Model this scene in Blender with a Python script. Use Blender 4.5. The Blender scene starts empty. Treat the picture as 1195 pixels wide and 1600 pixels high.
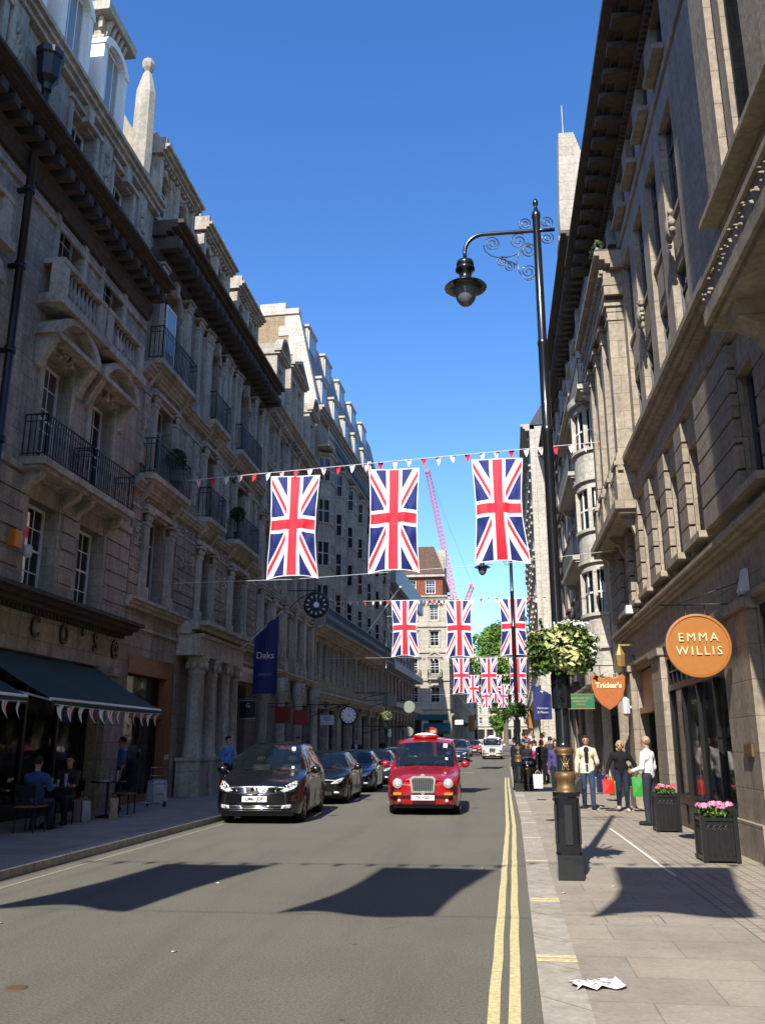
import bpy, math, random
import numpy as np
from mathutils import Vector, Matrix
R = math.radians
SC = bpy.context.scene
COL = SC.collection
rnd = random.Random(7)

# ---------------------------------------------------------------- camera, light, exposure
cd = bpy.data.cameras.new('camera'); cam = bpy.data.objects.new('camera', cd); COL.objects.link(cam)
cd.sensor_fit = 'VERTICAL'; cd.sensor_height = 24.0; cd.lens = 24.0*1357/1600
cd.clip_start = .05; cd.clip_end = 2000
cam.location = (0, 0, 1.6)
cam.rotation_euler = (R(90+15.055), 0, R(7.2))
SC.camera = cam
SUN = Vector((-.175, -1.0, .92)).normalized()
w = bpy.data.worlds.new('World'); SC.world = w; w.use_nodes = True
wn = w.node_tree.nodes; wl = w.node_tree.links
sky = wn.new('ShaderNodeTexSky'); sky.sky_type = 'NISHITA'; sky.sun_disc = False
sky.sun_elevation = math.asin(SUN.z); sky.sun_rotation = math.atan2(SUN.x, SUN.y)
sky.air_density = 1.0; sky.dust_density = .35; sky.ozone_density = 3.2
hs = wn.new('ShaderNodeHueSaturation'); hs.inputs['Saturation'].default_value = 1.25; hs.inputs['Value'].default_value = 1.24; hs.inputs['Hue'].default_value = .508
wl.new(sky.outputs[0], hs.inputs['Color']); wl.new(hs.outputs[0], wn['Background'].inputs[0])
wn['Background'].inputs[1].default_value = .14
sl = bpy.data.lights.new('sun', 'SUN'); sl.energy = 5.0; sl.angle = R(.5); sl.color = (1, .95, .87)
so = bpy.data.objects.new('sun', sl); COL.objects.link(so); so.rotation_euler = SUN.to_track_quat('Z', 'Y').to_euler()
SC.view_settings.view_transform = 'Standard'; SC.view_settings.look = 'None'
SC.view_settings.exposure = 0.6; SC.view_settings.gamma = 1.0
SC.render.engine = 'CYCLES'; SC.cycles.max_bounces = 5; SC.cycles.diffuse_bounces = 2; SC.cycles.glossy_bounces = 3

# ---------------------------------------------------------------- materials
MT = {}
def nm(name):
    m = bpy.data.materials.new(name); m.use_nodes = True; MT[name] = m
    nt = m.node_tree; return m, nt.nodes, nt.links, nt.nodes['Principled BSDF']
def math_(n, l, op, a, b=None, c=None):
    x = n.new('ShaderNodeMath'); x.operation = op
    for i, v in enumerate((a, b, c)):
        if v is None: continue
        if isinstance(v, (int, float)): x.inputs[i].default_value = v
        else: l.new(v, x.inputs[i])
    return x.outputs[0]
def ramp(n, l, fac, p0, p1, c0=(0,0,0,1), c1=(1,1,1,1)):
    r = n.new('ShaderNodeValToRGB'); r.color_ramp.elements[0].position = p0; r.color_ramp.elements[1].position = p1
    r.color_ramp.elements[0].color = c0; r.color_ramp.elements[1].color = c1; l.new(fac, r.inputs[0]); return r.outputs[0]
def mix(n, l, fac, a, b, mode='MIX'):
    x = n.new('ShaderNodeMix'); x.data_type = 'RGBA'; x.blend_type = mode
    for i, v in ((0, fac), (6, a), (7, b)):
        if isinstance(v, (int, float)): x.inputs[i].default_value = v
        elif isinstance(v, tuple): x.inputs[i].default_value = v if len(v) == 4 else v+(1,)
        else: l.new(v, x.inputs[i])
    return x.outputs[2]
def noise(n, l, vec, scale, detail=4, rough=.6):
    x = n.new('ShaderNodeTexNoise'); x.inputs['Scale'].default_value = scale; x.inputs['Detail'].default_value = detail
    x.inputs['Roughness'].default_value = rough
    if vec is not None: l.new(vec, x.inputs['Vector'])
    return x.outputs[0]
def pos(n, l, sx=1, sy=1, sz=1):
    g = n.new('ShaderNodeNewGeometry'); m = n.new('ShaderNodeMapping'); m.inputs['Scale'].default_value = (sx, sy, sz)
    l.new(g.outputs['Position'], m.inputs[0]); return m.outputs[0], g
def bump(n, l, b, h, s=.3, d=.02):
    x = n.new('ShaderNodeBump'); x.inputs['Strength'].default_value = s; x.inputs['Distance'].default_value = d
    l.new(h, x.inputs['Height']); l.new(x.outputs[0], b.inputs['Normal'])
def plain(name, c, rough=.6, metal=0, var=.12, spec=.5, coat=0, bmp=0, scale=14, rust=None):
    m, n, l, b = nm(name)
    p, g = pos(n, l)
    f = noise(n, l, p, scale, 5)
    lo = tuple(x*(1-var) for x in c); hi = tuple(min(1, x*(1+var)) for x in c)
    cc = mix(n, l, ramp(n, l, f, .3, .7), lo, hi)
    if rust: cc = mix(n, l, ramp(n, l, noise(n, l, p, 3, 6, .7), .6, .75), cc, rust)
    l.new(cc, b.inputs['Base Color'])
    b.inputs['Roughness'].default_value = rough; b.inputs['Metallic'].default_value = metal
    b.inputs['Specular IOR Level'].default_value = spec; b.inputs['Coat Weight'].default_value = coat
    b.inputs['Coat Roughness'].default_value = .03
    if bmp: bump(n, l, b, noise(n, l, p, scale*3, 4), bmp)
    return m
def stone(name, c, bw=.9, bh=.42, mort=.012, soot=.5, joint=.35, rough=.85, blk=.10):
    """ashlar: per-block tone, rain streaks, soot blotches"""
    m, n, l, b = nm(name)
    g = n.new('ShaderNodeNewGeometry'); s = n.new('ShaderNodeSeparateXYZ'); l.new(g.outputs['Position'], s.inputs[0])
    cx = n.new('ShaderNodeCombineXYZ'); l.new(math_(n, l, 'ADD', s.outputs[0], s.outputs[1]), cx.inputs[0]); l.new(s.outputs[2], cx.inputs[1])
    br = n.new('ShaderNodeTexBrick'); l.new(cx.outputs[0], br.inputs['Vector'])
    br.inputs['Scale'].default_value = 1; br.inputs['Brick Width'].default_value = bw; br.inputs['Row Height'].default_value = bh
    br.inputs['Mortar Size'].default_value = mort; br.inputs['Mortar Smooth'].default_value = .3
    br.inputs['Color1'].default_value = tuple(x*(1-blk) for x in c)+(1,); br.inputs['Color2'].default_value = tuple(x*(1+blk) for x in c)+(1,)
    br.inputs['Mortar'].default_value = tuple(x*(1-joint) for x in c)+(1,)
    p, _ = pos(n, l); ps, _ = pos(n, l, 2.2, 2.2, .22)
    st = ramp(n, l, noise(n, l, ps, 1.6, 6, .65), .42, .68)
    bl = ramp(n, l, noise(n, l, p, .7, 7, .7), .42, .66)
    fine = noise(n, l, p, 9, 6, .7)
    d1 = math_(n, l, 'MULTIPLY', st, soot*.75); d2 = math_(n, l, 'MULTIPLY', bl, soot*.55)
    c1 = mix(n, l, d1, br.outputs[0], tuple(x*.33 for x in c))
    c2 = mix(n, l, d2, c1, (c[0]*.42, c[1]*.40, c[2]*.40))
    fl = ramp(n, l, fine, .3, .7, (.66, .66, .66, 1), (1.15, 1.15, 1.13, 1))
    c3 = mix(n, l, 1.0, c2, fl, 'MULTIPLY')
    l.new(c3, b.inputs['Base Color']); b.inputs['Roughness'].default_value = rough; b.inputs['Specular IOR Level'].default_value = .25
    h = math_(n, l, 'ADD', math_(n, l, 'MULTIPLY', br.outputs[1], -1.0), math_(n, l, 'MULTIPLY', fine, .6))
    bump(n, l, b, h, .5, .02)
    return m
stone('stone_grey', (.45, .395, .315), soot=.85, blk=.15)
stone('stone_warm', (.41, .335, .26), soot=.9, blk=.16)
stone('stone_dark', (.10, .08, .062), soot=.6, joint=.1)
stone('stone_right', (.41, .345, .262), soot=.5, bw=1.1, bh=.5, joint=.3, blk=.09)
stone('stone_right_low', (.36, .30, .23), soot=.45, bw=1.1, bh=.5, joint=.3, blk=.1)
stone('stone_white', (.55, .51, .44), soot=.35, joint=.2, blk=.06)
stone('stone_pale', (.46, .41, .335), soot=.4, joint=.15)
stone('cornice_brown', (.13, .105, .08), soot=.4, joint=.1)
stone('stone_cream', (.48, .43, .335), soot=.22)
stone('stone_trim', (.54, .475, .385), soot=.9, joint=0, blk=.03)
stone('stone_trim_light', (.52, .47, .38), soot=.6, joint=0, blk=.03)
stone('brick_buff', (.36, .27, .165), bw=.225, bh=.075, mort=.008, soot=.3)
stone('brick_red', (.25, .085, .045), bw=.45, bh=.15, mort=.012, soot=.2)
stone('slate', (.075, .08, .09), bw=.35, bh=.2, mort=.006, soot=.4, rough=.6)
stone('tile_red', (.13, .08, .055), bw=.5, bh=.3, mort=.02, soot=.4)
plain('lead', (.20, .22, .24), .5, 0, .2)
plain('lead_dark', (.085, .09, .10), .55, 0, .2)
plain('wood_brown', (.24, .10, .035), .45, 0, .35, bmp=.2)
plain('black_paint', (.012, .012, .013), .35, 0, .2)
plain('iron', (.010, .011, .012), .45, 0, .3)
plain('white_paint', (.78, .77, .73), .5, 0, .06)
plain('frame_grey', (.50, .50, .48), .5, 0, .08)
plain('awning_green', (.002, .034, .019), .75, 0, .15)
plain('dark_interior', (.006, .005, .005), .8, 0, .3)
plain('lamp_black', (.012, .014, .017), .22, 0, .15, coat=.5)
plain('gold', (.55, .38, .14), .35, .7, .15)
plain('gold_dark', (.17, .105, .045), .5, .45, .4)
plain('bronze', (.035, .028, .02), .4, .5, .2)
plain('red_sign', (.20, .012, .012), .5, 0, .08)
plain('red_box', (.60, .018, .012), .3, 0, .05, coat=.5)
plain('orange_sign', (.36, .135, .022), .45, 0, .06)
plain('shield_orange', (.38, .11, .025), .45, 0, .12)
plain('green_sign', (.008, .15, .075), .5, 0, .08)
plain('teal', (.004, .08, .075), .7)
plain('banner_blue', (.006, .012, .10), .7, 0, .1)
plain('cream_text', (.75, .62, .36), .5, 0, .05)
plain('flag_red', (.72, .022, .045), .75, 0, .05)
plain('flag_white', (.84, .84, .84), .8, 0, .03)
plain('flag_blue', (.004, .014, .15), .75, 0, .08)
plain('rope', (.6, .6, .58), .8)
plain('yellow_line', (.55, .475, .24), .8, 0, .25, scale=25, rust=(.35, .31, .2))
plain('line_white', (.62, .60, .54), .8, 0, .15, scale=25)
plain('line_faded', (.235, .215, .15), .85, 0, .3, scale=25)
plain('cloth_seat', (.09, .09, .09), .8)
plain('tyre', (.015, .015, .015), .8)
plain('rim', (.42, .43, .44), .3, .8, .1)
plain('chrome', (.80, .80, .80), .12, 1, .02)
plain('plastic_black', (.015, .015, .016), .5)
plain('plate_white', (.82, .82, .78), .5, 0, .02)
plain('amber', (.65, .22, .02), .2, 0, .05)
plain('paper', (.75, .74, .70), .8, 0, .06)
plain('print_grey', (.22, .22, .21), .8)
plain('crane_pink', (.62, .11, .14), .6)
plain('bark', (.12, .09, .06), .9, 0, .3, bmp=.5)
plain('terracotta_dark', (.10, .055, .035), .9)
plain('terracotta', (.45, .20, .10), .8)
plain('sign_grey', (.20, .22, .19), .6)
plain('bag_white', (.5, .5, .52), .6)
plain('green_bag', (.03, .25, .03), .5)
plain('blue_bag', (.05, .25, .65), .4)
plain('kraft', (.35, .27, .16), .8)
def leafm(name, c, c2):
    m, n, l, b = nm(name)
    g = n.new('ShaderNodeNewGeometry')
    rpi = g.outputs['Random Per Island']
    l.new(mix(n, l, rpi, c, c2), b.inputs['Base Color']); b.inputs['Roughness'].default_value = .55
    b.inputs['Specular IOR Level'].default_value = .3
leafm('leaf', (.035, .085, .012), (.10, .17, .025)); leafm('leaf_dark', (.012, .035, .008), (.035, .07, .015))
leafm('leaf_pale', (.30, .34, .10), (.62, .60, .30)); leafm('petal_pink', (.62, .13, .30), (.80, .38, .52)); leafm('petal_red', (.50, .02, .04), (.72, .22, .16))
leafm('petal_white', (.55, .6, .5), (.8, .8, .8)); leafm('leaf_tree', (.06, .14, .014), (.17, .28, .035))
def glassm(name, c, rough=.03, spec=.5, wob=0.0):
    m, n, l, b = nm(name)
    b.inputs['Base Color'].default_value = c+(1,); b.inputs['Roughness'].default_value = rough; b.inputs['Specular IOR Level'].default_value = spec
    if wob:
        p, _ = pos(n, l); bump(n, l, b, noise(n, l, p, 1.3, 2), wob, .05)
    return m
def panem():
    # opaque dark window glass; some windows have pale blinds or curtains behind them
    m, n, l, b = nm('window_glass')
    oi = n.new('ShaderNodeObjectInfo')
    f = ramp(n, l, oi.outputs['Random'], .70, .95, (.010, .013, .017, 1), (.10, .10, .095, 1))
    l.new(f, b.inputs['Base Color']); b.inputs['Roughness'].default_value = .04; b.inputs['Specular IOR Level'].default_value = .8
    p, _ = pos(n, l); bump(n, l, b, noise(n, l, p, 1.1, 2), .12, .04)
panem()
glassm('glass_bright', (.20, .24, .26), .08, .8, .2)
glassm('shop_glass', (.006, .008, .009), .04, .5, .05); MT['shop_glass'].node_tree.nodes['Principled BSDF'].inputs['Alpha'].default_value = .55
glassm('car_glass', (.008, .012, .016), .02, .9); MT['car_glass'].node_tree.nodes['Principled BSDF'].inputs['Alpha'].default_value = .62
plain('lens', (.72, .73, .74), .10, .35, .5, coat=1, scale=40)
glassm('lamp_globe', (.16, .17, .20), .15, .7)
glassm('globe_cream', (.85, .80, .62), .3, .6)
def paint(name, c, rough=.25, metal=.0):
    m, n, l, b = nm(name)
    p, _ = pos(n, l); f = noise(n, l, p, 3, 5, .7)
    l.new(mix(n, l, ramp(n, l, f, .45, .8), c, tuple(x*.85+.001 for x in c)), b.inputs['Base Color'])
    b.inputs['Roughness'].default_value = rough; b.inputs['Metallic'].default_value = metal; b.inputs['Coat Weight'].default_value = 1 if max(c) > .02 else .45; b.inputs['Coat Roughness'].default_value = .04; b.inputs['Specular IOR Level'].default_value = .4
paint('paint_black', (.006, .006, .008)); paint('paint_red', (.36, .006, .012), .3, .1); paint('paint_navy', (.012, .025, .07)); paint('paint_grey', (.10, .10, .10), .3, .5)
paint('paint_silver', (.42, .43, .44), .3, .5); paint('paint_white', (.72, .72, .70))
def skinm(name, c):
    m, n, l, b = nm(name); b.inputs['Base Color'].default_value = c+(1,); b.inputs['Roughness'].default_value = .5
    b.inputs['Subsurface Weight'].default_value = .05
skinm('skin', (.42, .245, .17)); skinm('skin_dark', (.20, .10, .06)); skinm('eye', (.02, .015, .01)); skinm('lip', (.32, .10, .08))
CLOTH = {}
def cloth(c, name=None):
    k = tuple(round(x, 3) for x in c)
    if k not in CLOTH:
        CLOTH[k] = plain(name or 'cloth', c, .85, 0, .25, spec=.2, bmp=.9, scale=5)
    return CLOTH[k]
def asphalt():
    m, n, l, b = nm('asphalt')
    p, _ = pos(n, l); ps, _ = pos(n, l, 1.4, .12, 1)
    f = noise(n, l, p, 48, 5, .85); f2 = noise(n, l, p, .55, 6, .65); tr = noise(n, l, ps, 1.1, 4)
    big = noise(n, l, p, 5, 5, .7)
    c = mix(n, l, ramp(n, l, f, .33, .68), (.070, .066, .053), (.225, .213, .170))
    c = mix(n, l, ramp(n, l, f2, .4, .7), c, (.90, .89, .87), 'MULTIPLY')
    c = mix(n, l, math_(n, l, 'MULTIPLY', ramp(n, l, tr, .5, .68), .3), c, (.065, .06, .052))
    c = mix(n, l, math_(n, l, 'MULTIPLY', ramp(n, l, big, .62, .72), .22), c, (.065, .06, .052))
    vo = n.new('ShaderNodeTexVoronoi'); vo.inputs['Scale'].default_value = 1.6; l.new(p, vo.inputs['Vector'])
    spots = math_(n, l, 'LESS_THAN', vo.outputs['Distance'], .035)
    c = mix(n, l, math_(n, l, 'MULTIPLY', spots, .75), c, (.04, .038, .035))
    wp = n.new('ShaderNodeVectorMath'); wp.operation = 'ADD'; nz = n.new('ShaderNodeTexNoise'); nz.inputs['Scale'].default_value = 2.2; nz.inputs['Detail'].default_value = 6; l.new(p, nz.inputs['Vector'])
    sc = n.new('ShaderNodeVectorMath'); sc.operation = 'SCALE'; sc.inputs['Scale'].default_value = .5; l.new(nz.outputs['Color'], sc.inputs[0]); l.new(p, wp.inputs[0]); l.new(sc.outputs[0], wp.inputs[1])
    vc = n.new('ShaderNodeTexVoronoi'); vc.feature = 'DISTANCE_TO_EDGE'; vc.inputs['Scale'].default_value = .33; l.new(wp.outputs[0], vc.inputs['Vector'])
    ck = math_(n, l, 'MULTIPLY', math_(n, l, 'LESS_THAN', vc.outputs['Distance'], .0028), math_(n, l, 'MULTIPLY', ramp(n, l, noise(n, l, p, .8, 2), .55, .65), .4))
    c = mix(n, l, ck, c, (.05, .046, .04))
    sp2 = n.new('ShaderNodeTexVoronoi'); sp2.inputs['Scale'].default_value = 9; l.new(p, sp2.inputs['Vector'])
    c = mix(n, l, math_(n, l, 'MULTIPLY', math_(n, l, 'LESS_THAN', sp2.outputs['Distance'], .10), .35), c, (.045, .04, .035))
    l.new(c, b.inputs['Base Color']); b.inputs['Roughness'].default_value = .82; b.inputs['Specular IOR Level'].default_value = .3
    bump(n, l, b, f, .5, .012)
asphalt()
plain('asphalt_patch', (.125, .118, .095), .85, 0, .3, spec=.3, bmp=.4, scale=40)
def paving():
    m, n, l, b = nm('paving')
    p, g = pos(n, l); s = n.new('ShaderNodeSeparateXYZ'); l.new(p, s.inputs[0])
    cx = n.new('ShaderNodeCombineXYZ'); l.new(s.outputs[0], cx.inputs[0]); l.new(s.outputs[1], cx.inputs[1])
    br = n.new('ShaderNodeTexBrick'); l.new(cx.outputs[0], br.inputs['Vector']); br.inputs['Scale'].default_value = 1
    br.inputs['Brick Width'].default_value = .92; br.inputs['Row Height'].default_value = .62; br.inputs['Mortar Size'].default_value = .007
    br.inputs['Color1'].default_value = (.30, .27, .22, 1); br.inputs['Color2'].default_value = (.36, .312, .245, 1); br.inputs['Mortar'].default_value = (.245, .212, .168, 1)
    f = noise(n, l, p, 1.1, 7, .7); ff = noise(n, l, p, 30, 4, .7)
    c = mix(n, l, ramp(n, l, f, .4, .7), br.outputs[0], (.74, .72, .70), 'MULTIPLY')
    c = mix(n, l, 1, c, ramp(n, l, ff, .3, .7, (.85, .85, .85, 1), (1.1, 1.1, 1.1, 1)), 'MULTIPLY')
    vo = n.new('ShaderNodeTexVoronoi'); vo.inputs['Scale'].default_value = 2.6; l.new(p, vo.inputs['Vector'])
    c = mix(n, l, math_(n, l, 'MULTIPLY', math_(n, l, 'LESS_THAN', vo.outputs['Distance'], .07), .4), c, (.09, .08, .07))
    l.new(c, b.inputs['Base Color']); b.inputs['Roughness'].default_value = .8; b.inputs['Specular IOR Level'].default_value = .3
    bump(n, l, b, math_(n, l, 'ADD', math_(n, l, 'MULTIPLY', br.outputs[1], -1), math_(n, l, 'MULTIPLY', ff, .4)), .4, .012)
paving()
def smallslab():
    m, n, l, b = nm('paving_small')
    p, g = pos(n, l)
    br = n.new('ShaderNodeTexBrick'); l.new(p, br.inputs['Vector']); br.inputs['Scale'].default_value = 1; br.offset = 0
    br.inputs['Brick Width'].default_value = .16; br.inputs['Row Height'].default_value = .16; br.inputs['Mortar Size'].default_value = .012
    br.inputs['Color1'].default_value = (.31, .265, .205, 1); br.inputs['Color2'].default_value = (.36, .305, .24, 1); br.inputs['Mortar'].default_value = (.20, .17, .13, 1)
    f = noise(n, l, p, 1.7, 6, .7)
    l.new(mix(n, l, ramp(n, l, f, .4, .7), br.outputs[0], (.78, .76, .74), 'MULTIPLY'), b.inputs['Base Color'])
    b.inputs['Roughness'].default_value = .85; bump(n, l, b, math_(n, l, 'MULTIPLY', br.outputs[1], -1), .4, .01)
smallslab()
stone('kerb_stone', (.39, .355, .295), bw=1.0, bh=3, mort=.012, soot=.12)
M = MT

# ---------------------------------------------------------------- mesh builder
class MB:
    def __init__(s): s.v = []; s.f = []; s.m = []; s.cur = 0; s.sm = []
    def add(s, vs, fs, smooth=False):
        o = len(s.v); s.v.extend([tuple(v) for v in vs])
        for f in fs: s.f.append(tuple(i+o for i in f)); s.m.append(s.cur); s.sm.append(smooth)
    def box(s, x0, x1, y0, y1, z0, z1):
        s.add([(x0,y0,z0),(x1,y0,z0),(x1,y1,z0),(x0,y1,z0),(x0,y0,z1),(x1,y0,z1),(x1,y1,z1),(x0,y1,z1)],
              [(0,3,2,1),(4,5,6,7),(0,1,5,4),(1,2,6,5),(2,3,7,6),(3,0,4,7)])
    def quad(s, *p): s.add(p, [tuple(range(len(p)))])
    def prism(s, poly, vec):
        n = len(poly); v = Vector(vec)
        s.add([tuple(p) for p in poly]+[tuple(Vector(p)+v) for p in poly],
              [tuple(range(n-1, -1, -1)), tuple(range(n, 2*n))]+[(i, (i+1) % n, (i+1) % n+n, i+n) for i in range(n)])
    def tube(s, pts, rad, k=8, cap=True, smooth=True):
        pts = [Vector(p) for p in pts]; n = len(pts)
        rr = rad if isinstance(rad, (list, tuple)) else [rad]*n
        vs = []; up = None
        for i, p in enumerate(pts):
            t = (pts[min(i+1, n-1)]-pts[max(i-1, 0)])
            if t.length < 1e-9: t = Vector((0, 0, 1))
            t.normalize()
            if up is None: up = Vector((0, 0, 1)) if abs(t.z) < .9 else Vector((1, 0, 0))
            a = t.cross(up); 
            if a.length < 1e-6: a = t.orthogonal()
            a.normalize(); b = a.cross(t).normalized(); up = b
            for j in range(k):
                th = 2*math.pi*j/k; vs.append(p+a*math.cos(th)*rr[i]+b*math.sin(th)*rr[i])
        fs = [(i*k+j, i*k+(j+1) % k, (i+1)*k+(j+1) % k, (i+1)*k+j) for i in range(n-1) for j in range(k)]
        s.add(vs, fs, smooth)
        if cap: 
            o = len(s.v)-n*k
            s.f.append(tuple(o+j for j in range(k))); s.m.append(s.cur); s.sm.append(False)
            s.f.append(tuple(o+(n-1)*k+j for j in reversed(range(k)))); s.m.append(s.cur); s.sm.append(False)
    def lathe(s, prof, k=16, c=(0, 0, 0), axis='z', smooth=None):
        if smooth is None: smooth = axis != 'y'
        vs = []
        for r, h in prof:
            for j in range(k):
                a = 2*math.pi*j/k; x, y = r*math.cos(a), r*math.sin(a)
                p = (x, y, h) if axis == 'z' else ((x, h, y) if axis == 'y' else (h, x, y))
                vs.append((c[0]+p[0], c[1]+p[1], c[2]+p[2]))
        n = len(prof)
        fs = [(i*k+j, i*k+(j+1) % k, (i+1)*k+(j+1) % k, (i+1)*k+j) for i in range(n-1) for j in range(k)]
        fs += [tuple(range(k)), tuple((n-1)*k+j for j in range(k))]
        s.add(vs, fs, smooth)
    def ball(s, c, r, k=8, m=5, smooth=True):
        if isinstance(r, (int, float)): r = (r, r, r)
        vs = [(c[0], c[1], c[2]-r[2])]
        for i in range(1, m):
            ph = -math.pi/2+math.pi*i/m
            for j in range(k):
                a = 2*math.pi*j/k; vs.append((c[0]+r[0]*math.cos(ph)*math.cos(a), c[1]+r[1]*math.cos(ph)*math.sin(a), c[2]+r[2]*math.sin(ph)))
        vs.append((c[0], c[1], c[2]+r[2])); L = len(vs)-1
        fs = [(0, 1+(j+1) % k, 1+j) for j in range(k)]
        for i in range(m-2):
            fs += [(1+i*k+j, 1+i*k+(j+1) % k, 1+(i+1)*k+(j+1) % k, 1+(i+1)*k+j) for j in range(k)]
        fs += [(L, 1+(m-2)*k+j, 1+(m-2)*k+(j+1) % k) for j in range(k)]
        s.add(vs, fs, smooth)
    def merge(s, o, mat=Matrix.Identity(4)):
        b = len(s.v); s.v.extend([tuple(mat @ Vector(v)) for v in o.v])
        s.f.extend([tuple(i+b for i in f) for f in o.f]); s.m.extend(o.m); s.sm.extend(o.sm)
    def mesh(s, name, mats):
        me = bpy.data.meshes.new(name); me.from_pydata(s.v, [], s.f)
        for m in (mats if isinstance(mats, (list, tuple)) else [mats]): me.materials.append(M[m] if isinstance(m, str) else m)
        if me.polygons:
            me.polygons.foreach_set('material_index', s.m); me.polygons.foreach_set('use_smooth', s.sm)
        me.update(); return me
    def build(s, name, mats, parent=None, loc=(0, 0, 0), rot=(0, 0, 0)):
        o = bpy.data.objects.new(name, s.mesh(name, mats)); COL.objects.link(o)
        o.location = loc; o.rotation_euler = rot
        if parent is not None: o.parent = parent
        return o
def empty(name, loc=(0, 0, 0), rz=0, **kw):
    o = bpy.data.objects.new(name, None); COL.objects.link(o); o.location = loc; o.rotation_euler = (0, 0, rz); o.empty_display_size = .2
    for k, v in kw.items(): o[k] = v
    return o
def tag(o, label=None, category=None, group=None, kind=None):
    for k, v in (('label', label), ('category', category), ('group', group), ('kind', kind)):
        if v: o[k] = v
    return o
def struct(mb, name, mat): return tag(mb.build(name, mat), kind='structure')
def copytree(o, parent=None, loc=None, rz=None, label=None):
    c = o.copy(); COL.objects.link(c); c.parent = parent
    if loc is not None: c.location = loc
    if rz is not None: c.rotation_euler = (0, 0, rz)
    if label: c['label'] = label
    for ch in list(o.children): copytree(ch, c)
    return c
def hz(y):                       # the street climbs gently in the distance
    return 0 if y < 38 else (y-38)*.0128
def text_mb(txt, size, depth=.01, bold=0, spacing=1.0, align='CENTER'):
    cu = bpy.data.curves.new('t', 'FONT'); cu.body = txt; cu.size = size; cu.extrude = depth; cu.offset = bold; cu.align_x = align; cu.align_y = 'CENTER'
    cu.space_character = spacing; cu.resolution_u = 3
    o = bpy.data.objects.new('t', cu); COL.objects.link(o)
    dg = bpy.context.evaluated_depsgraph_get(); me = bpy.data.meshes.new_from_object(o.evaluated_get(dg))
    mb = MB()
    mb.add([(v.co.x, -v.co.z, v.co.y) for v in me.vertices], [tuple(p.vertices) for p in me.polygons])   # faces -Y
    bpy.data.objects.remove(o); bpy.data.curves.remove(cu); bpy.data.meshes.remove(me)
    return mb

def leaves(b, c, rad, n, size, q, mat=0, shell=.55, droop=0):
    b.cur = mat
    for i in range(n):
        while True:
            v = Vector((q.uniform(-1, 1), q.uniform(-1, 1), q.uniform(-1, 1)))
            if shell < v.length < 1: break
        p = Vector((c[0]+v.x*rad[0], c[1]+v.y*rad[1], c[2]+v.z*rad[2]))
        a = Vector((q.gauss(0, 1), q.gauss(0, 1), q.gauss(0, .7))).normalized(); d = a.orthogonal().normalized()
        nrm = (v+Vector((q.gauss(0, .5), q.gauss(0, .5), .3+q.gauss(0, .5)))).normalized(); e = nrm.cross(a); 
        if e.length < .1: continue
        e.normalize(); a = e.cross(nrm); s = size*q.uniform(.6, 1.3)
        b.add([p-a*s, p-e*s*.55+nrm*s*.1, p+a*s*1.1-nrm*s*.25, p+e*s*.55+nrm*s*.1], [(0, 1, 2, 3)])
# ---------------------------------------------------------------- facades
class FB(MB):
    def __init__(s, sg, o): super().__init__(); s.sg = sg; s.o = o
    def P(s, y, z, d): return (y-s.o, s.sg*d, z)
    def bx(s, y0, y1, z0, z1, d0, d1):
        a, b = sorted((s.sg*d0, s.sg*d1)); s.box(y0-s.o, y1-s.o, a, b, z0, z1)
    def poly(s, pts, d0, d1):          # pts (y,z), extruded in depth
        s.prism([s.P(y, z, d0) for y, z in pts], (0, s.sg*(d1-d0), 0))
    def prof(s, y0, y1, pts):          # pts (d,z), extruded along the street
        s.prism([s.P(y0, z, d) for d, z in pts], (y1-y0, 0, 0))
    def bl(s, y, z, d, ry, rz, rd, k=6, m=4): s.ball(s.P(y, z, d), (ry, rd, rz), k, m)
    def tb(s, pts, r, k=5): s.tube([s.P(*p) for p in pts], r, k)
def sash_mesh(w, h, cols, rows, style):
    f = MB(); t = .06
    f.box(-w/2, -w/2+t, -.05, .05, 0, h); f.box(w/2-t, w/2, -.05, .05, 0, h)
    f.box(-w/2+t, w/2-t, -.05, .05, 0, t); f.box(-w/2+t, w/2-t, -.05, .05, h-t, h)
    if style == 'sash': f.box(-w/2+t, w/2-t, -.035, .035, h*.5-.025, h*.5+.025)
    if style == 'case':
        f.box(-.035, .035, -.042, .042, t, h-t); f.box(-w/2+t, w/2-t, -.038, .038, h*.72, h*.72+.05)
    for i in range(1, cols): x = -w/2+w*i/cols; f.box(x-.013, x+.013, -.022, .022, t, h-t)
    for j in range(1, rows):
        z = h*j/rows
        if style == 'sash' and abs(z-h*.5) < .06: continue
        f.box(-w/2+t, w/2-t, -.018, .018, z-.013, z+.013)
    g = MB(); g.box(-w/2+.03, w/2-.03, -.008, .008, .03, h-.03)
    return f, g
WIN = {}
SPLIT = {'rustication', 'shop_window', 'shop_pilaster', 'shop_pier', 'shopfront', 'carved_cartouche', 'shop_fascia', 'chimney', 'quoins', 'pane'}
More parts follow.
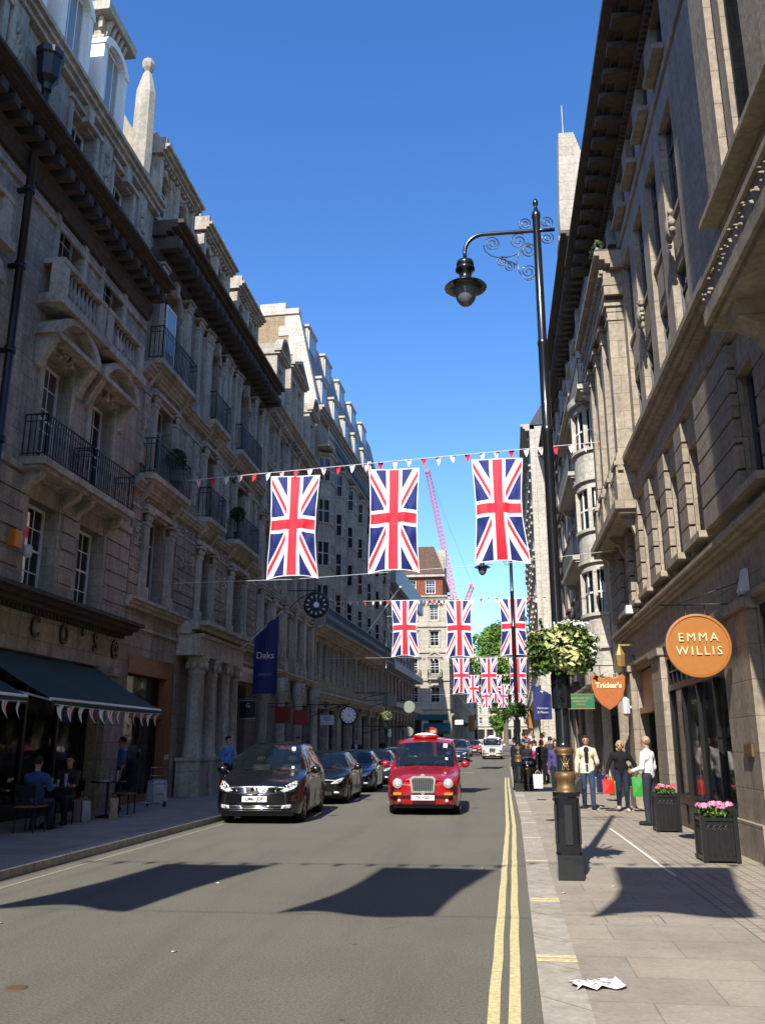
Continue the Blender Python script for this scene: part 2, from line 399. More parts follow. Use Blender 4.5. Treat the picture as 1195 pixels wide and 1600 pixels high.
def clusters(mb, eps):
    par = list(range(len(mb.v)))
    def fd(a):
        while par[a] != a: par[a] = par[par[a]]; a = par[a]
        return a
    for f in mb.f:
        for i in f[1:]: par[fd(i)] = fd(f[0])
    comp = {}
    for k, f in enumerate(mb.f): comp.setdefault(fd(f[0]), []).append(k)
    bb = []
    for r, fs in comp.items():
        P = np.array([mb.v[i] for k in fs for i in mb.f[k]]); bb.append([P.min(0)-eps/2, P.max(0)+eps/2, fs])
    ch = True
    while ch:
        ch = False; out = []
        for b in bb:
            for o in out:
                if (b[0] <= o[1]).all() and (o[0] <= b[1]).all(): o[0] = np.minimum(o[0], b[0]); o[1] = np.maximum(o[1], b[1]); o[2] = o[2]+b[2]; ch = True; break
            else: out.append(b)
        bb = out
    res = []
    for b in bb:
        q = MB(); mp = {}
        for k in b[2]:
            f = []
            for i in mb.f[k]:
                if i not in mp: mp[i] = len(q.v); q.v.append(mb.v[i])
                f.append(mp[i])
            q.f.append(tuple(f)); q.m.append(mb.m[k]); q.sm.append(mb.sm[k])
        res.append(q)
    return res
class Fac:
    def __init__(s, name, label, P0, P1, n, cat='building', group=None):
        t = Vector((P1[0]-P0[0], P1[1]-P0[1], 0)); s.L = t.length; t.normalize()
        zt = Vector((0, 0, 1)).cross(t); s.sg = 1 if zt.dot(Vector((n[0], n[1], 0))) > 0 else -1
        s.rz = math.atan2(t.y, t.x); s.o = P0[1] if abs(t.y) > .5 else 0
        s.root = empty(name, (P0[0], P0[1], 0), s.rz); tag(s.root, label, cat, group)
    def mb(s): return FB(s.sg, s.o)
    def put(s, mb, name, mat, parent=None):
        if name in SPLIT and parent is None:
            r = None
            for q in clusters(mb, .1): r = q.build(name, mat, s.root)
            return r
        if name in ('pane', 'window_frame') and parent is not None:
            for q in clusters(mb, .06): r = q.build(name, mat, parent)
            return r
        return mb.build(name, mat, parent or s.root)
    def wall(s, b, y0, y1, z0, z1, ops=(), th=.34, d=0):
        ys = sorted(set([y0, y1]+[v for o in ops for v in o[:2]])); zs = sorted(set([z0, z1]+[v for o in ops for v in o[2:4]]))
        for i in range(len(ys)-1):
            for j in range(len(zs)-1):
                ym, zm = (ys[i]+ys[i+1])/2, (zs[j]+zs[j+1])/2
                if any(o[0] < ym < o[1] and o[2] < zm < o[3] for o in ops): continue
                b.quad(b.P(ys[i], zs[j], d), b.P(ys[i+1], zs[j], d), b.P(ys[i+1], zs[j+1], d), b.P(ys[i], zs[j+1], d))
        for o in ops:
            a, c, e, f = o[:4]
            if len(o) > 4:            # arched head
                r = (c-a)/2; zc = f-r; ym = (a+c)/2; N = 10
                arc = [(ym-r*math.cos(math.pi*k/N), zc+r*math.sin(math.pi*k/N)) for k in range(N+1)]
                b.poly([(a, f)]+arc[:N//2+1], d-th, d-.001); b.poly([(c, f)]+arc[N//2:][::-1], d-th, d-.001)
            for (p, q) in (((a, e), (a, f)), ((a, f), (c, f)), ((c, f), (c, e)), ((c, e), (a, e))):
                b.quad(b.P(p[0], p[1], d), b.P(q[0], q[1], d), b.P(q[0], q[1], d-th), b.P(p[0], p[1], d-th))
        
    def window(s, yc, z0, w, h, depth=.24, cols=2, rows=2, style='sash', fm='white_paint', pm='window_glass', parent=None, name='window', d=0):
        k = (round(w, 3), round(h, 3), cols, rows, style, fm, pm)
        if k not in WIN:
            f, g = sash_mesh(w, h, cols, rows, style); WIN[k] = (f.mesh(name, fm), g.mesh('pane', pm))
        o = bpy.data.objects.new(name, WIN[k][0]); p = bpy.data.objects.new('pane', WIN[k][1])
        COL.objects.link(o); COL.objects.link(p); o.parent = parent or s.root; p.parent = o
        o.location = (yc-s.o, s.sg*(d-depth), z0); return o
    def cornice(s, b, y0, y1, z0, z1, proj, d0=-.02, steps=3):
        H = z1-z0; pts = [(d0, z0)]
        for i in range(steps):
            q = (i+1)/steps; dd = d0+(proj-d0)*(.25+.75*q); zz = z0+H*(i/steps)
            pts += [(dd, zz), (dd+(.0 if i < steps-1 else 0), z0+H*((i+1)/steps)-.01)]
        pts += [(d0, z1)]
        b.prof(y0, y1, pts)
    def mods(s, b, y0, y1, pitch, wd, z0, z1, d0, d1):
        n = max(1, int((y1-y0)/pitch)); p = (y1-y0)/n
        for i in range(n): y = y0+p*(i+.5); b.bx(y-wd/2, y+wd/2, z0, z1, d0, d1)
    def pilaster(s, b, y, w, z0, z1, d=.12):
        b.bx(y-w/2, y+w/2, z0+.35, z1-.4, 0, d); b.bx(y-w/2-.05, y+w/2+.05, z0, z0+.35, 0, d+.05)
        b.bx(y-w/2-.03, y+w/2+.03, z1-.4, z1-.3, 0, d+.03)
        for k in range(3): b.bl(y+(k-1)*w*.38, z1-.18, d, w*.22, .13, .09)
        b.bx(y-w/2-.09, y+w/2+.09, z1-.07, z1, 0, d+.1)
    def carve(s, b, y, z, w, h, d=0, n=16, seed=0):
        q = random.Random(seed+int(y*100)); 
        for i in range(n):
            a = q.uniform(-1, 1); c = q.uniform(-1, 1); r = q.uniform(.05, .11)*min(1.6, max(w, h))
            b.bl(y+a*w*.42, z+c*h*.45, d, r*q.uniform(.6, 1.2)*min(1, w*1.6), r*q.uniform(.6, 1.3), q.uniform(.03, .08))
    def iron_balcony(s, y0, y1, z, proj, h=1.0, slabmat='stone_trim', fancy=True, parent=None):
        b = s.mb(); b.bx(y0-.06, y1+.06, z-.16, z, .003, proj+.06); b.bx(y0, y1, z-.24, z-.16, .003, proj-.04)
        for yy in (y0+.25, y1-.25): b.prof(yy-.1, yy+.1, [(.003, z-.24), (proj-.1, z-.24), (proj-.14, z-.38), (.12, z-.55), (.003, z-.72)])
        o = s.put(b, 'balcony', slabmat, parent)
        r = s.mb(); p = proj
        def run(a, c):
            r.tb([(a[0], z+h, a[1]), (c[0], z+h, c[1])], .022); r.tb([(a[0], z+.08, a[1]), (c[0], z+.08, c[1])], .015)
            r.tb([(a[0], z+h*.84, a[1]), (c[0], z+h*.84, c[1])], .012)
            L = math.hypot(a[0]-c[0], a[1]-c[1]); n = max(2, int(L/.115))
            for i in range(n+1):
                f = i/n; yy = a[0]+(c[0]-a[0])*f; dd = a[1]+(c[1]-a[1])*f
                r.bx(yy-.009, yy+.009, z, z+h, dd-.009, dd+.009)
                if fancy and i % 2 and i < n: r.bl(yy, z+h*.55, dd, .035, .16, .02, 5, 3)
        run((y0, .02), (y0, p)); run((y0, p), (y1, p)); run((y1, .02), (y1, p))
        s.put(r, 'railing', 'iron', o); return o
    def balustrade(s, y0, y1, z, proj, h=.95, mat='stone_trim'):
        b = s.mb(); b.bx(y0-.08, y1+.08, z-.2, z, .003, proj+.08); b.bx(y0, y1, z+h-.12, z+h, .003, proj); b.bx(y0, y1, z, z+.1, .003, proj)
        for yy in (y0+.16, y1-.16): b.bx(yy-.16, yy+.16, z+.1, z+h-.12, proj-.3, proj-.02)
        o = s.put(b, 'balustrade', mat)
        r = s.mb(); n = int((y1-y0-.6)/.2)
        for i in range(n):
            yy = y0+.42+(y1-y0-.84)*i/max(1, n-1)
            r.lathe([(.05, z+.1), (.035, z+.17), (.085, z+.33), (.06, z+.48), (.035, z+.62), (.055, z+h-.12)], 6, s.mb().P(0, 0, 0) and r.P(yy, 0, proj-.15))
        s.put(r, 'baluster_row', mat, o)
        return o
    def segped(s, b, y, z, w, h, proj, th=.13):
        N = 10; Rr = (w*w/4+h*h)/(2*h); a0 = math.asin(w/2/Rr)
        out = [(y+Rr*math.sin(-a0+2*a0*k/N), z+h-Rr+Rr*math.cos(-a0+2*a0*k/N)) for k in range(N+1)]
        inn = [(yy+(y-yy)*.16, zz-th) for yy, zz in out]
        b.poly(out+inn[::-1], .003, proj); b.poly(inn+[(y+w*.42, z-.01), (y-w*.42, z-.01)], .003, proj*.35); b.bx(y-w/2, y+w/2, z-.12, z, .003, proj-.02)
    def triped(s, b, y, z, w, h, proj):
        b.poly([(y-w/2, z), (y, z+h), (y+w/2, z), (y+w/2-.25, z), (y, z+h-.22), (y-w/2+.25, z)], .003, proj)
        b.poly([(y-w/2+.2, z), (y, z+h-.2), (y+w/2-.2, z)], .002, proj*.4); b.bx(y-w/2, y+w/2, z-.12, z, .003, proj)
    def courses(s, b, y0, y1, z0, z1, ch, d=.05, gap=.035):     # channelled rustication
        n = max(1, int(round((z1-z0)/ch))); c = (z1-z0)/n
        for i in range(n): b.bx(y0, y1, z0+i*c+gap/2, z0+(i+1)*c-gap/2, -.01, d)
    def mass(s, y0, y1, z0, z1, d0=-.36, d1=-9, mat='stone_dark', name='rear_mass'):
        b = s.mb(); b.bx(y0, y1, z0, z1, d0, d1); return s.put(b, name, mat)

# ================= LEFT A : restaurant building =================
A = Fac('restaurant_building', 'tall grey stone building with balustraded balconies above a restaurant with green awnings', (-9.7, -26), (-9.7, 21.9), (1, 0))
cols = [19.71, 17.35, 13.0, 10.64, 8.28]            # window axes in view
wv = A.mb(); ops = []
for c in cols:
    ops += [(c-.62, c+.62, 4.76, 6.72), (c-.62, c+.62, 7.5, 10.05), (c-.6, c+.6, 11.9, 13.82), (c-.6, c+.6, 14.98, 16.6)]
A.wall(wv, -26, 21.9, 4.4, 17.0, ops, .42)
for (y0, y1) in ((20.9, 21.9), (14.2, 15.0), (7.6, 8.4)): A.wall(wv, y0, y1, 0, 4.4)
A.wall(wv, -26, 7.6, 0, 4.4); A.wall(wv, 8.4, 14.2, 3.5, 4.4); A.wall(wv, 15.0, 20.9, 3.5, 4.4)
for y0, y1 in ((8.4, 14.2), (15.0, 20.9)):
    for y in (y0, y1): wv.quad(wv.P(y, 0, 0), wv.P(y, 3.5, 0), wv.P(y, 3.5, -1.5), wv.P(y, 0, -1.5))
    wv.quad(wv.P(y0, 3.5, 0), wv.P(y1, 3.5, 0), wv.P(y1, 3.5, -1.5), wv.P(y0, 3.5, -1.5))
A.put(wv, 'wall', 'stone_grey')
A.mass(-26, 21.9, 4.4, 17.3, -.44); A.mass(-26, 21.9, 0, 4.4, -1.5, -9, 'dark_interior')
b = A.mb()
ys = [21.9]+[v for c in cols for v in (c+.85, c-.85)]
for i in range(0, len(ys)-1, 2): A.courses(b, ys[i+1], ys[i], 4.75, 7.1, .39, .045)
for c in cols: b.bx(c-.85, c-.66, 4.75, 7.1, .003, .03); b.bx(c+.66, c+.85, 4.75, 7.1, .003, .03)
A.put(b, 'rustication', 'stone_grey')
b = A.mb()
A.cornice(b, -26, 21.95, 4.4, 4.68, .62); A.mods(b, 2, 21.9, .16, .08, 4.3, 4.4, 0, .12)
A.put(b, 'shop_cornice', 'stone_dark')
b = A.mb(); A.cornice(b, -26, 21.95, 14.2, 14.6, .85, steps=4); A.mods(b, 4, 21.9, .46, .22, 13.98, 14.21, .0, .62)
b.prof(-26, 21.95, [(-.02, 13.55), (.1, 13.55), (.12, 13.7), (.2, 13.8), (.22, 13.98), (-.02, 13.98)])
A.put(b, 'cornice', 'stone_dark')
b = A.mb(); A.cornice(b, -26, 21.95, 17.0, 17.4, .36); b.bx(-26, 21.92, 7.15, 7.3, .003, .09); b.bx(-26, 21.92, 13.2, 13.34, .003, .07)
b.bx(-26, 21.92, 13.38, 13.44, .003, .05)
for c in cols:
    for (z0, z1) in ((7.5, 10.05), (11.9, 13.82), (14.98, 16.6)):
        b.bx(c-.8, c-.625, z0, z1+.1, .003, .06); b.bx(c+.625, c+.8, z0, z1+.1, .003, .06); b.bx(c-.85, c+.85, z1+.1, z1+.22, .003, .12)
    b.poly([(c-.12, 16.55), (c+.12, 16.55), (c+.17, 17.0), (c-.17, 17.0)], .003, .2)
    A.segped(b, c, 10.42, 2.3, .62, .52)
    for e in (-1, 1):
        b.prof(c+e*.92-.13, c+e*.92+.13, [(.003, 9.6), (.1, 9.62), (.2, 9.9), (.42, 10.25), (.44, 10.4), (.003, 10.4)])
    b.bx(c-.75, c+.75, 4.66, 4.76, .003, .14)
    b.bx(c-.1-.6, c-.1-.55, 11.0, 11.1, 0, .01)
for i in range(len(cols)): 
    y = cols[i]+1.18; b.bx(y-.28, y+.28, 14.62, 17.0, .003, .10); A.carve(b, y, 15.95, .3, 1.35, .12, 22, i)
    b.bx(y-.34, y+.34, 14.62, 14.9, .003, .16)
A.carve(b, cols[0], 10.25, .8, .4, .2, 14); A.carve(b, cols[1], 10.25, .8, .4, .2, 14)
A.put(b, 'stone_trim', 'stone_trim')
for c in cols[:4]:
    A.window(c, 4.78, 1.22, 1.94, .33, 3, 4); A.window(c, 7.5, 1.22, 2.55, .33, 3, 5); A.window(c, 11.9, 1.18, 1.92, .33, 3, 4); A.window(c, 14.98, 1.18, 1.62, .33, 3, 4)
    A.iron_balcony(c-1.12, c+1.08, 7.45, .52, .95)
for c in cols[:4]: A.balustrade(c-1.12, c+1.12, 11.2, .52)
b = A.mb()                                            # mansard and party wall
b.prism([b.P(-26, 17.4, .1), b.P(-26, 20.9, -1.6), b.P(-26, 21.6, -5), b.P(-26, 17.4, -5)], (47.8, 0, 0)); A.put(b, 'roof', 'slate')
for c in (18.45, 16.35, 14.25):
    b = A.mb(); b.bx(c-.72, c-.52, 17.41, 19.4, -1.2, .14); b.bx(c+.52, c+.72, 17.41, 19.4, -1.2, .14); b.bx(c-.52, c+.52, 17.41, 17.6, -1.2, .1)
    N = 10; arc = [(c+.75*math.cos(math.pi*k/N), 19.4+.5*math.sin(math.pi*k/N)) for k in range(N+1)]
    arci = [(c+.52*math.cos(math.pi*k/N), 19.38+.33*math.sin(math.pi*k/N)) for k in range(N+1)]
    b.poly(arc+arci[::-1], -1.3, .18)
    o = A.put(b, 'dormer', 'white_paint'); A.window(c, 17.6, 1.04, 2.05, .05, 3, 1, 'none', 'white_paint', 'glass_bright', o)
b = A.mb(); b.poly([(21.45, 17.4), (21.85, 17.4), (21.85, 21.2), (21.45, 21.2)], -5, -1.7)
b.prism([b.P(21.45, 17.4, .12), b.P(21.45, 18.3, .12), b.P(21.45, 22.0, -1.9), b.P(21.45, 22.0, -5), b.P(21.45, 17.4, -5)], (.4, 0, 0))
A.put(b, 'party_wall', 'stone_trim_light')
b = A.mb(); b.bx(20.85, 21.4, 17.41, 17.9, -.5, .08)
b.lathe([(.30, 17.9), (.33, 18.6), (.30, 20.7), (.14, 21.4), (.09, 21.5), (.17, 21.62), (.2, 21.78), (.15, 21.93), (.02, 22.0)], 8, b.P(21.12, 0, -.2), smooth=False)
A.put(b, 'obelisk', 'stone_trim_light')
b = A.mb(); b.bx(20.2, 21.4, 19.5, 22.9, -2.9, -1.3); b.bx(20.1, 21.5, 22.0, 22.1, -3, -1.2)
for k in range(5): 
    for dd in (-1.22,): b.prof(20.3+k*.25-.06, 20.3+k*.25+.06, [(dd-.1, 22.1), (dd, 22.1), (dd+.18, 22.7), (dd-.1, 22.7)])
    b.bx(20.02, 20.2, 22.3, 22.7, -2.8+k*.36, -2.68+k*.36)
b.bx(19.8, 21.8, 22.72, 23.05, -3.3, -.95)
for k in range(3): b.lathe([(.14, 23.05), (.11, 23.6), (.14, 23.62)], 8, b.P(20.3+k*.42, 0, -2))
A.put(b, 'chimney', 'stone_pale')
# shop front
b = A.mb(); b.bx(15.0, 20.9, .0, .45, -.35, -.25); b.bx(15.0, 20.9, 2.9, 3.5, -.35, -.2)
for y in (15.05, 16.5, 17.95, 19.4, 20.8): b.bx(y-.05, y+.05, .45, 2.9, -.33, -.24)
b.bx(8.4, 14.2, 2.9, 3.5, -.35, -.2); A.put(b, 'shopfront', 'black_paint')
b = A.mb(); b.bx(15.0, 20.9, .46, 2.88, -.31, -.29); A.put(b, 'shop_window', 'shop_glass')
b = A.mb()
for y in (21.35, 14.6, 8.0):
    b.bx(y-.3, y+.3, 0, 3.3, .003, .12); b.bx(y-.36, y+.36, 3.3, 3.5, .003, .2)
A.put(b, 'shop_pilaster', 'stone_grey')
def letter(F, ch, y, z, size, mat, d=.02, sx=1.0, name='letter', bold=.01):
    mb = text_mb(ch, size, .02, bold); o = mb.build(name, mat, F.root); o.location = (y-F.o, F.sg*d, z)
    o.rotation_euler = (0, 0, math.pi if F.sg > 0 else 0); o.scale = (sx, 1, 1)
    # text faces -Y locally; on a left facade local +X runs along the street, outward is -Y
    return o
for ch, y in (('C', 17.45), ('O', 18.75), ("'", 19.65), ('S', 20.35), ('@', 21.5)):
    letter(A, ch, y, 4.02, .62 if ch != '@' else .5, 'bronze', .04, .82)
# downpipe
b = MB(); px = -9.45; PY = 14.98
b.tube([(px, PY, 4.7), (px, PY, 13.9)], .085, 10); b.tube([(px+.1, PY, 14.62), (px+.1, PY, 15.6)], .085, 10); 
for z in (5.5, 7.4, 9.3, 11.2, 13.0): b.tube([(px, PY, z-.06), (px, PY, z+.06)], .12, 10); b.box(-9.72, px, PY-.05, PY+.05, z-.04, z+.04)
b.lathe([(.11, 15.5), (.13, 15.65), (.24, 15.8), (.27, 16.3), (.31, 16.35), (.31, 16.5), (.1, 16.52)], 8, (px+.12, PY, 0), smooth=False)
tag(b.build('drainpipe', 'iron'), 'black cast iron downpipe with a square hopper head on the grey restaurant building', 'drainpipe')
# awnings
for i, (y0, y1, lb) in enumerate(((15.2, 20.55, 'dark green canvas awning pulled out under the bronze letters on the stone fascia'), (8.9, 14.35, 'dark green canvas awning cut off by the left edge of the photo'))):
    r = empty('awning', (-9.7, y0, 0)); tag(r, lb, 'awning', 'green restaurant awnings')
    b = MB(); L = y1-y0; za, zb, da, db = 3.42, 2.42, .06, 1.75
    n = 16
    for k in range(n):
        a, c = L*k/n, L*(k+1)/n
        sag = lambda t, q: -.05*math.sin(math.pi*q)
        for j in range(6):
            p, q = j/6, (j+1)/6
            f = lambda yy, t: (da+(db-da)*t, yy, za+(zb-za)*t-.05*math.sin(math.pi*t)-.015*math.sin(yy*3))
            b.quad(f(a, p), f(c, p), f(c, q), f(a, q))
    b.build('canopy', 'awning_green', r)
    b = MB(); b.quad((db, 0, zb), (db, L, zb), (db+.01, L, zb-.13), (db+.01, 0, zb-.13)); b.build('valance', 'awning_green', r)
    b = MB(); b.tube([(db-.02, 0, zb), (db-.02, L, zb)], .03); b.tube([(.05, 0.1, 2.9), (db*.5, .1, 2.6), (db-.05, .1, zb-.02)], .02); b.tube([(.05, L-.1, 2.9), (db*.5, L-.1, 2.6), (db-.05, L-.1, zb-.02)], .02)
    b.build('awning_frame', 'white_paint', r)
def bunting(name, label, p0, p1, n, sag, size, mats, stringr=.012, group=None, skip=lambda i: False):
    r = empty(name, p0); tag(r, label, 'bunting', group)
    v0, v1 = Vector((0, 0, 0)), Vector(p1)-Vector(p0)
    P = lambda t: v0.lerp(v1, t)+Vector((0, 0, -sag*4*t*(1-t)))
    b = MB(); b.tube([P(k/24) for k in range(25)], stringr, 5); b.build('string', 'rope', r)
    ms = {}
    d = v1.normalized()
    for i in range(n):
        if skip(i): continue
        t = (i+.5)/n; key = mats[i % len(mats)]
        if key not in ms:
            q = MB(); W = size*.33; H = size
            for (u0, u1) in ((0, 1),):
                N = 5
                for k in range(N):
                    a, c = k/N, (k+1)/N; wa, wc = W*(1-a), W*(1-c); oa, oc = .035*math.sin(a*4), .035*math.sin(c*4)
                    q.cur = 0 if key != 'flag_mix' else 0
                    q.quad((-wa, oa, -H*a), (wa, oa, -H*a), (wc, oc, -H*c), (-wc, oc, -H*c))
                    if key == 'flag_mix':
                        q.cur = 1; q.quad((-wa*.18, oa-.004, -H*a), (wa*.18, oa-.004, -H*a), (wc*.18, oc-.004, -H*c), (-wc*.18, oc-.004, -H*c))
                        q.quad((wa*.75, oa-.004, -H*a), (wa, oa-.004, -H*a), (wc, oc-.004, -H*c), (wc*.75, oc-.004, -H*c)); q.cur = 0
            ms[key] = q.mesh('pennant', ['flag_white', 'flag_red'] if key == 'flag_mix' else [key])
        o = bpy.data.objects.new('pennant', ms[key]); COL.objects.link(o); o.parent = r; o.location = P(t)
        o.rotation_euler = (rnd.uniform(-.25, .25), 0, math.atan2(d.y, d.x)+rnd.uniform(-.3, .3))
    return r
bunting('bunting_string', 'small pennants strung along the front edge of the long green awning', (-7.93, 15.3, 2.33), (-7.93, 20.5, 2.33), 12, .03, .3, ['flag_white', 'flag_mix'], .006, 'pennants along the awnings')
bunting('bunting_string', 'small pennants strung along the awning at the left edge of the photo', (-7.93, 9, 2.33), (-7.93, 14.3, 2.33), 12, .03, .3, ['flag_mix', 'flag_white'], .006, 'pennants along the awnings')

# ================= LEFT B : ornate warm stone =================
B = Fac('ornate_building', 'ornate warm stone building with arched top windows and a heavy dark bracketed cornice', (-9.7, 21.9), (-9.7, 34.9), (1, 0))
bays = [(23.75, 1.35, 2.9), (28.1, .9, 1.7), (31.95, 1.35, 2.9)]      # centre, window width, balcony width
ops = []
for c, w_, bw_ in bays:
    ops.append((c-w_/2, c+w_/2, 5.5, 8.0)); ops.append((c-w_/2, c+w_/2, 9.0, 11.6)); ops.append((c-w_/2, c+w_/2, 12.5, 15.6, 1))
b = B.mb(); B.wall(b, 21.9, 34.9, 4.6, 16.3, ops, .45); B.wall(b, 21.9, 22.5, 0, 4.6); B.wall(b, 25.9, 34.9, 0, 4.6, [(27.2, 28.6, 0, 3.9), (30.6, 34.0, .5, 3.9)]); B.wall(b, 22.5, 25.9, 4.0, 4.6)
for y in (22.5, 25.9): b.quad(b.P(y, 0, 0), b.P(y, 4, 0), b.P(y, 4, -1.2), b.P(y, 0, -1.2))
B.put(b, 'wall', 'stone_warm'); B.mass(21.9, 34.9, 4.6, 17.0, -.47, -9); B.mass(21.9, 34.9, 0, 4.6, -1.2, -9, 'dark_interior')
b = B.mb(); B.courses(b, 21.95, 22.7, 5.5, 8.0, .36, .05); B.courses(b, 25.35, 27.2, 5.5, 8.0, .36, .05); B.courses(b, 29.0, 30.2, 5.5, 8.0, .36, .05); B.courses(b, 33.6, 34.85, 5.5, 8, .36, .05)
B.put(b, 'rustication', 'stone_warm')
b = B.mb()
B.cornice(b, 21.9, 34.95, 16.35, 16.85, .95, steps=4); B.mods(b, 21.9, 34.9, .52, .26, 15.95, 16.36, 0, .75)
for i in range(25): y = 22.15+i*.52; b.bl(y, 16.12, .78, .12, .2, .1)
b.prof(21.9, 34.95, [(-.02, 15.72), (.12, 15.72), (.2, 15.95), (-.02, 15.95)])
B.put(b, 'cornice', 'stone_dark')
b = B.mb()
for z, p in ((5.2, .3), (8.5, .22), (11.95, .28)): B.cornice(b, 21.9, 34.92, z, z+.3, p); b.bx(21.9, 34.9, z-.5, z-.42, .003, .06)
for c, w_, bw_ in bays:
    for e in (-1, 1):
        B.pilaster(b, c+e*(w_/2+.28), .3, 5.5, 8.0, .16); B.pilaster(b, c+e*(w_/2+.22), .26, 9.0, 11.6, .14); B.pilaster(b, c+e*(w_/2+.5), .34, 12.3, 15.7, .2)
        b.bx(c+e*(w_/2+.16)-.09, c+e*(w_/2+.16)+.09, 12.3, 14.7, .003, .1)
    N = 10; r0 = w_/2; 
    o_ = [(c+(r0+.16)*math.cos(math.pi*k/N), 15.6-r0+(r0+.16)*math.sin(math.pi*k/N)) for k in range(N+1)]; i_ = [(c+r0*math.cos(math.pi*k/N), 15.6-r0+r0*math.sin(math.pi*k/N)) for k in range(N+1)]
    b.poly(o_+i_[::-1], .004, .09)
    b.bx(c-w_/2-.5, c+w_/2+.5, 8.05, 8.2, .003, .2); b.bx(c-w_/2-.4, c+w_/2+.4, 11.62, 11.74, .003, .16)
    b.poly([(c-.12, 15.3), (c+.12, 15.3), (c+.16, 15.75), (c-.16, 15.75)], .004, .2)
for y in (22.4, 25.9, 26.7, 29.4, 30.2, 34.2):
    B.pilaster(b, y+.25, .34, 12.3, 15.7, .16)
    b.bx(y-.2, y+.2, 9.3, 11.4, .003, .05); B.carve(b, y, 10.3, .34, 1.8, .05, 26)
    B.carve(b, y, 7.3, .5, .7, .06, 16); B.carve(b, y, 6.5, .4, .6, .06, 10)
for k in range(22): B.carve(b, 22.3+k*.58, 8.27, .5, .3, .02, 7, k)
B.put(b, 'stone_trim', 'stone_trim')
for c, w_, bw_ in bays:
    B.window(c, 5.5, w_, 2.5, .36, 1, 1, 'case', 'frame_grey'); B.window(c, 9.0, w_, 2.6, .36, 1, 1, 'case', 'frame_grey'); B.window(c, 12.5, w_-.02, 3.08, .36, 1, 1, 'case', 'frame_grey')
    B.iron_balcony(c-bw_/2, c+bw_/2, 12.5, .42, 1.05, fancy=False); B.iron_balcony(c-bw_/2, c+bw_/2, 9.0, .42, 1.05, fancy=False)
b = B.mb(); b.quad(b.P(23.2, 12.9, .3), b.P(23.9, 12.9, .05), b.P(23.9, 14.5, .05), b.P(23.2, 14.5, .3)); 
o = B.mb()
# open casement leaning out of the nearest arched window
for (p, q) in (((23.1, 12.8), (23.16, 14.7)), ((23.84, 12.8), (23.9, 14.7)), ((23.16, 12.8), (23.84, 12.87)), ((23.16, 14.63), (23.84, 14.7))): o.bx(p[0], q[0], p[1], q[1], .1, .14)
oo = B.put(o, 'open_casement', 'white_paint'); b = B.mb(); b.bx(23.15, 23.85, 12.86, 14.64, .115, .125); B.put(b, 'pane', 'glass_bright', oo)
# roof pavilions
for i, (y0, y1) in enumerate(((21.95, 25.1), (26.1, 29.2), (30.2, 33.4))):
    b = B.mb(); c = (y0+y1)/2
    d = -.05
    B.wall(b, y0, y1, 16.9, 19.5, [(c-1.25, c-.25, 17.4, 18.9, 1), (c+.25, c+1.25, 17.4, 18.9, 1)], .3, d)
    b.bx(y0, y1, 16.9, 19.5, d-.31, d-3.2)
    for y in (y0, y1): b.quad(b.P(y, 16.9, d), b.P(y, 19.5, d), b.P(y, 19.5, d-.31), b.P(y, 16.9, d-.31))
    pv = B.put(b, 'dormer', 'stone_trim_light')
    b = B.mb(); B.cornice(b, y0-.12, y1+.12, 19.2, 19.5, d+.42, d); B.mods(b, y0, y1, .24, .1, 19.08, 19.2, d, d+.16)
    b.bx(y0-.12, y1+.12, 19.2, 19.5, d-3.2, d-.0)
    for y in (y0+.12, c, y1-.12): b.bx(y-.13, y+.13, 16.95, 19.1, d+.003, d+.12)
    for k in range(5): b.ball(b.P(y0+.3+k*.6, 19.6, d+.2), (.3, .16, .2), 8, 4)
    B.carve(b, c, 19.0, 2.6, .2, d+.02, 20)
    b.bx(y0-.08, y0+.1, 19.5, 19.75, d-1, d+.3); b.lathe([(.1, 19.5), (.16, 19.7), (.09, 19.9), (.14, 20.05), (.02, 20.2)], 6, b.P(y0+.2, 0, d-.2))
    B.put(b, 'dormer_cornice', 'stone_trim', pv)
    for e in (-1, 1): B.window(c+e*.75, 17.4, .98, 1.5, .22, 2, 2, 'case', 'frame_grey', parent=pv, d=d)
b = B.mb(); b.prism([b.P(21.95, 17.0, -.3), b.P(21.95, 18.9, -1.4), b.P(21.95, 19.2, -5), b.P(21.95, 17.0, -5)], (12.9, 0, 0)); B.put(b, 'roof', 'slate')
b = B.mb(); b.bx(33.5, 34.5, 17, 21.3, -3.5, -1.6); b.bx(33.4, 34.6, 21.3, 21.5, -3.6, -1.5); 
for k in range(3): b.lathe([(.15, 21.5), (.11, 22.0), (.15, 22.1)], 8, b.P(33.75+k*.28, 0, -2.2))
B.put(b, 'chimney', 'stone_trim_light')
# wooden shopfront + portico
b = B.mb(); b.bx(22.5, 25.9, 3.5, 4.0, -.3, .02); b.bx(25.35, 25.9, 0, 3.5, -.3, .02); b.bx(22.5, 22.62, .3, 3.5, -.3, -.1); b.bx(22.62, 25.35, 2.35, 2.5, -.28, -.1); b.bx(22.5, 25.35, 0, .3, -.3, -.05)
for k in range(3): b.bx(25.45, 25.8, .3+k*1.05, 1.2+k*1.05, .02, .05)
B.put(b, 'shopfront', 'wood_brown')
b = B.mb(); b.bx(22.6, 25.35, .3, 3.5, -.24, -.22); B.put(b, 'shop_window', 'shop_glass')
b = B.mb(); B.cornice(b, 25.9, 30.9, 4.95, 5.35, 1.0); b.bx(26.0, 30.8, 4.3, 4.95, .003, .75); B.mods(b, 25.95, 30.85, .2, .1, 4.85, 4.96, .7, .85)
B.put(b, 'portico', 'stone_trim')
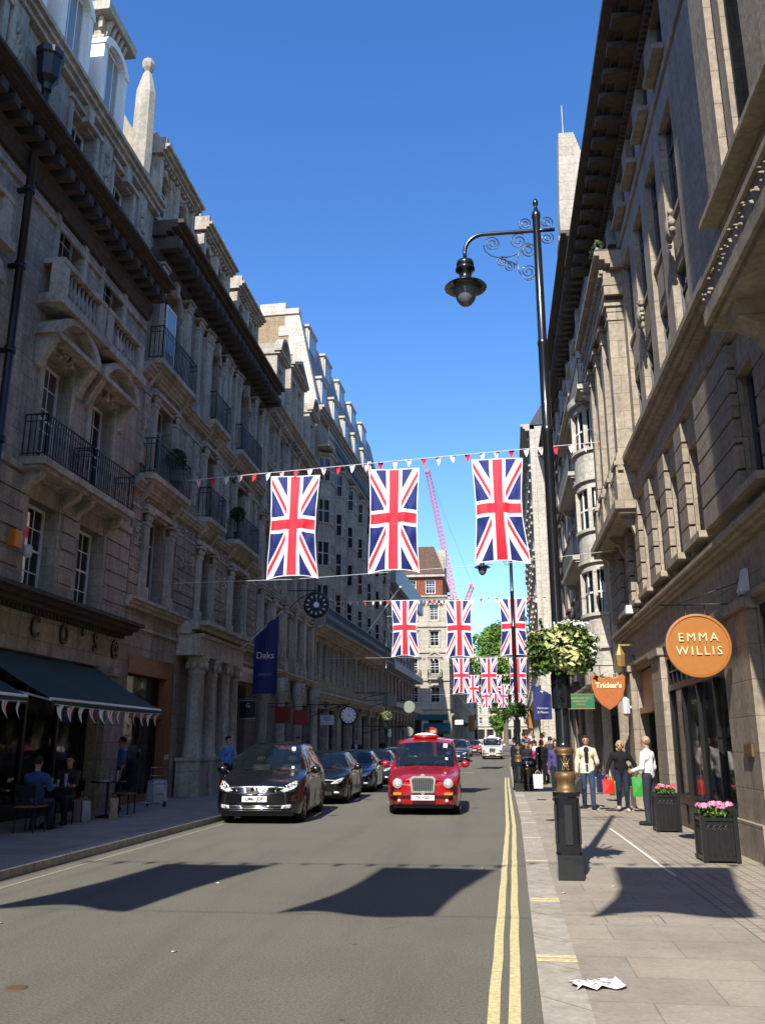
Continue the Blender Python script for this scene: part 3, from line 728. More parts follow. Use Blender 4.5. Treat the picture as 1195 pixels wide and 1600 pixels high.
for y in (26.7, 28.0, 29.4, 30.4):
    b = B.mb(); P = b.P(y, 0, .45)
    b.bx(y-.38, y+.38, 0, 1.15, .08, .82); b.bx(y-.42, y+.42, 1.15, 1.25, .04, .86)
    b.lathe([(.33, 1.25), (.34, 1.33), (.29, 1.4), (.28, 2.0), (.25, 3.75), (.29, 3.8), (.25, 3.85), (.28, 4.0), (.38, 4.22), (.40, 4.3)], 14, (P[0], P[1], 0))
    for k in range(8): a = k*math.pi/4; b.ball((P[0]+.31*math.cos(a), P[1]+.31*math.sin(a), 4.02), (.09, .09, .14), 5, 3)
    B.put(b, 'column', 'stone_trim')
b = B.mb(); b.bx(30.65, 33.95, .5, 3.9, -.3, -.28); b.bx(27.22, 28.58, 0, 3.9, -.3, -.28); B.put(b, 'shop_window', 'shop_glass')
b = B.mb(); b.bx(30.9, 34.8, 3.95, 4.5, .003, .25); b.bx(31.4, 31.5, .5, 3.9, -.28, -.2); b.bx(32.8, 32.9, .5, 3.9, -.28, -.2); b.bx(30.6, 34.0, .4, .55, -.3, .05)
B.put(b, 'shopfront', 'black_paint')

# ================= LEFT C : pale carved building with clock =================
C = Fac('carved_stone_building', 'pale weathered stone building with sunlit pedimented dormers, a black street clock bracketed to its front', (-9.7, 34.9), (-9.75, 46.3), (1, 0))
cc = [36.3, 38.4, 40.6, 42.8, 45.0]; ops = []
for c in cc: ops += [(c-.5, c+.5, 5.6, 7.6), (c-.5, c+.5, 8.6, 10.8), (c-.5, c+.5, 11.8, 13.5), (c-.45, c+.45, 14.2, 15.7)]
b = C.mb(); C.wall(b, 34.9, 46.3, 4.6, 16.4, ops, .4); C.wall(b, 34.9, 46.3, 0, 4.6, [(36.0, 37.6, 0, 3.6, 1), (39.2, 41.2, .5, 3.6), (42.6, 45.6, .5, 3.6)])
C.put(b, 'wall', 'stone_grey'); C.mass(34.9, 46.3, 0, 17, -.42)
b = C.mb(); C.cornice(b, 34.9, 46.35, 16.2, 16.6, .6); C.mods(b, 34.9, 46.3, .4, .18, 16.0, 16.2, 0, .4)
for z, p in ((4.6, .35), (8.0, .15), (11.2, .25), (13.8, .12)): C.cornice(b, 34.9, 46.32, z, z+.28, p)
for i, c in enumerate(cc):
    for (z0, z1) in ((5.6, 7.6), (8.6, 10.8), (11.8, 13.5), (14.2, 15.7)): b.bx(c-.64, c-.51, z0, z1+.1, .003, .07); b.bx(c+.51, c+.64, z0, z1+.1, .003, .07); b.bx(c-.7, c+.7, z1+.1, z1+.22, .003, .16)
    (C.segped if i % 2 == 0 else C.triped)(b, c, 11.12, 1.6, .45, .3)
    C.carve(b, c+1.05, 15.2, .5, 1.4, .03, 16); C.carve(b, c+1.05, 9.8, .5, 1.2, .03, 14)
for y in (35.2, 37.35, 39.5, 41.7, 43.9, 46.0): C.pilaster(b, y, .42, 4.9, 8.0, .22); C.pilaster(b, y, .36, 8.3, 11.2, .14); C.pilaster(b, y, .36, 11.5, 16.0, .14)
for y in (35.3, 38.4, 42.0, 45.9):
    b.lathe([(.3, 0), (.3, .9), (.24, 1.0), (.22, 3.6), (.3, 3.8), (.34, 4.5)], 10, b.P(y, 0, .3)); C.carve(b, y, 4.1, .5, .5, .6, 12)
    C.carve(b, y, 5.4, .7, .9, .4, 16)
C.put(b, 'stone_trim', 'stone_trim')
for c in cc:
    C.window(c, 5.6, 1.0, 2.0, .3, 2, 3); C.window(c, 8.6, 1.0, 2.2, .3, 2, 3); C.window(c, 11.8, 1.0, 1.7, .3, 2, 3); C.window(c, 14.2, .9, 1.5, .3, 2, 2)
b = C.mb(); b.bx(39.2, 41.2, .5, 3.6, -.3, -.28); b.bx(42.6, 45.6, .5, 3.6, -.3, -.28); b.bx(36, 37.6, 0, 3.6, -.36, -.34); C.put(b, 'shop_window', 'shop_glass')
for i, (y, k) in enumerate(((37.4, 'seg'), (41.0, 'tri'), (44.9, 'seg'))):
    W = .85 if k == 'seg' else 1.6; b = C.mb(); H = 19.5 if k == 'seg' else 20.1
    b.bx(y-W, y-W+.35, 16.65, H, -1.8, .12); b.bx(y+W-.35, y+W, 16.65, H, -1.8, .12); b.bx(y-W+.35, y+W-.35, 16.65, 17.1, -1.8, .05); b.bx(y-W+.35, y+W-.35, H-.5, H, -1.8, .05)
    if k == 'tri': b.bx(y-.15, y+.15, 17.1, H-.5, -.3, .1)
    b.bx(y-W-.08, y+W+.08, H-.12, H, -1.85, .26)
    (C.segped if k == 'seg' else C.triped)(b, y, H+.12, 2*W+.3, .8, .36)
    b.bx(y-W+.1, y+W-.1, H, H+.5, -1.8, 0)
    o = C.put(b, 'dormer', 'stone_pale')
    if k == 'seg': C.window(y, 17.1, 2*W-.7, H-17.6, .2, 2, 2, 'sash', parent=o)
    else:
        for e in (-1, 1): C.window(y+e*(W-.35+.15)/2, 17.1, W-.5, H-17.6, .2, 2, 2, 'sash', parent=o)
b = C.mb(); b.prism([b.P(34.95, 16.6, -.3), b.P(34.95, 20.9, -2.0), b.P(34.95, 21.4, -6), b.P(34.95, 16.6, -6)], (11.3, 0, 0)); C.put(b, 'roof', 'slate')
# ================= LEFT D : bay windowed =================
D = Fac('bay_window_building', 'stone building with stacked white bay windows, a long iron balcony and a lead mansard roof', (-9.75, 46.3), (-8.75, 70), (1, 0))
yb = [48.4+3.35*i for i in range(7)]; ops = []
b = D.mb(); D.wall(b, 46.3, 70, 0, 20.3, [(y-1.2, y+1.2, .5, 3.6) for y in yb]+[(y-.5+e, y+.5+e, 5.2, 7.2) for y in yb for e in (-.75, .75)], .35)
D.put(b, 'wall', 'stone_grey'); D.mass(46.3, 70, 0, 20.5, -.37)
# flank of the taller roof: buff brick party wall with white quoins, seen above C
b = D.mb(); b.prism([b.P(46.3, 16, .0), b.P(46.3, 20.8, .1), b.P(46.3, 26.8, -1.2), b.P(46.3, 27.1, -7.6), b.P(46.3, 16, -7.6)], (.5, 0, 0)); D.put(b, 'party_wall', 'brick_buff')
b = D.mb()
for k in range(12):
    z = 19.0+k*.63; dd = .0 if z < 20.8 else .1-1.3*(z-20.8)/6; b.prism([b.P(46.25, z, dd+.03+(0 if z < 20.8 else 0)), b.P(46.25, z+.63, (dd if z < 20.8 else dd-.136)+.03), b.P(46.25, z+.63, dd-(1.0 if k % 2 else 1.5)), b.P(46.25, z, dd-(1.0 if k % 2 else 1.5))], (.58, 0, 0))
b.bx(46.22, 46.86, 26.7, 27.05, -7.7, -1.15); b.bx(46.3, 47.4, 27.0, 27.5, -3.6, -2.0)
D.put(b, 'quoins', 'stone_white')
b = D.mb(); D.cornice(b, 46.3, 70.1, 20.3, 20.75, .5); D.cornice(b, 46.3, 70.1, 7.5, 7.9, .5); D.cornice(b, 46.3, 70.1, 4.0, 4.5, .4)
for y in yb:
    for e in (-.75, .75): b.bx(y+e-.62, y+e-.5, 5.1, 7.3, .003, .1); b.bx(y+e+.5, y+e+.62, 5.1, 7.3, .003, .1)
for i in range(8): D.pilaster(b, 46.75+i*3.3, .4, 0, 4.0, .15)
D.put(b, 'stone_trim', 'stone_trim')
for y in yb:
    for e in (-.75, .75): D.window(y+e, 5.2, 1.0, 2.0, .25, 2, 2)
b = D.mb()
for y in yb: b.bx(y-1.2, y+1.2, .5, 3.6, -.3, -.28)
D.put(b, 'shop_window', 'shop_glass')
def bay(F, y, z0, z1, w, proj, mat, floors, fm='frame_grey', pm='window_glass'):
    b = F.mb(); P = [(y-w/2, 0), (y-w/2+proj*.8, proj), (y+w/2-proj*.8, proj), (y+w/2, 0)]
    def slab(a, c, ex=0):
        pts = [(P[0][0]-ex, 0), (P[1][0]-ex*.4, proj+ex), (P[2][0]+ex*.4, proj+ex), (P[3][0]+ex, 0)]
        b.prism([b.P(p[0], a, p[1]+.002) for p in pts], (0, 0, c-a))
    fh = (z1-z0)/floors
    for k in range(floors):
        a = z0+k*fh; slab(a, a+fh*.36); slab(a+fh*.36, a+fh*.40, .05); slab(a+fh*.93, a+fh)
        for p in P: b.box(p[0]-F.o-.07, p[0]-F.o+.07, F.sg*p[1]-.07, F.sg*p[1]+.07, a+fh*.4, a+fh*.93)
    slab(z1, z1+.2, .1)
    o = F.put(b, 'bay_window', mat)
    g = F.mb()
    q = [(P[0][0]+.03, 0), (P[1][0]+.02, proj-.05), (P[2][0]-.02, proj-.05), (P[3][0]-.03, 0)]
    for k in range(floors):
        a = z0+k*fh; g.prism([g.P(p[0], a+fh*.4, p[1]) for p in q], (0, 0, fh*.53))
    F.put(g, 'pane', pm, o)
    f = F.mb()
    for k in range(floors):
        a = z0+k*fh
        for i in range(3):
            (ya, da), (yc_, dc) = P[i], P[i+1]
            for t in ((.5,) if i != 1 else (.33, .67)):
                yy, dd = ya+(yc_-ya)*t, da+(dc-da)*t; f.bx(yy-.025, yy+.025, a+fh*.4, a+fh*.93, dd-.06, dd+.0)
            f.prism([f.P(ya, a+fh*.66, da-.055), f.P(yc_, a+fh*.66, dc-.055), f.P(yc_, a+fh*.66, dc), f.P(ya, a+fh*.66, da)], (0, 0, .06))
    F.put(f, 'window_frame', fm, o)
for y in yb: bay(D, y, 8.0, 18.0, 2.3, .62, 'stone_pale', 4)
b = D.mb(); b.bx(46.6, 69.9, 7.9, 7.98, .01, .8); o = D.put(b, 'balcony', 'stone_trim')
def longrail(F, y0, y1, z, d, parent, h=1.0, st=.14):
    r = F.mb(); n = int((y1-y0)/st)
    for i in range(n): y = y0+(y1-y0)*i/n; r.bx(y-.012, y+.012, z, z+h, d-.012, d+.012)
    r.bx(y0, y1, z+h, z+h+.04, d-.02, d+.02); r.bx(y0, y1, z+.06, z+.09, d-.015, d+.015); r.bx(y0, y1, z+h*.5, z+h*.5+.03, d-.015, d+.015)
    for i in range(n//3): y = y0+.2+(y1-y0)*i*3/n; r.bl(y, z+.5, d, .14, .22, .02, 6, 3)
    return F.put(r, 'railing', 'iron', parent)
longrail(D, 46.6, 69.9, 7.98, .78, o)
b = D.mb(); b.bx(46.6, 69.9, 18.3, 18.4, .01, .75); o = D.put(b, 'balcony', 'stone_trim'); longrail(D, 46.6, 69.9, 18.4, .73, o)
b = D.mb(); b.prism([b.P(46.84, 20.75, .15), b.P(46.84, 26.4, -1.15), b.P(46.84, 26.8, -6), b.P(46.84, 20.75, -6)], (23.1, 0, 0)); D.put(b, 'roof', 'lead_dark')
for i in range(7):
    y = 48.2+3.3*i; b = D.mb(); b.bx(y-.7, y+.7, 21.0, 22.9, -2, -.05); b.bx(y-.8, y+.8, 22.9, 23.05, -2, .05); o = D.put(b, 'dormer', 'stone_white'); D.window(y, 21.15, 1.2, 1.6, .03, 2, 1, 'none', 'frame_grey', 'glass_bright', o)
for i in range(5):
    y = 48.3+4.2*i; b = D.mb(); b.bx(y-1.0, y+1.0, 24.0, 26.3, -3.4, -.85); b.bx(y-1.1, y+1.1, 26.3, 26.45, -3.5, -.75); o = D.put(b, 'dormer', 'stone_white'); D.window(y, 24.3, 1.8, 1.9, .83, 3, 1, 'none', 'frame_grey', 'glass_bright', o)
# ================= far left, generic storeys =================
def rowhouse(name, label, P0, P1, n, zt, storeys, wallm, trimm, winm='white_paint', pitch=2.6, shop='shop_glass', roofm=None, wfrac=.45, group=None, o=None, flatback=9):
    F = Fac(name, label, P0, P1, n, group=group); y0 = F.o; y1 = F.o+F.L
    nb = max(1, int(F.L/pitch)); p = F.L/nb; ops = []; gz = hz(P0[1])
    g0 = gz+4.3; fh = (zt-g0)/storeys
    for k in range(nb):
        c = y0+p*(k+.5)
        for j in range(storeys): ops.append((c-p*wfrac/2, c+p*wfrac/2, g0+fh*j+fh*.22, g0+fh*j+fh*.8))
        ops.append((c-p*.38, c+p*.38, gz+.5, gz+3.3))
    b = F.mb(); F.wall(b, y0, y1, 0, zt, ops, .3)
    for y in (y0, y1): b.quad(b.P(y, 0, 0), b.P(y, zt, 0), b.P(y, zt, -.31), b.P(y, 0, -.31))
    F.put(b, 'wall', wallm)
    F.mass(y0, y1, 0, zt+.2, -.32, -flatback, wallm)
    b = F.mb(); F.cornice(b, y0-.05, y1+.05, zt-.1, zt+.35, .55); F.cornice(b, y0-.02, y1+.02, g0-.35, g0-.05, .4)
    for j in range(1, storeys): b.bx(y0, y1, g0+fh*j-.06, g0+fh*j+.06, .003, .12)
    for k in range(nb):
        c = y0+p*(k+.5)
        for j in range(storeys): b.bx(c-p*wfrac/2-.12, c+p*wfrac/2+.12, g0+fh*j+fh*.8, g0+fh*j+fh*.8+.16, .003, .14); b.bx(c-p*wfrac/2-.1, c+p*wfrac/2+.1, g0+fh*j+fh*.22-.12, g0+fh*j+fh*.22, .003, .14)
        b.bx(y0+p*k-.16, y0+p*k+.16, 0, g0-.35, .003, .14)
    F.put(b, 'stone_trim', trimm)
    for k in range(nb):
        c = y0+p*(k+.5)
        for j in range(storeys): F.window(c, g0+fh*j+fh*.22, p*wfrac, fh*.58, .2, 2, 3, 'sash', winm)
    b = F.mb()
    for k in range(nb): c = y0+p*(k+.5); b.bx(c-p*.38, c+p*.38, gz+.5, gz+3.3, -.25, -.23)
    F.put(b, 'shop_window', shop)
    if roofm:
        b = F.mb(); b.prism([b.P(y0, zt+.3, 0), b.P(y0, zt+2.8, -1.5), b.P(y0, zt+3, -flatback), b.P(y0, zt+.3, -flatback)], (F.L, 0, 0)); F.put(b, 'roof', roofm)
    return F
E_ = rowhouse('modern_building', 'plain grey building with a dark slanted fascia beyond the bay windowed front', (-8.75, 70.2), (-8.1, 90), (1, 0), 14.9, 3, 'stone_grey', 'lead', 'frame_grey', 2.2, roofm=None, wfrac=.7)
b = E_.mb(); b.bx(70.2, 90, 14.6, 16.4, .56, 1.0); b.bx(70.2, 90, 7.6, 8.2, .02, .9); b.bx(70.2, 90, 4.6, 5.0, .45, 1.0); E_.put(b, 'fascia', 'lead')
L7 = rowhouse('long_stone_terrace', 'shaded stone terrace receding along the left side behind the flags', (-4.9, 98.3), (-4.4, 185), (1, 0), 15.5, 4, 'stone_grey', 'stone_trim', pitch=3.0, roofm='slate', flatback=3.2)
# corner building, cream stone flank facing the camera, red brick top storey
K = Fac('corner_building', 'cream stone corner building with a red brick top storey and steep tiled roof', (-11.5, 98), (-4.9, 98), (0, -1))
zs = [1.3, 5.6, 8.7, 11.8, 14.7]; xs = [2.6, 5.0]
ops = [(x-.5, x+.5, z+.6, z+2.3) for x in xs for z in zs[1:]]+[(x-.8, x+.8, 1.6, 4.3) for x in xs]
b = K.mb(); K.wall(b, 0, 6.6, 0, 18.0, ops, .3); K.put(b, 'wall', 'stone_cream'); b = K.mb(); b.bx(.01, 6.6, 0, 17.9, -.32, -12); K.put(b, 'rear_mass', 'stone_cream')
b = K.mb(); K.wall(b, 0, 6.0, 18.0, 20.3, [(x-.55, x+.55, 18.4, 20.0) for x in (2.4, 4.6)], .2, -.3); b.bx(0, 6.0, 18, 20.3, -.52, -11); K.put(b, 'brick_storey', 'brick_red')
b = K.mb(); K.cornice(b, -.2, 6.9, 17.5, 18.05, .6); b.bx(6.6, 7.2, 17.5, 18.05, -12, .6); b.bx(-.1, 6.3, 20.3, 20.6, -11, .1)
for z in zs[1:]: b.bx(0, 6.62, z-.15, z+.1, .003, .16)
for x in xs:
    for z in zs[1:]: b.bx(x-.65, x-.51, z+.5, z+2.4, .003, .1); b.bx(x+.51, x+.65, z+.5, z+2.4, .003, .1); b.bx(x-.7, x+.7, z+2.35, z+2.5, .003, .2)
    K.triped(b, x, 11.3, 1.7, .6, .3)
K.mods(b, 0, 6.6, .5, .22, 17.2, 17.5, 0, .35)
K.put(b, 'stone_trim', 'stone_trim_light')
for x in xs:
    for z in zs[1:]: K.window(x, z+.6, 1.0, 1.7, .18, 2, 3)
    K.iron_balcony(x-.8, x+.8, 8.85, .4, .9)
for x in (2.4, 4.6): K.window(x, 18.4, 1.1, 1.6, .1, 3, 3, d=-.3)
b = K.mb(); P = b.P
b.add([P(-.2, 20.6, .15), P(6.3, 20.6, .15), P(6.3, 20.6, -11), P(-.2, 20.6, -11), P(.9, 24.2, -1.6), P(5.0, 24.2, -1.6), P(5.0, 24.2, -9), P(.9, 24.2, -9)], [(0, 1, 5, 4), (1, 2, 6, 5), (2, 3, 7, 6), (3, 0, 4, 7), (4, 5, 6, 7)])
K.put(b, 'roof', 'tile_red')
b = K.mb(); b.bx(5.2, 6.2, 20.6, 24.4, -6, -4.5); b.bx(5.0, 6.1, 20.7, 23.2, -3.4, -2.4); K.put(b, 'chimney', 'stone_cream')
b = K.mb(); b.bx(1.5, 6.3, 4.3, 4.9, .02, .1); K.put(b, 'shopfront', 'teal')
b = K.mb(); 
for x in xs: b.bx(x-.8, x+.8, 1.6, 4.3, -.2, -.18)
K.put(b, 'shop_window', 'shop_glass')
aw = empty('awning', (-6.2, 97.9, 0)); tag(aw, 'small dark teal awning over the shop in the cream corner building', 'awning')
b = MB(); b.quad((-1.6, 0, 4.0), (1.3, 0, 4.0), (1.3, -1.4, 3.1), (-1.6, -1.4, 3.1)); b.quad((-1.6, -1.4, 3.1), (1.3, -1.4, 3.1), (1.3, -1.41, 2.8), (-1.6, -1.41, 2.8)); b.build('canopy', 'teal', aw)
b = MB(); b.tube([(-1.6, -.02, 3.0), (-1.6, -1.4, 3.08)], .02); b.tube([(1.3, -.02, 3.0), (1.3, -1.4, 3.08)], .02); b.build('awning_frame', 'white_paint', aw)

b = MB(); b.box(-9.65, -9.5, 16.02, 16.3, 5.5, 5.85); tag(b.build('alarm_box', 'amber'), 'small yellow alarm box on the grey rusticated wall beside the first floor window', 'alarm box')
b = MB(); b.lathe([(.0, 5.35), (.09, 5.4), (.09, 5.6), (.0, 5.65)], 8, (-9.5, 16.55, 0)); b.box(-9.68, -9.5, 16.53, 16.57, 5.48, 5.52); tag(b.build('wall_camera', 'frame_grey'), 'pale round camera housing next to the yellow alarm box', 'camera')
for i, (y, z, s_) in enumerate(((24.35, 9.0, .33), (31.0, 9.0, .3))):
    t = empty('potted_bush', (-9.45, y, z)); tag(t, f"{['nearer','farther'][i]} clipped round bush standing on a balcony of the ornate building", 'bush', 'bushes on the balconies')
    b = MB(); b.lathe([(.12, 0), (.17, .35), (.18, .38)], 10); b.tube([(0, 0, .3), (0, 0, 1.0)], .02); b.build('pot', 'black_paint', t)
    b = MB(); leaves(b, (0, 0, 1.1), (s_, s_, s_), 700, .05, random.Random(i), 0, .6); b.build('foliage', 'leaf_dark', t)
# ================= RIGHT R1 : big light stone block =================
RX = 3.75
Q = Fac('light_stone_building', 'large pale stone office building with a pilaster screen and deep bracketed cornice on the right', (RX, -26), (RX, 27.0), (-1, 0))
pc = [12.1]+[15.45+1.77*i for i in range(6)]; pc = [c for c in pc if c < 26.4]
ops = []
for c in pc:
    ops += [(c-.56, c+.56, 5.12, 6.95), (c-.58, c+.58, 8.95, 13.9), (c-.52, c+.52, 15.15, 16.5)]
shops = [(14.45, 19.65), (20.9, 24.1), (10.2, 12.9), (25.05, 26.8)]
b = Q.mb(); Q.wall(b, -26, 27.0, 4.3, 17.0, ops, .45)
Q.put(b, 'wall', 'stone_right')
b = Q.mb(); Q.wall(b, -26, 27.0, 0, 4.3, [(a, c, .0, 3.55) for a, c in shops], .5)
Q.put(b, 'shop_storey', 'stone_right_low')
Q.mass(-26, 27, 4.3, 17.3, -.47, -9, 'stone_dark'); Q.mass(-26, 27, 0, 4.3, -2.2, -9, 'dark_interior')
b = Q.mb()                                    # rusticated piers between first floor windows
for i, c in enumerate(pc):
    n = pc[i+1] if i+1 < len(pc) else 27.4
    a0 = c+.56; a1 = (n-.56) if i+1 < len(pc) else 27.0
    if a1-a0 > .1: Q.courses(b, a0, a1, 5.1, 7.5, .4, .12, .045)
Q.courses(b, -10, 11.5, 4.9, 7.4, .4, .12, .045)
Q.put(b, 'rustication', 'stone_right_low')
b = Q.mb()
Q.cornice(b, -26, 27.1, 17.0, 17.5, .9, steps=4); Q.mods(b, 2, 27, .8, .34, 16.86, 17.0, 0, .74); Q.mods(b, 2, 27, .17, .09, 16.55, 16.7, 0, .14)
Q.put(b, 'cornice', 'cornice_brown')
b = Q.mb()
Q.cornice(b, -26, 27.02, 4.55, 4.78, .2); Q.cornice(b, -26, 27.02, 8.35, 8.75, .32); Q.cornice(b, -26, 27.02, 7.55, 7.7, .1)
b.bx(-26, 27, 14.55, 14.7, .003, .05)
for c in pc:
    b.bx(c-.62, c+.62, 5.0, 5.12, .003, .24); b.bx(c-.58, c+.58, 15.02, 15.15, .003, .22)
    b.bx(c-.575, c+.575, 10.65, 11.75, -.3, -.1); b.bx(c-.575, c+.575, 11.66, 11.75, -.1, -.04); b.bx(c-.4, c+.4, 10.85, 11.5, -.1, -.07)
Q.put(b, 'stone_trim', 'stone_right')
b = Q.mb()
for c in pc[1::2]: Q.carve(b, c, 11.3, .5, .8, .08, 30); b.bl(c, 11.3, .08, .16, .26, .1, 8, 6)
Q.put(b, 'carved_cartouche', 'stone_right')
for c in pc:
    Q.window(c, 5.12, 1.12, 1.83, .2, 2, 2, 'sash', 'lead_dark'); Q.window(c, 8.95, 1.16, 1.7, .2, 2, 2, 'case', 'lead_dark'); Q.window(c, 11.75, 1.16, 2.15, .2, 2, 2, 'case', 'lead_dark'); Q.window(c, 15.15, 1.04, 1.35, .2, 2, 2, 'sash', 'lead_dark')
# projecting near pavilion with pilasters and balconies
b = Q.mb()
PV = 10.55; pd_ = .55
Q.wall(b, -26, PV, 7.9, 17.0, [(9.0, 9.8, 8.7, 12.2)], .4, pd_); b.quad(b.P(PV, 7.9, pd_), b.P(PV, 17.0, pd_), b.P(PV, 17.0, 0), b.P(PV, 7.9, 0))
b.bx(PV-.75, PV-.1, 8.2, 16.9, pd_+.003, pd_+.18); b.bx(PV-.02, PV+.45, 8.2, 16.9, 0.003, .28); b.bx(PV-1.1, PV-.85, 8.2, 16.9, pd_+.003, pd_+.1)
b.bx(7.6, 8.5, 8.2, 16.9, pd_+.003, pd_+.2)
Q.put(b, 'end_pavilion', 'stone_right')
b = Q.mb(); Q.cornice(b, -26, PV-.1, 7.95, 8.2, pd_+.35, 0); 
b.bx(-26, PV+.05, 6.8, 6.98, .003, .92); b.bx(-26, PV, 6.98, 7.3, .75, .9); b.bx(-26, PV+.02, 7.3, 7.38, .7, .95); b.bx(-26, PV+.02, 6.7, 6.8, .003, .86)
for k in range(40): y = PV-.12-k*.19; Q.carve(b, y, 7.15, .15, .2, .91, 3, k)
for y in (9.9, 6.8): b.prof(y-.2, y+.2, [(.003, 6.7), (.8, 6.7), (.78, 6.5), (.5, 6.35), (.3, 6.0), (.003, 5.8)])
Q.put(b, 'balcony', 'stone_right')
b = Q.mb(); b.bx(9.05, 9.75, 8.75, 12.2, pd_-.3, pd_-.28); Q.put(b, 'pane', 'window_glass')
# far pilaster screen
cy = [21.95, 23.45, 24.95, 26.45]
b = Q.mb()
Q.cornice(b, 21.3, 27.2, 13.95, 14.45, .72, 0.0, 4); b.bx(21.5, 27.1, 13.25, 13.95, .003, .5); b.bx(21.48, 27.12, 13.52, 13.58, .003, .53); Q.mods(b, 21.4, 27.1, .2, .1, 13.86, 13.96, .5, .6)
for k in range(12): b.bl(21.4+k*.5, 14.52, .62, .07, .1, .06)
Q.put(b, 'entablature', 'stone_right')
b = Q.mb(); b.bx(21.3, 27.2, 14.45, 14.5, .003, .7); b.bx(21.6, 27.1, 13.2, 13.26, .003, .45); Q.put(b, 'entablature_capping', 'cornice_brown')
for y in cy:
    b = Q.mb()
    b.bx(y-.28, y+.28, 7.52, 8.5, .003, .50); b.bx(y-.32, y+.32, 8.5, 8.62, .003, .54)
    b.bx(y-.27, y+.27, 8.62, 8.76, .003, .48); b.bx(y-.24, y+.24, 8.76, 8.86, .003, .45); b.bx(y-.21, y+.21, 8.86, 12.6, .003, .41)
    b.bx(y-.24, y+.24, 12.6, 12.66, .003, .45); b.bx(y-.21, y+.21, 12.66, 12.85, .003, .42); b.bx(y-.23, y+.23, 12.85, 13.0, .003, .44); b.bx(y-.28, y+.28, 13.0, 13.1, .003, .5); b.bx(y-.25, y+.25, 13.1, 13.2, .003, .47)
    Q.put(b, 'pilaster', 'stone_right')
b = Q.mb(); b.bx(21.4, 27.2, 7.3, 7.52, .003, .62); b.bx(21.6, 27.1, 8.36, 8.48, .325, .46); b.bx(21.5, 27.15, 7.2, 7.3, .003, .54)
for y in (21.9, 24.2, 26.4): b.prof(y-.12, y+.12, [(.003, 7.2), (.45, 7.2), (.4, 7.05), (.2, 6.95), (.12, 6.7), (.003, 6.6)])
for k in range(28):
    y = 21.7+k*.195
    if min(abs(y-q) for q in cy) < .34: continue
    b.lathe([(.05, 7.52), (.08, 7.75), (.035, 8.1), (.06, 8.36)], 6, b.P(y, 0, .40))
Q.put(b, 'balustrade', 'stone_right')
b = MB(); leaves(b, (3.2, 21.9, 14.75), (.16, .5, .28), 240, .09, random.Random(2), 0, .1); leaves(b, (3.15, 21.6, 14.6), (.14, .2, .2), 120, .08, random.Random(3), 0, .1)
tag(b.build('fern', 'leaf_dark'), 'small dark ferns sprouting on top of the pilaster screen cornice', 'plant')
# ground floor piers and shopfronts
b = Q.mb()
for (a, c) in ((12.95, 14.4), (19.7, 20.85), (24.15, 25.0), (26.82, 26.98)):
    b.bx(a, c, .55, 3.5, .003, .16); b.bx(a-.05, c+.05, 0, .55, .003, .24); b.bx(a-.04, c+.04, 3.5, 3.66, .003, .22)
b.bx(-26, 27, 3.66, 3.74, .003, .1); b.bx(4, 10.1, 0, 3.5, .003, .16)
Q.put(b, 'shop_pier', 'stone_right_low')
def front(a, c, rec, nn, riser=.6, zt=3.5):
    b = Q.mb(); e = rec
    b.bx(a, c, 0, riser, e-.3, e+.08); b.bx(a, c, riser, riser+.06, e-.1, e+.14); b.bx(a, c, 2.72, 2.84, e-.08, e+.05); b.bx(a, a+.1, riser, zt, e-.12, e+.04); b.bx(c-.1, c, riser, zt, e-.12, e+.04); b.bx(a, c, zt-.12, zt+.04, e-.12, e+.06)
    for k in range(1, nn): y = a+(c-a)*k/nn; b.bx(y-.035, y+.035, riser, 2.72, e-.08, e+.04)
    for k in range(1, nn*3): y = a+(c-a)*k/nn/3; b.bx(y-.016, y+.016, 2.84, zt-.12, e-.05, e+.02)
    b.bx(a, c, 3.1, 3.13, e-.05, e+.02)
    for k in range(nn): y0_ = a+(c-a)*k/nn+.15; y1_ = a+(c-a)*(k+1)/nn-.15; b.bx(y0_, y1_, .12, riser-.12, e+.08, e+.10)
    Q.put(b, 'shopfront', 'black_paint')
    for (z0, z1) in ((riser, 2.72), (2.84, zt-.1)):
        for k in range(nn):
            b = Q.mb(); b.bx(a+(c-a)*k/nn+.03, a+(c-a)*(k+1)/nn-.03, z0, z1, e-.04, e-.025); Q.put(b, 'shop_window', 'shop_glass')
front(14.45, 19.65, .0, 4); front(20.9, 24.1, -.28, 2); front(10.2, 12.9, -.1, 2); front(25.05, 26.8, -.35, 2)
b = Q.mb(); b.bx(14.47, 14.57, .6, 2.72, .04, .07); b.bx(17.9, 18.25, .66, 2.7, -.12, -.08); Q.put(b, 'white_post', 'white_paint')
b = Q.mb(); b.bx(20.92, 24.08, 2.55, 3.48, -.2, -.12); b.bx(20.92, 24.08, 2.4, 2.55, -.2, -.02); Q.put(b, 'shop_fascia', 'wood_brown')
for k, ch in enumerate("TAYLOR"): pass
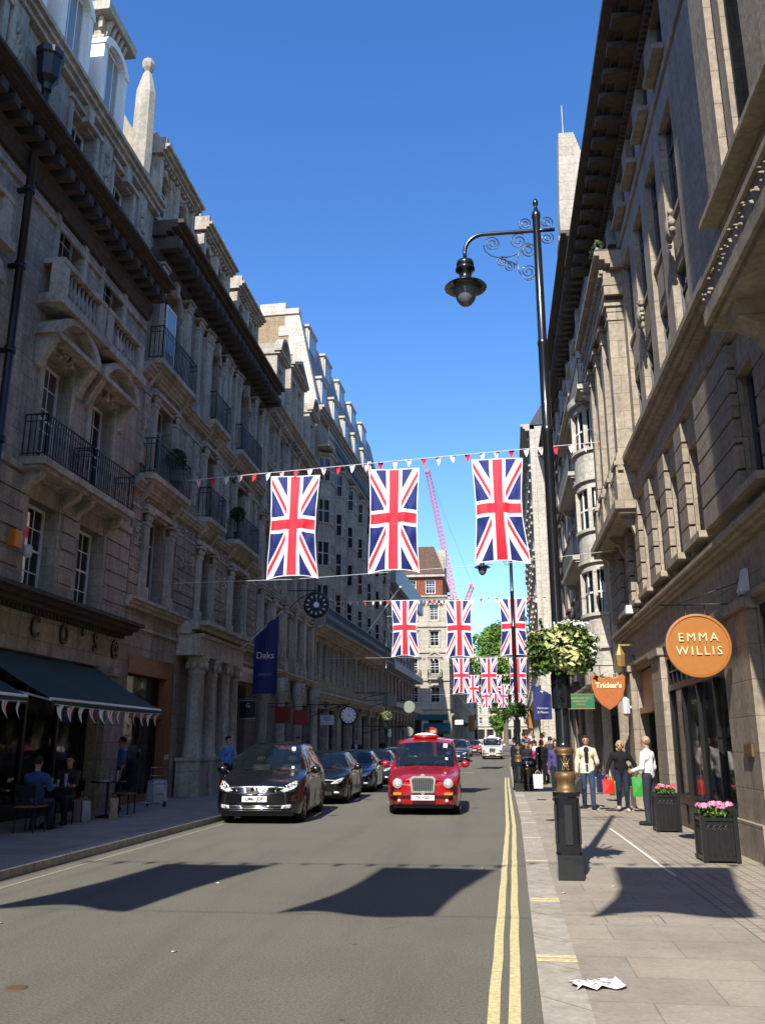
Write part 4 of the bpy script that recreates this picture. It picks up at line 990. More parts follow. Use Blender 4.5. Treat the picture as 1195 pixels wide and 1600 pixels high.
# things on the wall
def tagobj(mb, name, mat, label, cat, **k): return tag(mb.build(name, mat, **k), label, cat)
b = MB(); b.prism([(3.60, 13.1, 3.78), (3.74, 13.1, 3.78), (3.74, 13.1, 4.12), (3.69, 13.1, 4.12)], (0, .2, 0)); b.box(3.61, 3.73, 13.12, 13.28, 3.74, 3.78)
tagobj(b, 'alarm_box', 'bag_white', 'pale blue alarm box fixed high on the stone fascia right of the orange round sign', 'alarm box')
b = MB(); b.box(3.38, 3.56, 22.5, 22.75, 4.84, 5.04); b.box(3.55, 3.74, 22.58, 22.7, 4.9, 4.98)
tagobj(b, 'wall_lamp', 'white_paint', 'small white box fixed just above the string course below the pilaster screen', 'box')
b = MB(); b.lathe([(.02, 2.72), (.13, 2.8), (.15, 3.1), (.05, 3.3), (.02, 3.4)], 8, (3.38, 24.2, .85), smooth=False); b.box(3.38, 3.74, 24.18, 24.22, 4.2, 4.24)
tagobj(b, 'wall_lantern', 'gold', 'small gilt lantern on the pier between two shops', 'lantern')

# ================= RIGHT R2 : bow fronted =================
R2 = Fac('bow_front_building', 'pale stone building with a rounded bow window stack and iron balconies', (3.75, 27.0), (3.75, 38.5), (-1, 0))
ops = [(y-.45, y+.45, z, z+1.9) for y in (33.2, 35.4, 37.4) for z in (5.3, 8.6, 11.9, 15.2)]
b = R2.mb(); R2.wall(b, 27.0, 38.5, 0, 18.6, ops+[(27.4, 31.4, .4, 3.3), (32.4, 37.8, .4, 3.3)], .35); R2.put(b, 'wall', 'stone_white'); R2.mass(27.0, 38.5, 0, 19.5, -.37, -9, 'stone_white')
b = R2.mb(); bc = R2.mb()
def ring(mb, r0, z0, z1, a0=0, a1=math.pi, N=14, yc=29.4):
    pts = [(yc+r0*1.35*math.cos(a0+(a1-a0)*k/N), .02+r0*math.sin(a0+(a1-a0)*k/N)) for k in range(N+1)]
    mb.prism([mb.P(p[0], z0, p[1]) for p in pts], (0, 0, z1-z0))
for k, z in enumerate((4.7, 7.5, 10.3)):
    ring(b, .72, z, z+.95); ring(b, .8, z+.95, z+1.05); ring(b, .8, z-.1, z); ring(b, .72, z+2.45, z+2.7)
    for a in (0, .18, .5, .82, 1): 
        A_ = math.pi*a; yy = 29.4+.68*1.35*math.cos(A_); dd = .02+.68*math.sin(A_); q = b.P(yy, 0, dd); b.box(q[0]-.09, q[0]+.09, q[1]-.07, q[1]+.07, z+1.05, z+2.45)
ring(b, .85, 13.0, 13.25); ring(b, .72, 3.9, 4.6); ring(b, .78, 3.5, 3.9)
o = R2.put(b, 'bow_window', 'stone_white')
b = R2.mb()
for z in (4.7, 7.5, 10.3): ring(b, .6, z+1.05, z+2.45)
R2.put(b, 'pane', 'window_glass', o)
b = R2.mb()
for z in (4.7, 7.5, 10.3):
    ring(b, .63, z+1.72, z+1.78)
    for a in (.1, .34, .66, .9): A_ = math.pi*a; yy = 29.4+.61*1.35*math.cos(A_); dd = .02+.61*math.sin(A_); q = b.P(yy, 0, dd); b.box(q[0]-.02, q[0]+.02, q[1]-.02, q[1]+.02, z+1.05, z+2.45)
R2.put(b, 'window_frame', 'white_paint', o)
b = R2.mb(); R2.cornice(b, 27.15, 38.55, 18.4, 18.9, .95, steps=4); R2.mods(b, 27.2, 38.5, .5, .25, 18.15, 18.4, 0, .7); R2.put(b, 'cornice', 'cornice_brown'); b = R2.mb()
R2.cornice(b, 27.04, 38.55, 3.4, 3.7, .5); R2.cornice(b, 31.5, 38.55, 14.3, 14.6, .6)
for y in (33.2, 35.4, 37.4):
    for z in (5.3, 8.6, 11.9, 15.2): b.bx(y-.6, y-.46, z-.1, z+2.0, .003, .1); b.bx(y+.46, y+.6, z-.1, z+2.0, .003, .1); b.bx(y-.7, y+.7, z+2.0, z+2.15, .003, .2)
for y in (31.6, 34.3, 36.4, 38.3): b.bx(y-.2, y+.2, 4, 18.1, .003, .14); R2.carve(b, y, 13.9, .4, .7, .16, 12)
R2.put(b, 'stone_trim', 'stone_white')
for y in (33.2, 35.4, 37.4):
    for z in (5.3, 8.6, 11.9, 15.2): R2.window(y, z, .9, 1.9, .25, 2, 3)
for (y0, y1, z) in ((27.6, 31.1, 13.28), (32.6, 37.9, 8.5), (32.6, 37.9, 11.8), (32.6, 37.9, 5.2)): R2.iron_balcony(y0, y1, z, .62, .95, 'stone_white', False)
b = R2.mb(); b.bx(27.4, 31.4, .4, 3.3, -.3, -.28); b.bx(32.4, 37.8, .4, 3.3, -.3, -.28); R2.put(b, 'shop_window', 'shop_glass')
b = R2.mb(); b.bx(27.4, 31.4, 2.6, 3.3, -.26, -.2); [b.bx(y-.05, y+.05, .4, 3.3, -.27, -.18) for y in (27.5, 28.8, 30.1, 31.3)]; R2.put(b, 'shopfront', 'black_paint')
b = R2.mb(); b.prism([b.P(31.6, 18.9, .5), b.P(31.6, 22.6, .5), b.P(31.6, 26.3, .35), b.P(31.6, 26.3, -.25), b.P(31.6, 22.6, -1.3), b.P(31.6, 18.9, -1.8)], (.9, 0, 0)); b.bx(31.5, 32.6, 21.2, 21.4, -1.4, .6)
b.bx(31.9, 31.94, 26.3, 27.9, .1, .14)
R2.put(b, 'party_wall', 'stone_pale')
b = R2.mb(); b.prism([b.P(32.5, 18.9, -.4), b.P(32.5, 25.4, -1.4), b.P(32.5, 25.6, -5), b.P(32.5, 18.9, -5)], (6, 0, 0)); R2.put(b, 'roof', 'slate')
# ================= farther right buildings =================
R3 = rowhouse('tall_corniced_building', 'cream building with heavy balconies behind the street lamp on the right', (3.75, 38.6), (3.75, 53), (-1, 0), 19.2, 5, 'stone_pale', 'cornice_brown', pitch=2.4, roofm='slate')
R4 = rowhouse('white_end_building', 'bright white many storeyed building at the far right of the street', (2.75, 53.2), (3.1, 76), (-1, 0), 21.2, 6, 'stone_white', 'stone_white', 'frame_grey', 2.5, roofm='slate')
R5 = rowhouse('low_white_shops', 'low white stuccoed shop row far down the right pavement', (3.3, 76.2), (4.6, 130), (-1, 0), 10.5, 2, 'stone_white', 'stone_white', pitch=3.2, roofm='slate')
rowhouse('pale_end_block', 'small cream block with rows of tiny windows closing the end of the street', (-8, 262), (20, 262), (0, -1), 19.0, 4, 'stone_cream', 'stone_trim_light', pitch=2.4, wfrac=.35)
rowhouse('distant_block', 'distant shaded building behind the trees at the end of the left terrace', (-6, 186), (-3.6, 186.1), (0, -1), 13, 3, 'stone_white', 'stone_white', pitch=1.2)

# ---------------------------------------------------------------- ground
def strip(name, mat, pts_l, pts_r, z, ys):      # left/right x as functions of y
    b = MB()
    for i in range(len(ys)-1):
        a, c = ys[i], ys[i+1]
        b.quad((pts_l(a), a, hz(a)+z), (pts_r(a), a, hz(a)+z), (pts_r(c), c, hz(c)+z), (pts_l(c), c, hz(c)+z))
    return struct(b, name, mat)
KR = lambda y: np.interp(y, [-30, 5.85, 19, 39, 60, 100, 260], [.15, .21, .46, .62, .85, 1.6, 3.2])
KL = lambda y: np.interp(y, [-30, 66, 72, 80, 100, 260], [-6.07, -6.07, -4.2, -3.4, -3.1, -1.6])
YS = [-30, 0, 5, 10, 15, 20, 25, 30, 38, 45, 52, 60, 66, 72, 80, 90, 100, 120, 150, 200, 261]
g = MB(); 
for i in range(len(YS)-1): a, c = YS[i], YS[i+1]; g.quad((-400, a, hz(a)-.16), (400, a, hz(a)-.16), (400, c, hz(c)-.16), (-400, c, hz(c)-.16))
g.quad((-400, 261, hz(261)-.16), (400, 261, hz(261)-.16), (400, 900, hz(261)-.16), (-400, 900, hz(261)-.16)); g.quad((-400, -200, -.16), (400, -200, -.16), (400, -30, -.16), (-400, -30, -.16))
struct(g, 'ground', 'asphalt')
strip('road', 'asphalt', lambda y: KL(y)-.02, lambda y: KR(y)+.02, 0, YS)
def solid(name, mat, l, r, z0, z1, ys):
    b = MB()
    for i in range(len(ys)-1):
        a, c = ys[i], ys[i+1]; h, k = hz(a), hz(c)
        b.quad((l(a), a, h+z1), (r(a), a, h+z1), (r(c), c, k+z1), (l(c), c, k+z1))
        b.quad((l(a), a, h+z0), (l(a), a, h+z1), (l(c), c, k+z1), (l(c), c, k+z0)); b.quad((r(a), a, h+z0), (r(a), a, h+z1), (r(c), c, k+z1), (r(c), c, k+z0))
    return struct(b, name, mat)
KH = .05
solid('kerb_right', 'kerb_stone', lambda y: KR(y), lambda y: KR(y)+.3, -.1, KH, YS)
solid('kerb_left', 'kerb_stone', lambda y: KL(y)-.3, lambda y: KL(y), -.1, .11, YS)
strip('pavement_right', 'paving', lambda y: KR(y)+.3, lambda y: 7.0, KH-.004, YS)
strip('pavement_left', 'paving', lambda y: -14, lambda y: KL(y)-.3, .106, YS)
strip('pavement_strip', 'paving_small', lambda y: 2.12, lambda y: 3.62, KH+.002, [-5, 5, 10, 15, 20, 25, 31])
for nm_, x0, x1 in (('yellow_line_outer', -.50, -.42), ('yellow_line_inner', -.27, -.19)): pass
# double yellow line
for nm_, off in (('double_yellow_line', -.32), ('double_yellow_line', -.19)):
    b = MB(); ys = [v for v in YS if v < 45]+[44.7]; ys = sorted(set(ys))
    for i in range(len(ys)-1):
        n = 6
        for k in range(n):
            a = ys[i]+(ys[i+1]-ys[i])*k/n; c = ys[i]+(ys[i+1]-ys[i])*(k+1)/n
            w_ = .075; e = lambda y: .004*math.sin(y*3.1+off*9)
            b.quad((KR(a)+off+e(a), a, hz(a)+.004), (KR(a)+off+w_+e(a), a, hz(a)+.004), (KR(c)+off+w_+e(c), c, hz(c)+.004), (KR(c)+off+e(c), c, hz(c)+.004))
    struct(b, nm_, 'yellow_line')
b = MB()
for a, c in zip(YS[:-1], YS[1:]):
    if a < 25 and a > -6: b.quad((KL(a)+.28, a, hz(a)+.004), (KL(a)+.35, a, hz(a)+.004), (KL(c)+.35, c, hz(c)+.004), (KL(c)+.28, c, hz(c)+.004))
struct(b, 'road_edge_line', 'line_faded')
b = MB()
for y, dbl in ((7.35, 1), (9.95, 1), (13.1, 0), (16.3, 0), (19.4, 0), (22.5, 0), (25.9, 0), (29.7, 0)):
    x0 = KR(y)+.01; x1 = x0+.30
    b.box(x0, x1, y, y+.06, KH, KH+.004)
    if dbl: b.box(x0, x1, y-.13, y-.07, KH, KH+.004)
struct(b, 'kerb_loading_marks', 'yellow_line')
b = MB(); b.quad((2.10, 11.8, KH+.005), (2.15, 11.8, KH+.005), (2.15, 18.2, KH+.005), (2.10, 18.2, KH+.005)); struct(b, 'pavement_line', 'line_white')
b = MB(); b.box(-3.2, -1.6, 26.5, 26.6, 0, .004); b.box(-2.6, -1.2, 50, 50.1, .154, .158); struct(b, 'road_marks', 'line_white')
b = MB()
for (x, y, w_, h_) in ((.95, 8.75, .52, .45),):
    t = .007; b.box(x, x+w_, y, y+t, KH-.003, KH+.006); b.box(x, x+w_, y+h_-t, y+h_, KH-.003, KH+.006); b.box(x, x+t, y+t, y+h_-t, KH-.003, KH+.006); b.box(x+w_-t, x+w_, y+t, y+h_-t, KH-.003, KH+.006)
tag(b.build('inspection_cover', 'print_grey'), 'thin metal rim of a square cover let into the right pavement', 'manhole cover')
b = MB(); b.lathe([(.075, 0), (.075, .004), (.065, .006)], 16, (-3.3, 6.2, .001)); 
for k in range(3): b.box(-3.35, -3.25, 6.16+k*.03, 6.175+k*.03, .006, .008)
tag(b.build('valve_cover', 'terracotta_dark'), 'small rusty iron cover set in the road at the lower left', 'drain cover')
# newspaper
r = empty('newspaper', (.62, 6.55, KH+.002), .2); tag(r, 'crumpled discarded newspaper lying on the pavement by the kerb in the foreground', 'newspaper')
b = MB(); N = 8; hh = lambda i, j: .006+.022*abs(math.sin(i*1.3+j*.7))*((i+j) % 3 > 0)
for i in range(N):
    for j in range(5): 
        P = lambda i, j: (-.17+.34*i/N+.02*math.sin(j*2), -.1+.2*j/5+.02*math.sin(i*1.7), hh(i, j)); b.quad(P(i, j), P(i+1, j), P(i+1, j+1), P(i, j+1))
b.build('page', 'paper', r)
b = MB(); q = random.Random(3)
for k in range(20):
    x, y = q.uniform(-.14, .1), q.uniform(-.08, .07); b.box(x, x+q.uniform(.02, .06), y, y+.008, .031, .033)
b.build('print', 'print_grey', r)
# litter specks
q = random.Random(11)
lit = [(-1.9, 9.9), (.7, 10.4), (-3.4, 10.9), (-.2, 12.6), (1.3, 10.9), (-2.6, 7.4), (.55, 15.2), (-4.6, 8.3)]
for i, (x, y) in enumerate(lit):
    b = MB(); z = KH if x > .3 else 0
    b.add([(0, 0, .002), (.04, .006, .008), (.045, .03, .003), (.005, .035, .012)], [(0, 1, 2, 3)]); o = b.build('litter_scrap', 'paper', None, (x, y, z+.001), (0, 0, q.uniform(0, 6)))
    tag(o, 'tiny pale scrap of paper lying '+['between the two big shadows', 'at the kerb in front of the lamp', 'inside the left big shadow', 'beside the yellow lines past the shadow', 'on the pavement by the inspection cover', 'in the middle of the near road', 'on the kerb behind the lamp base', 'at the left of the near road'][i], 'litter', 'paper scraps on the street')

# road furniture: covers, patches, gully
b = MB(); b.quad((-1.3, 27.5, .003), (-.7, 27.5, .003), (-.8, 36, .003), (-1.4, 36, .003)); struct(b, 'road_patches', 'asphalt_patch')
# window displays in the right hand shop
for i, (y, c, lb) in enumerate(((15.9, (.65, .62, .58), 'nearest shirt form'), (16.8, (.25, .35, .55), 'middle shirt form'), (17.9, (.6, .45, .5), 'farthest shirt form'))):
    t = empty('shirt_stand', (4.55, y, .6)); tag(t, f"{lb} on a stand in the shop window behind the planters", 'shirt stand', 'shirt stands in the shop window')
    b = MB(); b.tube([(0, 0, 0), (0, 0, .5)], .02); b.lathe([(.15, 0), (.15, .02)], 14); b.build('stand', 'wood_brown', t)
    b = MB(); b.lathe([(.13, .45), (.15, .6), (.14, .75), (.19, .95), (.17, 1.08), (.07, 1.14), (.06, 1.2)], 16); b.tube([(0, .17, 1.05), (0, .24, .7), (.02, .22, .45)], .045); b.tube([(0, -.17, 1.05), (0, -.24, .7), (.02, -.22, .45)], .045); b.build('shirt', cloth(c), t)
b = MB(); b.box(4.9, 4.95, 15.25, 16.3, .55, 3.3); tag(b.build('display_screen', 'stone_pale'), 'pale tall display screen inside the shop window near the pier', 'screen')
b = MB(); 
for k in range(9): b.box(4.15, 4.2, 17.5+k*.05, 17.53+k*.05, .6, 3.0)
tag(b.build('curtain', 'white_paint'), 'white pleated curtain hanging inside the shop window', 'curtain')

b = MB(); b.lathe([(.02, 2.35), (.11, 2.42), (.11, 2.78), (.02, 2.85)], 8, (3.45, 24.25, 0), smooth=False); b.box(3.45, 3.62, 24.22, 24.28, 2.56, 2.62)
tag(b.build('wall_lamp', 'bag_white'), 'white octagonal lamp on the pier right of the shield sign', 'lamp')
b = MB(); b.box(3.55, 3.585, 13.2, 13.6, 1.45, 1.62); tag(b.build('plaque', 'gold_dark'), 'small brass plaque fixed on the nearest stone pier', 'plaque')
# ---------------------------------------------------------------- union flags
def flag_mesh(seed):
    q = random.Random(seed); ph = q.uniform(0, 6); pn = q.uniform(.07, .13); sk = q.uniform(-.05, .05); fl_ = q.uniform(.0, .14); b = MB(); NX, NY = 62, 124; W, H = 1.52, 3.22
    def P(i, j):
        u = i/NX-.5; t = j/NY                       # u across, t down
        wf = 1.0-pn*math.sin(math.pi*t)**1.3+fl_*max(0, t-.55)
        x = u*W*wf; z = -H*t*(1-.03*math.sin(math.pi*(u+.5))) - (.02*math.sin(u*9+ph) if t > .9 else 0)*(t-.9)*10
        x += .03*math.sin(t*4+ph)*t+sk*t*t
        g_ = abs(u)*2; y = .06*math.sin(u*7+t*3+ph)*(.3+t)+.03*math.sin(t*9+u*5+ph)*t-.16*math.sin(math.pi*t)+.022*math.sin((t*26+u*14*(1 if u > 0 else -1))+ph)*g_*math.sin(math.pi*t)+.012*math.sin(u*34+t*5+ph)*math.sin(math.pi*t)+.05*math.exp(-((t-.5)*9)**2)*math.sin(u*16+ph)
        return (x, y, z)
    for i in range(NX+1):
        for j in range(NY+1): b.v.append(P(i, j))
    S5 = math.sqrt(5)
    for i in range(NX):
        for j in range(NY):
            x = 2*(j+.5)/NY; y = (i+.5)/NX; cx, cy = abs(x-1), abs(y-.5); c = 2
            d1 = (x-2*y)/S5; d2 = (x+2*y-2)/S5      # signed distances to the two diagonals
            left = x < 1
            if abs(d1) < .1: c = 1
            if abs(d2) < .1: c = 1
            if (0 < d1 < .067) if left else (-.067 < d1 < 0): c = 0
            if (0 < -d2 < .067) if not left else (-.067 < -d2 < 0): c = 0
            if cx < .167 or cy < .167: c = 1
            if cx < .1 or cy < .1: c = 0
            if i == 0 or i == NX-1 or j == 0 or j == NY-1: c = 1
            a = i*(NY+1)+j; b.f.append((a, a+1, a+NY+2, a+NY+1)); b.m.append(c); b.sm.append(True)
    return b.mesh('union_flag', ['flag_red', 'flag_white', 'flag_blue'])
FM = [flag_mesh(k) for k in range(7)]
ordn = ['leftmost', 'middle', 'rightmost']
FL = [
 (2.0, [(-5.72, 9.72), (-2.67, 9.72), (.38, 9.85)], 'overhead row casting the near shadows'),
 (25, [(-5.85, 9.62), (-2.8, 9.72), (.30, 9.92)], 'large near row across the street'),
 (49, [(-4.92, 9.62), (-1.86, 9.55), (1.16, 9.6)], 'second row across the street'),
 (80, [(-2.92, 9.3), (-.43, 9.27), (2.15, 9.24)], 'third row across the street'),
 (105, [(-2.5, 9.66), (.1, 9.64), (2.7, 9.7)], 'fourth row, small, across the street'),
 (128, [(-1.2, 10.0), (1.2, 10.0), (3.1, 10.1)], 'farthest tiny row across the street'),
]
for r_, (Y, fl, desc) in enumerate(FL):
    for k, (x, z) in enumerate(fl):
        o = bpy.data.objects.new('union_flag', FM[(k+r_*3) % 7]); COL.objects.link(o); o.location = (x, Y, z); o.rotation_euler = (0, 0, rnd.uniform(-.06, .06))
        tag(o, f'{ordn[k]} union flag of the {desc}', 'flag', 'union flags hung over the street')
    zl = fl[0][1]-.05; zr = fl[2][1]+.25
    sl_ = (zr-zl)/(fl[2][0]-fl[0][0]); xl = -9.6 if Y < 90 else -4.8; xr = 3.6
    zl2 = fl[0][1]+.02+sl_*(xl-fl[0][0])*.3; 
    n = 30
    nms = ['overhead', 'nearest', 'second', 'third', 'fourth', 'farthest']
    bunting('bunting_string', f'{nms[r_]} line of red and white pennants holding a row of union flags', (xl, Y+.04, fl[0][1]-.02), (xr, Y+.04, fl[2][1]+.42 if Y < 40 else fl[2][1]+.06), n, .0, .28 if Y < 40 else .26, ['flag_white', 'flag_mix', 'flag_red'], .012, 'pennant lines across the street')
    b = MB(); b.tube([(xl, Y+.02, fl[0][1]-3.26), (fl[0][0], Y, fl[0][1]-3.23), (fl[2][0], Y, fl[2][1]-3.22), (xr, Y+.02, fl[2][1]-2.9)], .008, 4)
    tag(b.build('steadying_line', 'rope'), f'thin white line along the bottom of the {nms[r_]} row of union flags', 'line', 'lines under the flag rows')

# ---------------------------------------------------------------- street lamps
def spiral(c, r, turns, a0, ccw=1, n=26, k=.82):
    return [(c[0]+r*(1-k*i/n)*math.cos(a0+ccw*2*math.pi*turns*i/n), c[1], c[2]+r*(1-k*i/n)*math.sin(a0+ccw*2*math.pi*turns*i/n)) for i in range(n+1)]
def make_lamp(loc, label):
    t = empty('street_lamp', loc); tag(t, label, 'street lamp', 'black street lamps')
    b = MB(); b.box(-.15, .15, -.15, .15, 0, .28)
    b.lathe([(.158, .28), (.15, .31), (.15, .93), (.165, .95), (.165, 1.0)], 8, smooth=False)
    for s in (-1, 1):
        b.box(s*.145-.012, s*.145+.012, -.045, .045, .4, .85); b.box(-.045, .045, s*.145-.012, s*.145+.012, .4, .85)
    b.build('pedestal', 'lamp_black', t)
    b = MB(); b.lathe([(.12, 1.0), (.135, 1.03), (.115, 1.06), (.11, 1.12), (.132, 1.16), (.132, 1.2), (.108, 1.24)], 20)
    b.build('gold_band', 'gold_dark', t); b = MB()
    b.lathe([(.105, 1.44), (.12, 1.47), (.12, 1.5), (.1, 1.53)], 20)
    b.build('gold_band', 'gold_dark', t)
    b = MB(); b.lathe([(.105, 1.24), (.105, 1.44)], 20); b.lathe([(.098, 1.53), (.09, 1.6), (.085, 2.0), (.072, 2.5), (.070, 5.68), (.082, 5.7), (.082, 5.78), (.068, 5.8), (.065, 7.0), (.073, 7.02), (.073, 7.08), (.062, 7.1), (.055, 9.05), (.065, 9.08), (.065, 9.14), (.03, 9.22)], 18)
    b.lathe([(.03, 9.22), (.022, 9.26), (.038, 9.30), (.040, 9.34), (.026, 9.38), (.01, 9.40)], 12)
    b.lathe([(.115, 2.0), (.12, 2.03), (.12, 2.42), (.11, 2.45)], 12, smooth=False)
    b.build('pole', 'lamp_black', t)
    b = MB(); ell = lambda cx, cz, rx, rz, tl=0: [(cx+rx*math.cos(2*math.pi*k/16)+tl*math.sin(2*math.pi*k/16), -.109-.0*k, cz+rz*math.sin(2*math.pi*k/16)) for k in range(17)]
    b.tube(ell(0, 1.385, .014, .035), .0045, 4); b.tube(ell(-.02, 1.30, .014, .04, .012), .0045, 4); b.tube(ell(.02, 1.30, .014, .04, -.012), .0045, 4)
    for sx in (-1, 1): b.tube([(sx*.012, -.109, 1.30), (sx*.035, -.107, 1.36), (sx*.06, -.104, 1.40)], .0045, 4)
    b.build('emblem', 'gold', t)
    b = MB(); za = 8.86; L = 1.06
    pts = [(.26, 0, za+.0), (0, 0, za), (-.78, 0, za)]+[(-.78-.28*math.sin(a), 0, za-.28+.28*math.cos(a)) for a in [k*math.pi/2/8 for k in range(1, 9)]]+[(-1.06, 0, za-.36)]
    b.tube(pts, .03, 10); b.lathe([(.012, za-.44), (.02, za-.40), (.01, za-.34)], 6, (-1.06, 0, 0)); b.build('arm', 'lamp_black', t)
    b = MB(); R_ = .0085
    for c, r, tn, a0, cc in (((-.66, 0, za-.17), .12, 1.9, math.pi*.8, -1), ((-.27, 0, za-.15), .13, 1.9, math.pi*.3, 1), ((-.14, 0, za-.32), .12, 1.9, math.pi*.6, -1), ((-.15, 0, za-.66), .12, 1.9, -math.pi*.5, 1), ((-.52, 0, za-.47), .085, 1.8, math.pi*.2, 1), ((-.42, 0, za-.56), .085, 1.8, math.pi*.6, -1), ((-.16, 0, za+.13), .10, 1.8, -math.pi*.7, -1), ((.14, 0, za+.13), .10, 1.8, -math.pi*.3, 1), ((.14, 0, za-.14), .10, 1.8, math.pi*.3, -1)):
        b.tube(spiral(c, r, tn, a0, cc), R_, 5, False)
    arc = lambda c, r, a, e, n=12: [(c[0]+r*math.cos(a+(e-a)*i/n), 0, c[1]+r*math.sin(a+(e-a)*i/n)) for i in range(n+1)]
    b.tube([(-.78, 0, za-.18), (-.76, 0, za-.28), (-.68, 0, za-.36), (-.55, 0, za-.41), (-.42, 0, za-.40), (-.28, 0, za-.36), (-.18, 0, za-.28), (-.14, 0, za-.18)], R_, 5, False)
    b.tube([(-.08, 0, za-.22), (-.2, 0, za-.26), (-.28, 0, za-.36), (-.31, 0, za-.5), (-.27, 0, za-.68), (-.17, 0, za-.8), (-.07, 0, za-.78)], R_, 5, False)
    b.tube([(-.55, 0, za-.41), (-.46, 0, za-.45), (-.43, 0, za-.5), (-.36, 0, za-.5), (-.31, 0, za-.55)], R_, 5, False)
    b.build('scroll_bracket', 'lamp_black', t)
    x = -1.06; b = MB()
    zz = lambda P: [(r*.92, 7.70+(z-7.495)*.80) for r, z in P]
    b.lathe(zz([(.02, 8.50), (.04, 8.42), (.13, 8.40), (.14, 8.36), (.14, 8.30), (.12, 8.28), (.155, 8.26), (.155, 8.22), (.10, 8.2), (.095, 8.0), (.13, 7.985)]), 20, (x, 0, 0)); b.build('lamp_hood', 'lamp_black', t)
    b = MB(); b.lathe(zz([(.12, 7.99), (.22, 7.955), (.325, 7.88), (.335, 7.865), (.32, 7.862), (.215, 7.925), (.12, 7.955)]), 28, (x, 0, 0)); b.build('lamp_shade', 'lamp_black', t)
    b = MB(); b.lathe(zz([(.17, 7.93), (.185, 7.85), (.18, 7.76), (.145, 7.63), (.10, 7.55), (.05, 7.505), (.01, 7.495)]), 24, (x, 0, 0)); b.build('globe', 'lamp_globe', t)
    return t
def hanging_basket(loc, label, s=1.0, n=1, dark=False):
    t = empty('flower_basket', loc); tag(t, label, 'flower basket', 'flower baskets on the lamp posts')
    q = random.Random(int(loc[1])+5)
    b = MB()
    core = (lambda: None)
    cl = [((0, 0, .0), (.44, .42, .28)), ((-.22, -.1, -.05), (.24, .26, .30)), ((.22, -.05, -.04), (.24, .26, .30)), ((.05, -.2, .02), (.3, .2, .3))]
    cl = [(tuple(x*s for x in c), tuple(x*s for x in r)) for c, r in cl]
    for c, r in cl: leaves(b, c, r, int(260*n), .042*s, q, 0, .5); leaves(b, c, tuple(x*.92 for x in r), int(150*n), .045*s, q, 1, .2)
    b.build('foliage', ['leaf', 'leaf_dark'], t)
    b = MB()
    for k in range(46):
        a = q.uniform(0, 6.28); r0 = q.uniform(.25, .42)*s; z0 = q.uniform(-.2, .15)*s; L_ = q.uniform(.12, .36)*s; up_ = q.random() < .35
        P0 = Vector((r0*math.cos(a), r0*math.sin(a), z0)); dr = Vector((math.cos(a)*.5, math.sin(a)*.5, .9 if up_ else -.8)); pts = [P0+dr*L_*f*(1 if f < .6 else .9) for f in (0, .5, 1)]; b.cur = 1; b.tube(pts, .004, 4)
        for m_ in range(7): f = (m_+1)/7; leaves(b, P0+dr*L_*f, (.03*s, .03*s, .03*s), 2, .035*s*q.uniform(.6, 1.3), q, m_ % 2, 0)
    b.build('trailing_stems', ['leaf', 'leaf_dark'], t)
    if not dark:
        b = MB(); leaves(b, (.02*s, -.2*s, .0), (.3*s, .25*s, .30*s), int(330*n), .038*s, q, 0, .7); leaves(b, (.1*s, -.15*s, -.15*s), (.2*s, .3*s, .18*s), int(120*n), .055*s, q, 0, .6); leaves(b, (-.3*s, -.08*s, .12*s), (.16*s, .2*s, .14*s), int(60*n), .035*s, q, 0, .6)
        b.build('variegated_foliage', 'leaf_pale', t)
        b = MB(); leaves(b, (0.1*s, -.05*s, .27*s), (.3*s, .25*s, .10*s), int(90*n), .028*s, q, 0, .5); leaves(b, (.35*s, -.1*s, .0), (.14*s, .2*s, .22*s), int(70*n), .028*s, q, 0, .7); b.build('blossom', 'petal_white', t)
    b = MB(); b.lathe([(.30*s, -.02), (.26*s, -.2*s), (.12*s, -.3*s)], 12); b.tube([(-.09*s, 0, .3*s), (-.3*s, 0, 0)], .008); b.tube([(.09*s, 0, .3*s), (.3*s, 0, 0)], .008); b.build('basket', 'iron', t)
    return t
lamp1 = make_lamp((.835, 11.45, KH), 'tall black street lamp with scrolled arm on the right pavement in the foreground')
l2 = copytree(lamp1, None, (.76, 32.2, KH), 0, 'second black street lamp farther along the right kerb beside the bin')
l3 = copytree(lamp1, None, (-6.35, 52, .1+hz(52)), math.pi, 'black street lamp on the shaded left pavement beyond the parked cars')
hanging_basket((.87, 11.42, 2.80), 'big variegated ivy basket round the nearest street lamp', 1.0, 1.5)
hanging_basket((.76, 32.15, 2.85), 'dark green basket round the second street lamp on the right', .9, .6, True)
hanging_basket((-6.35, 51.95, 3.1+hz(52)), 'pale green basket round the street lamp on the left pavement', .8, .6)
for i, (x, y) in enumerate(((-4.4, 104), (-3.9, 122))):
    hanging_basket((x, y, 3.3+hz(y)), f"{['nearer','farther'][i]} of two pale flower baskets hung on the distant left terrace", .75, .4)
# bin
t = empty('litter_bin', (1.12, 33.6, KH)); tag(t, 'round black litter bin with gold bands beside the man in a dark suit', 'bin')
b = MB(); b.lathe([(.33, 0), (.34, .05), (.31, .1), (.34, .45), (.31, .8), (.33, .86)], 16); b.build('body', 'lamp_black', t)
b = MB(); b.lathe([(.325, .14), (.345, .15), (.345, .19), (.33, .2)], 16); b.build('gold_band', 'gold_dark', t); b = MB(); b.lathe([(.33, .7), (.34, .71), (.34, .75), (.325, .76)], 16); b.build('gold_band', 'gold_dark', t)
b = MB(); b.lathe([(.34, .86), (.36, .9), (.32, 1.02), (.16, 1.12), (.02, 1.15)], 16); b.build('lid', 'lamp_black', t)
o = text_mb('LITTER', .12, .004, .004).build('lettering', 'bag_white', t, (0, -.345, .95))

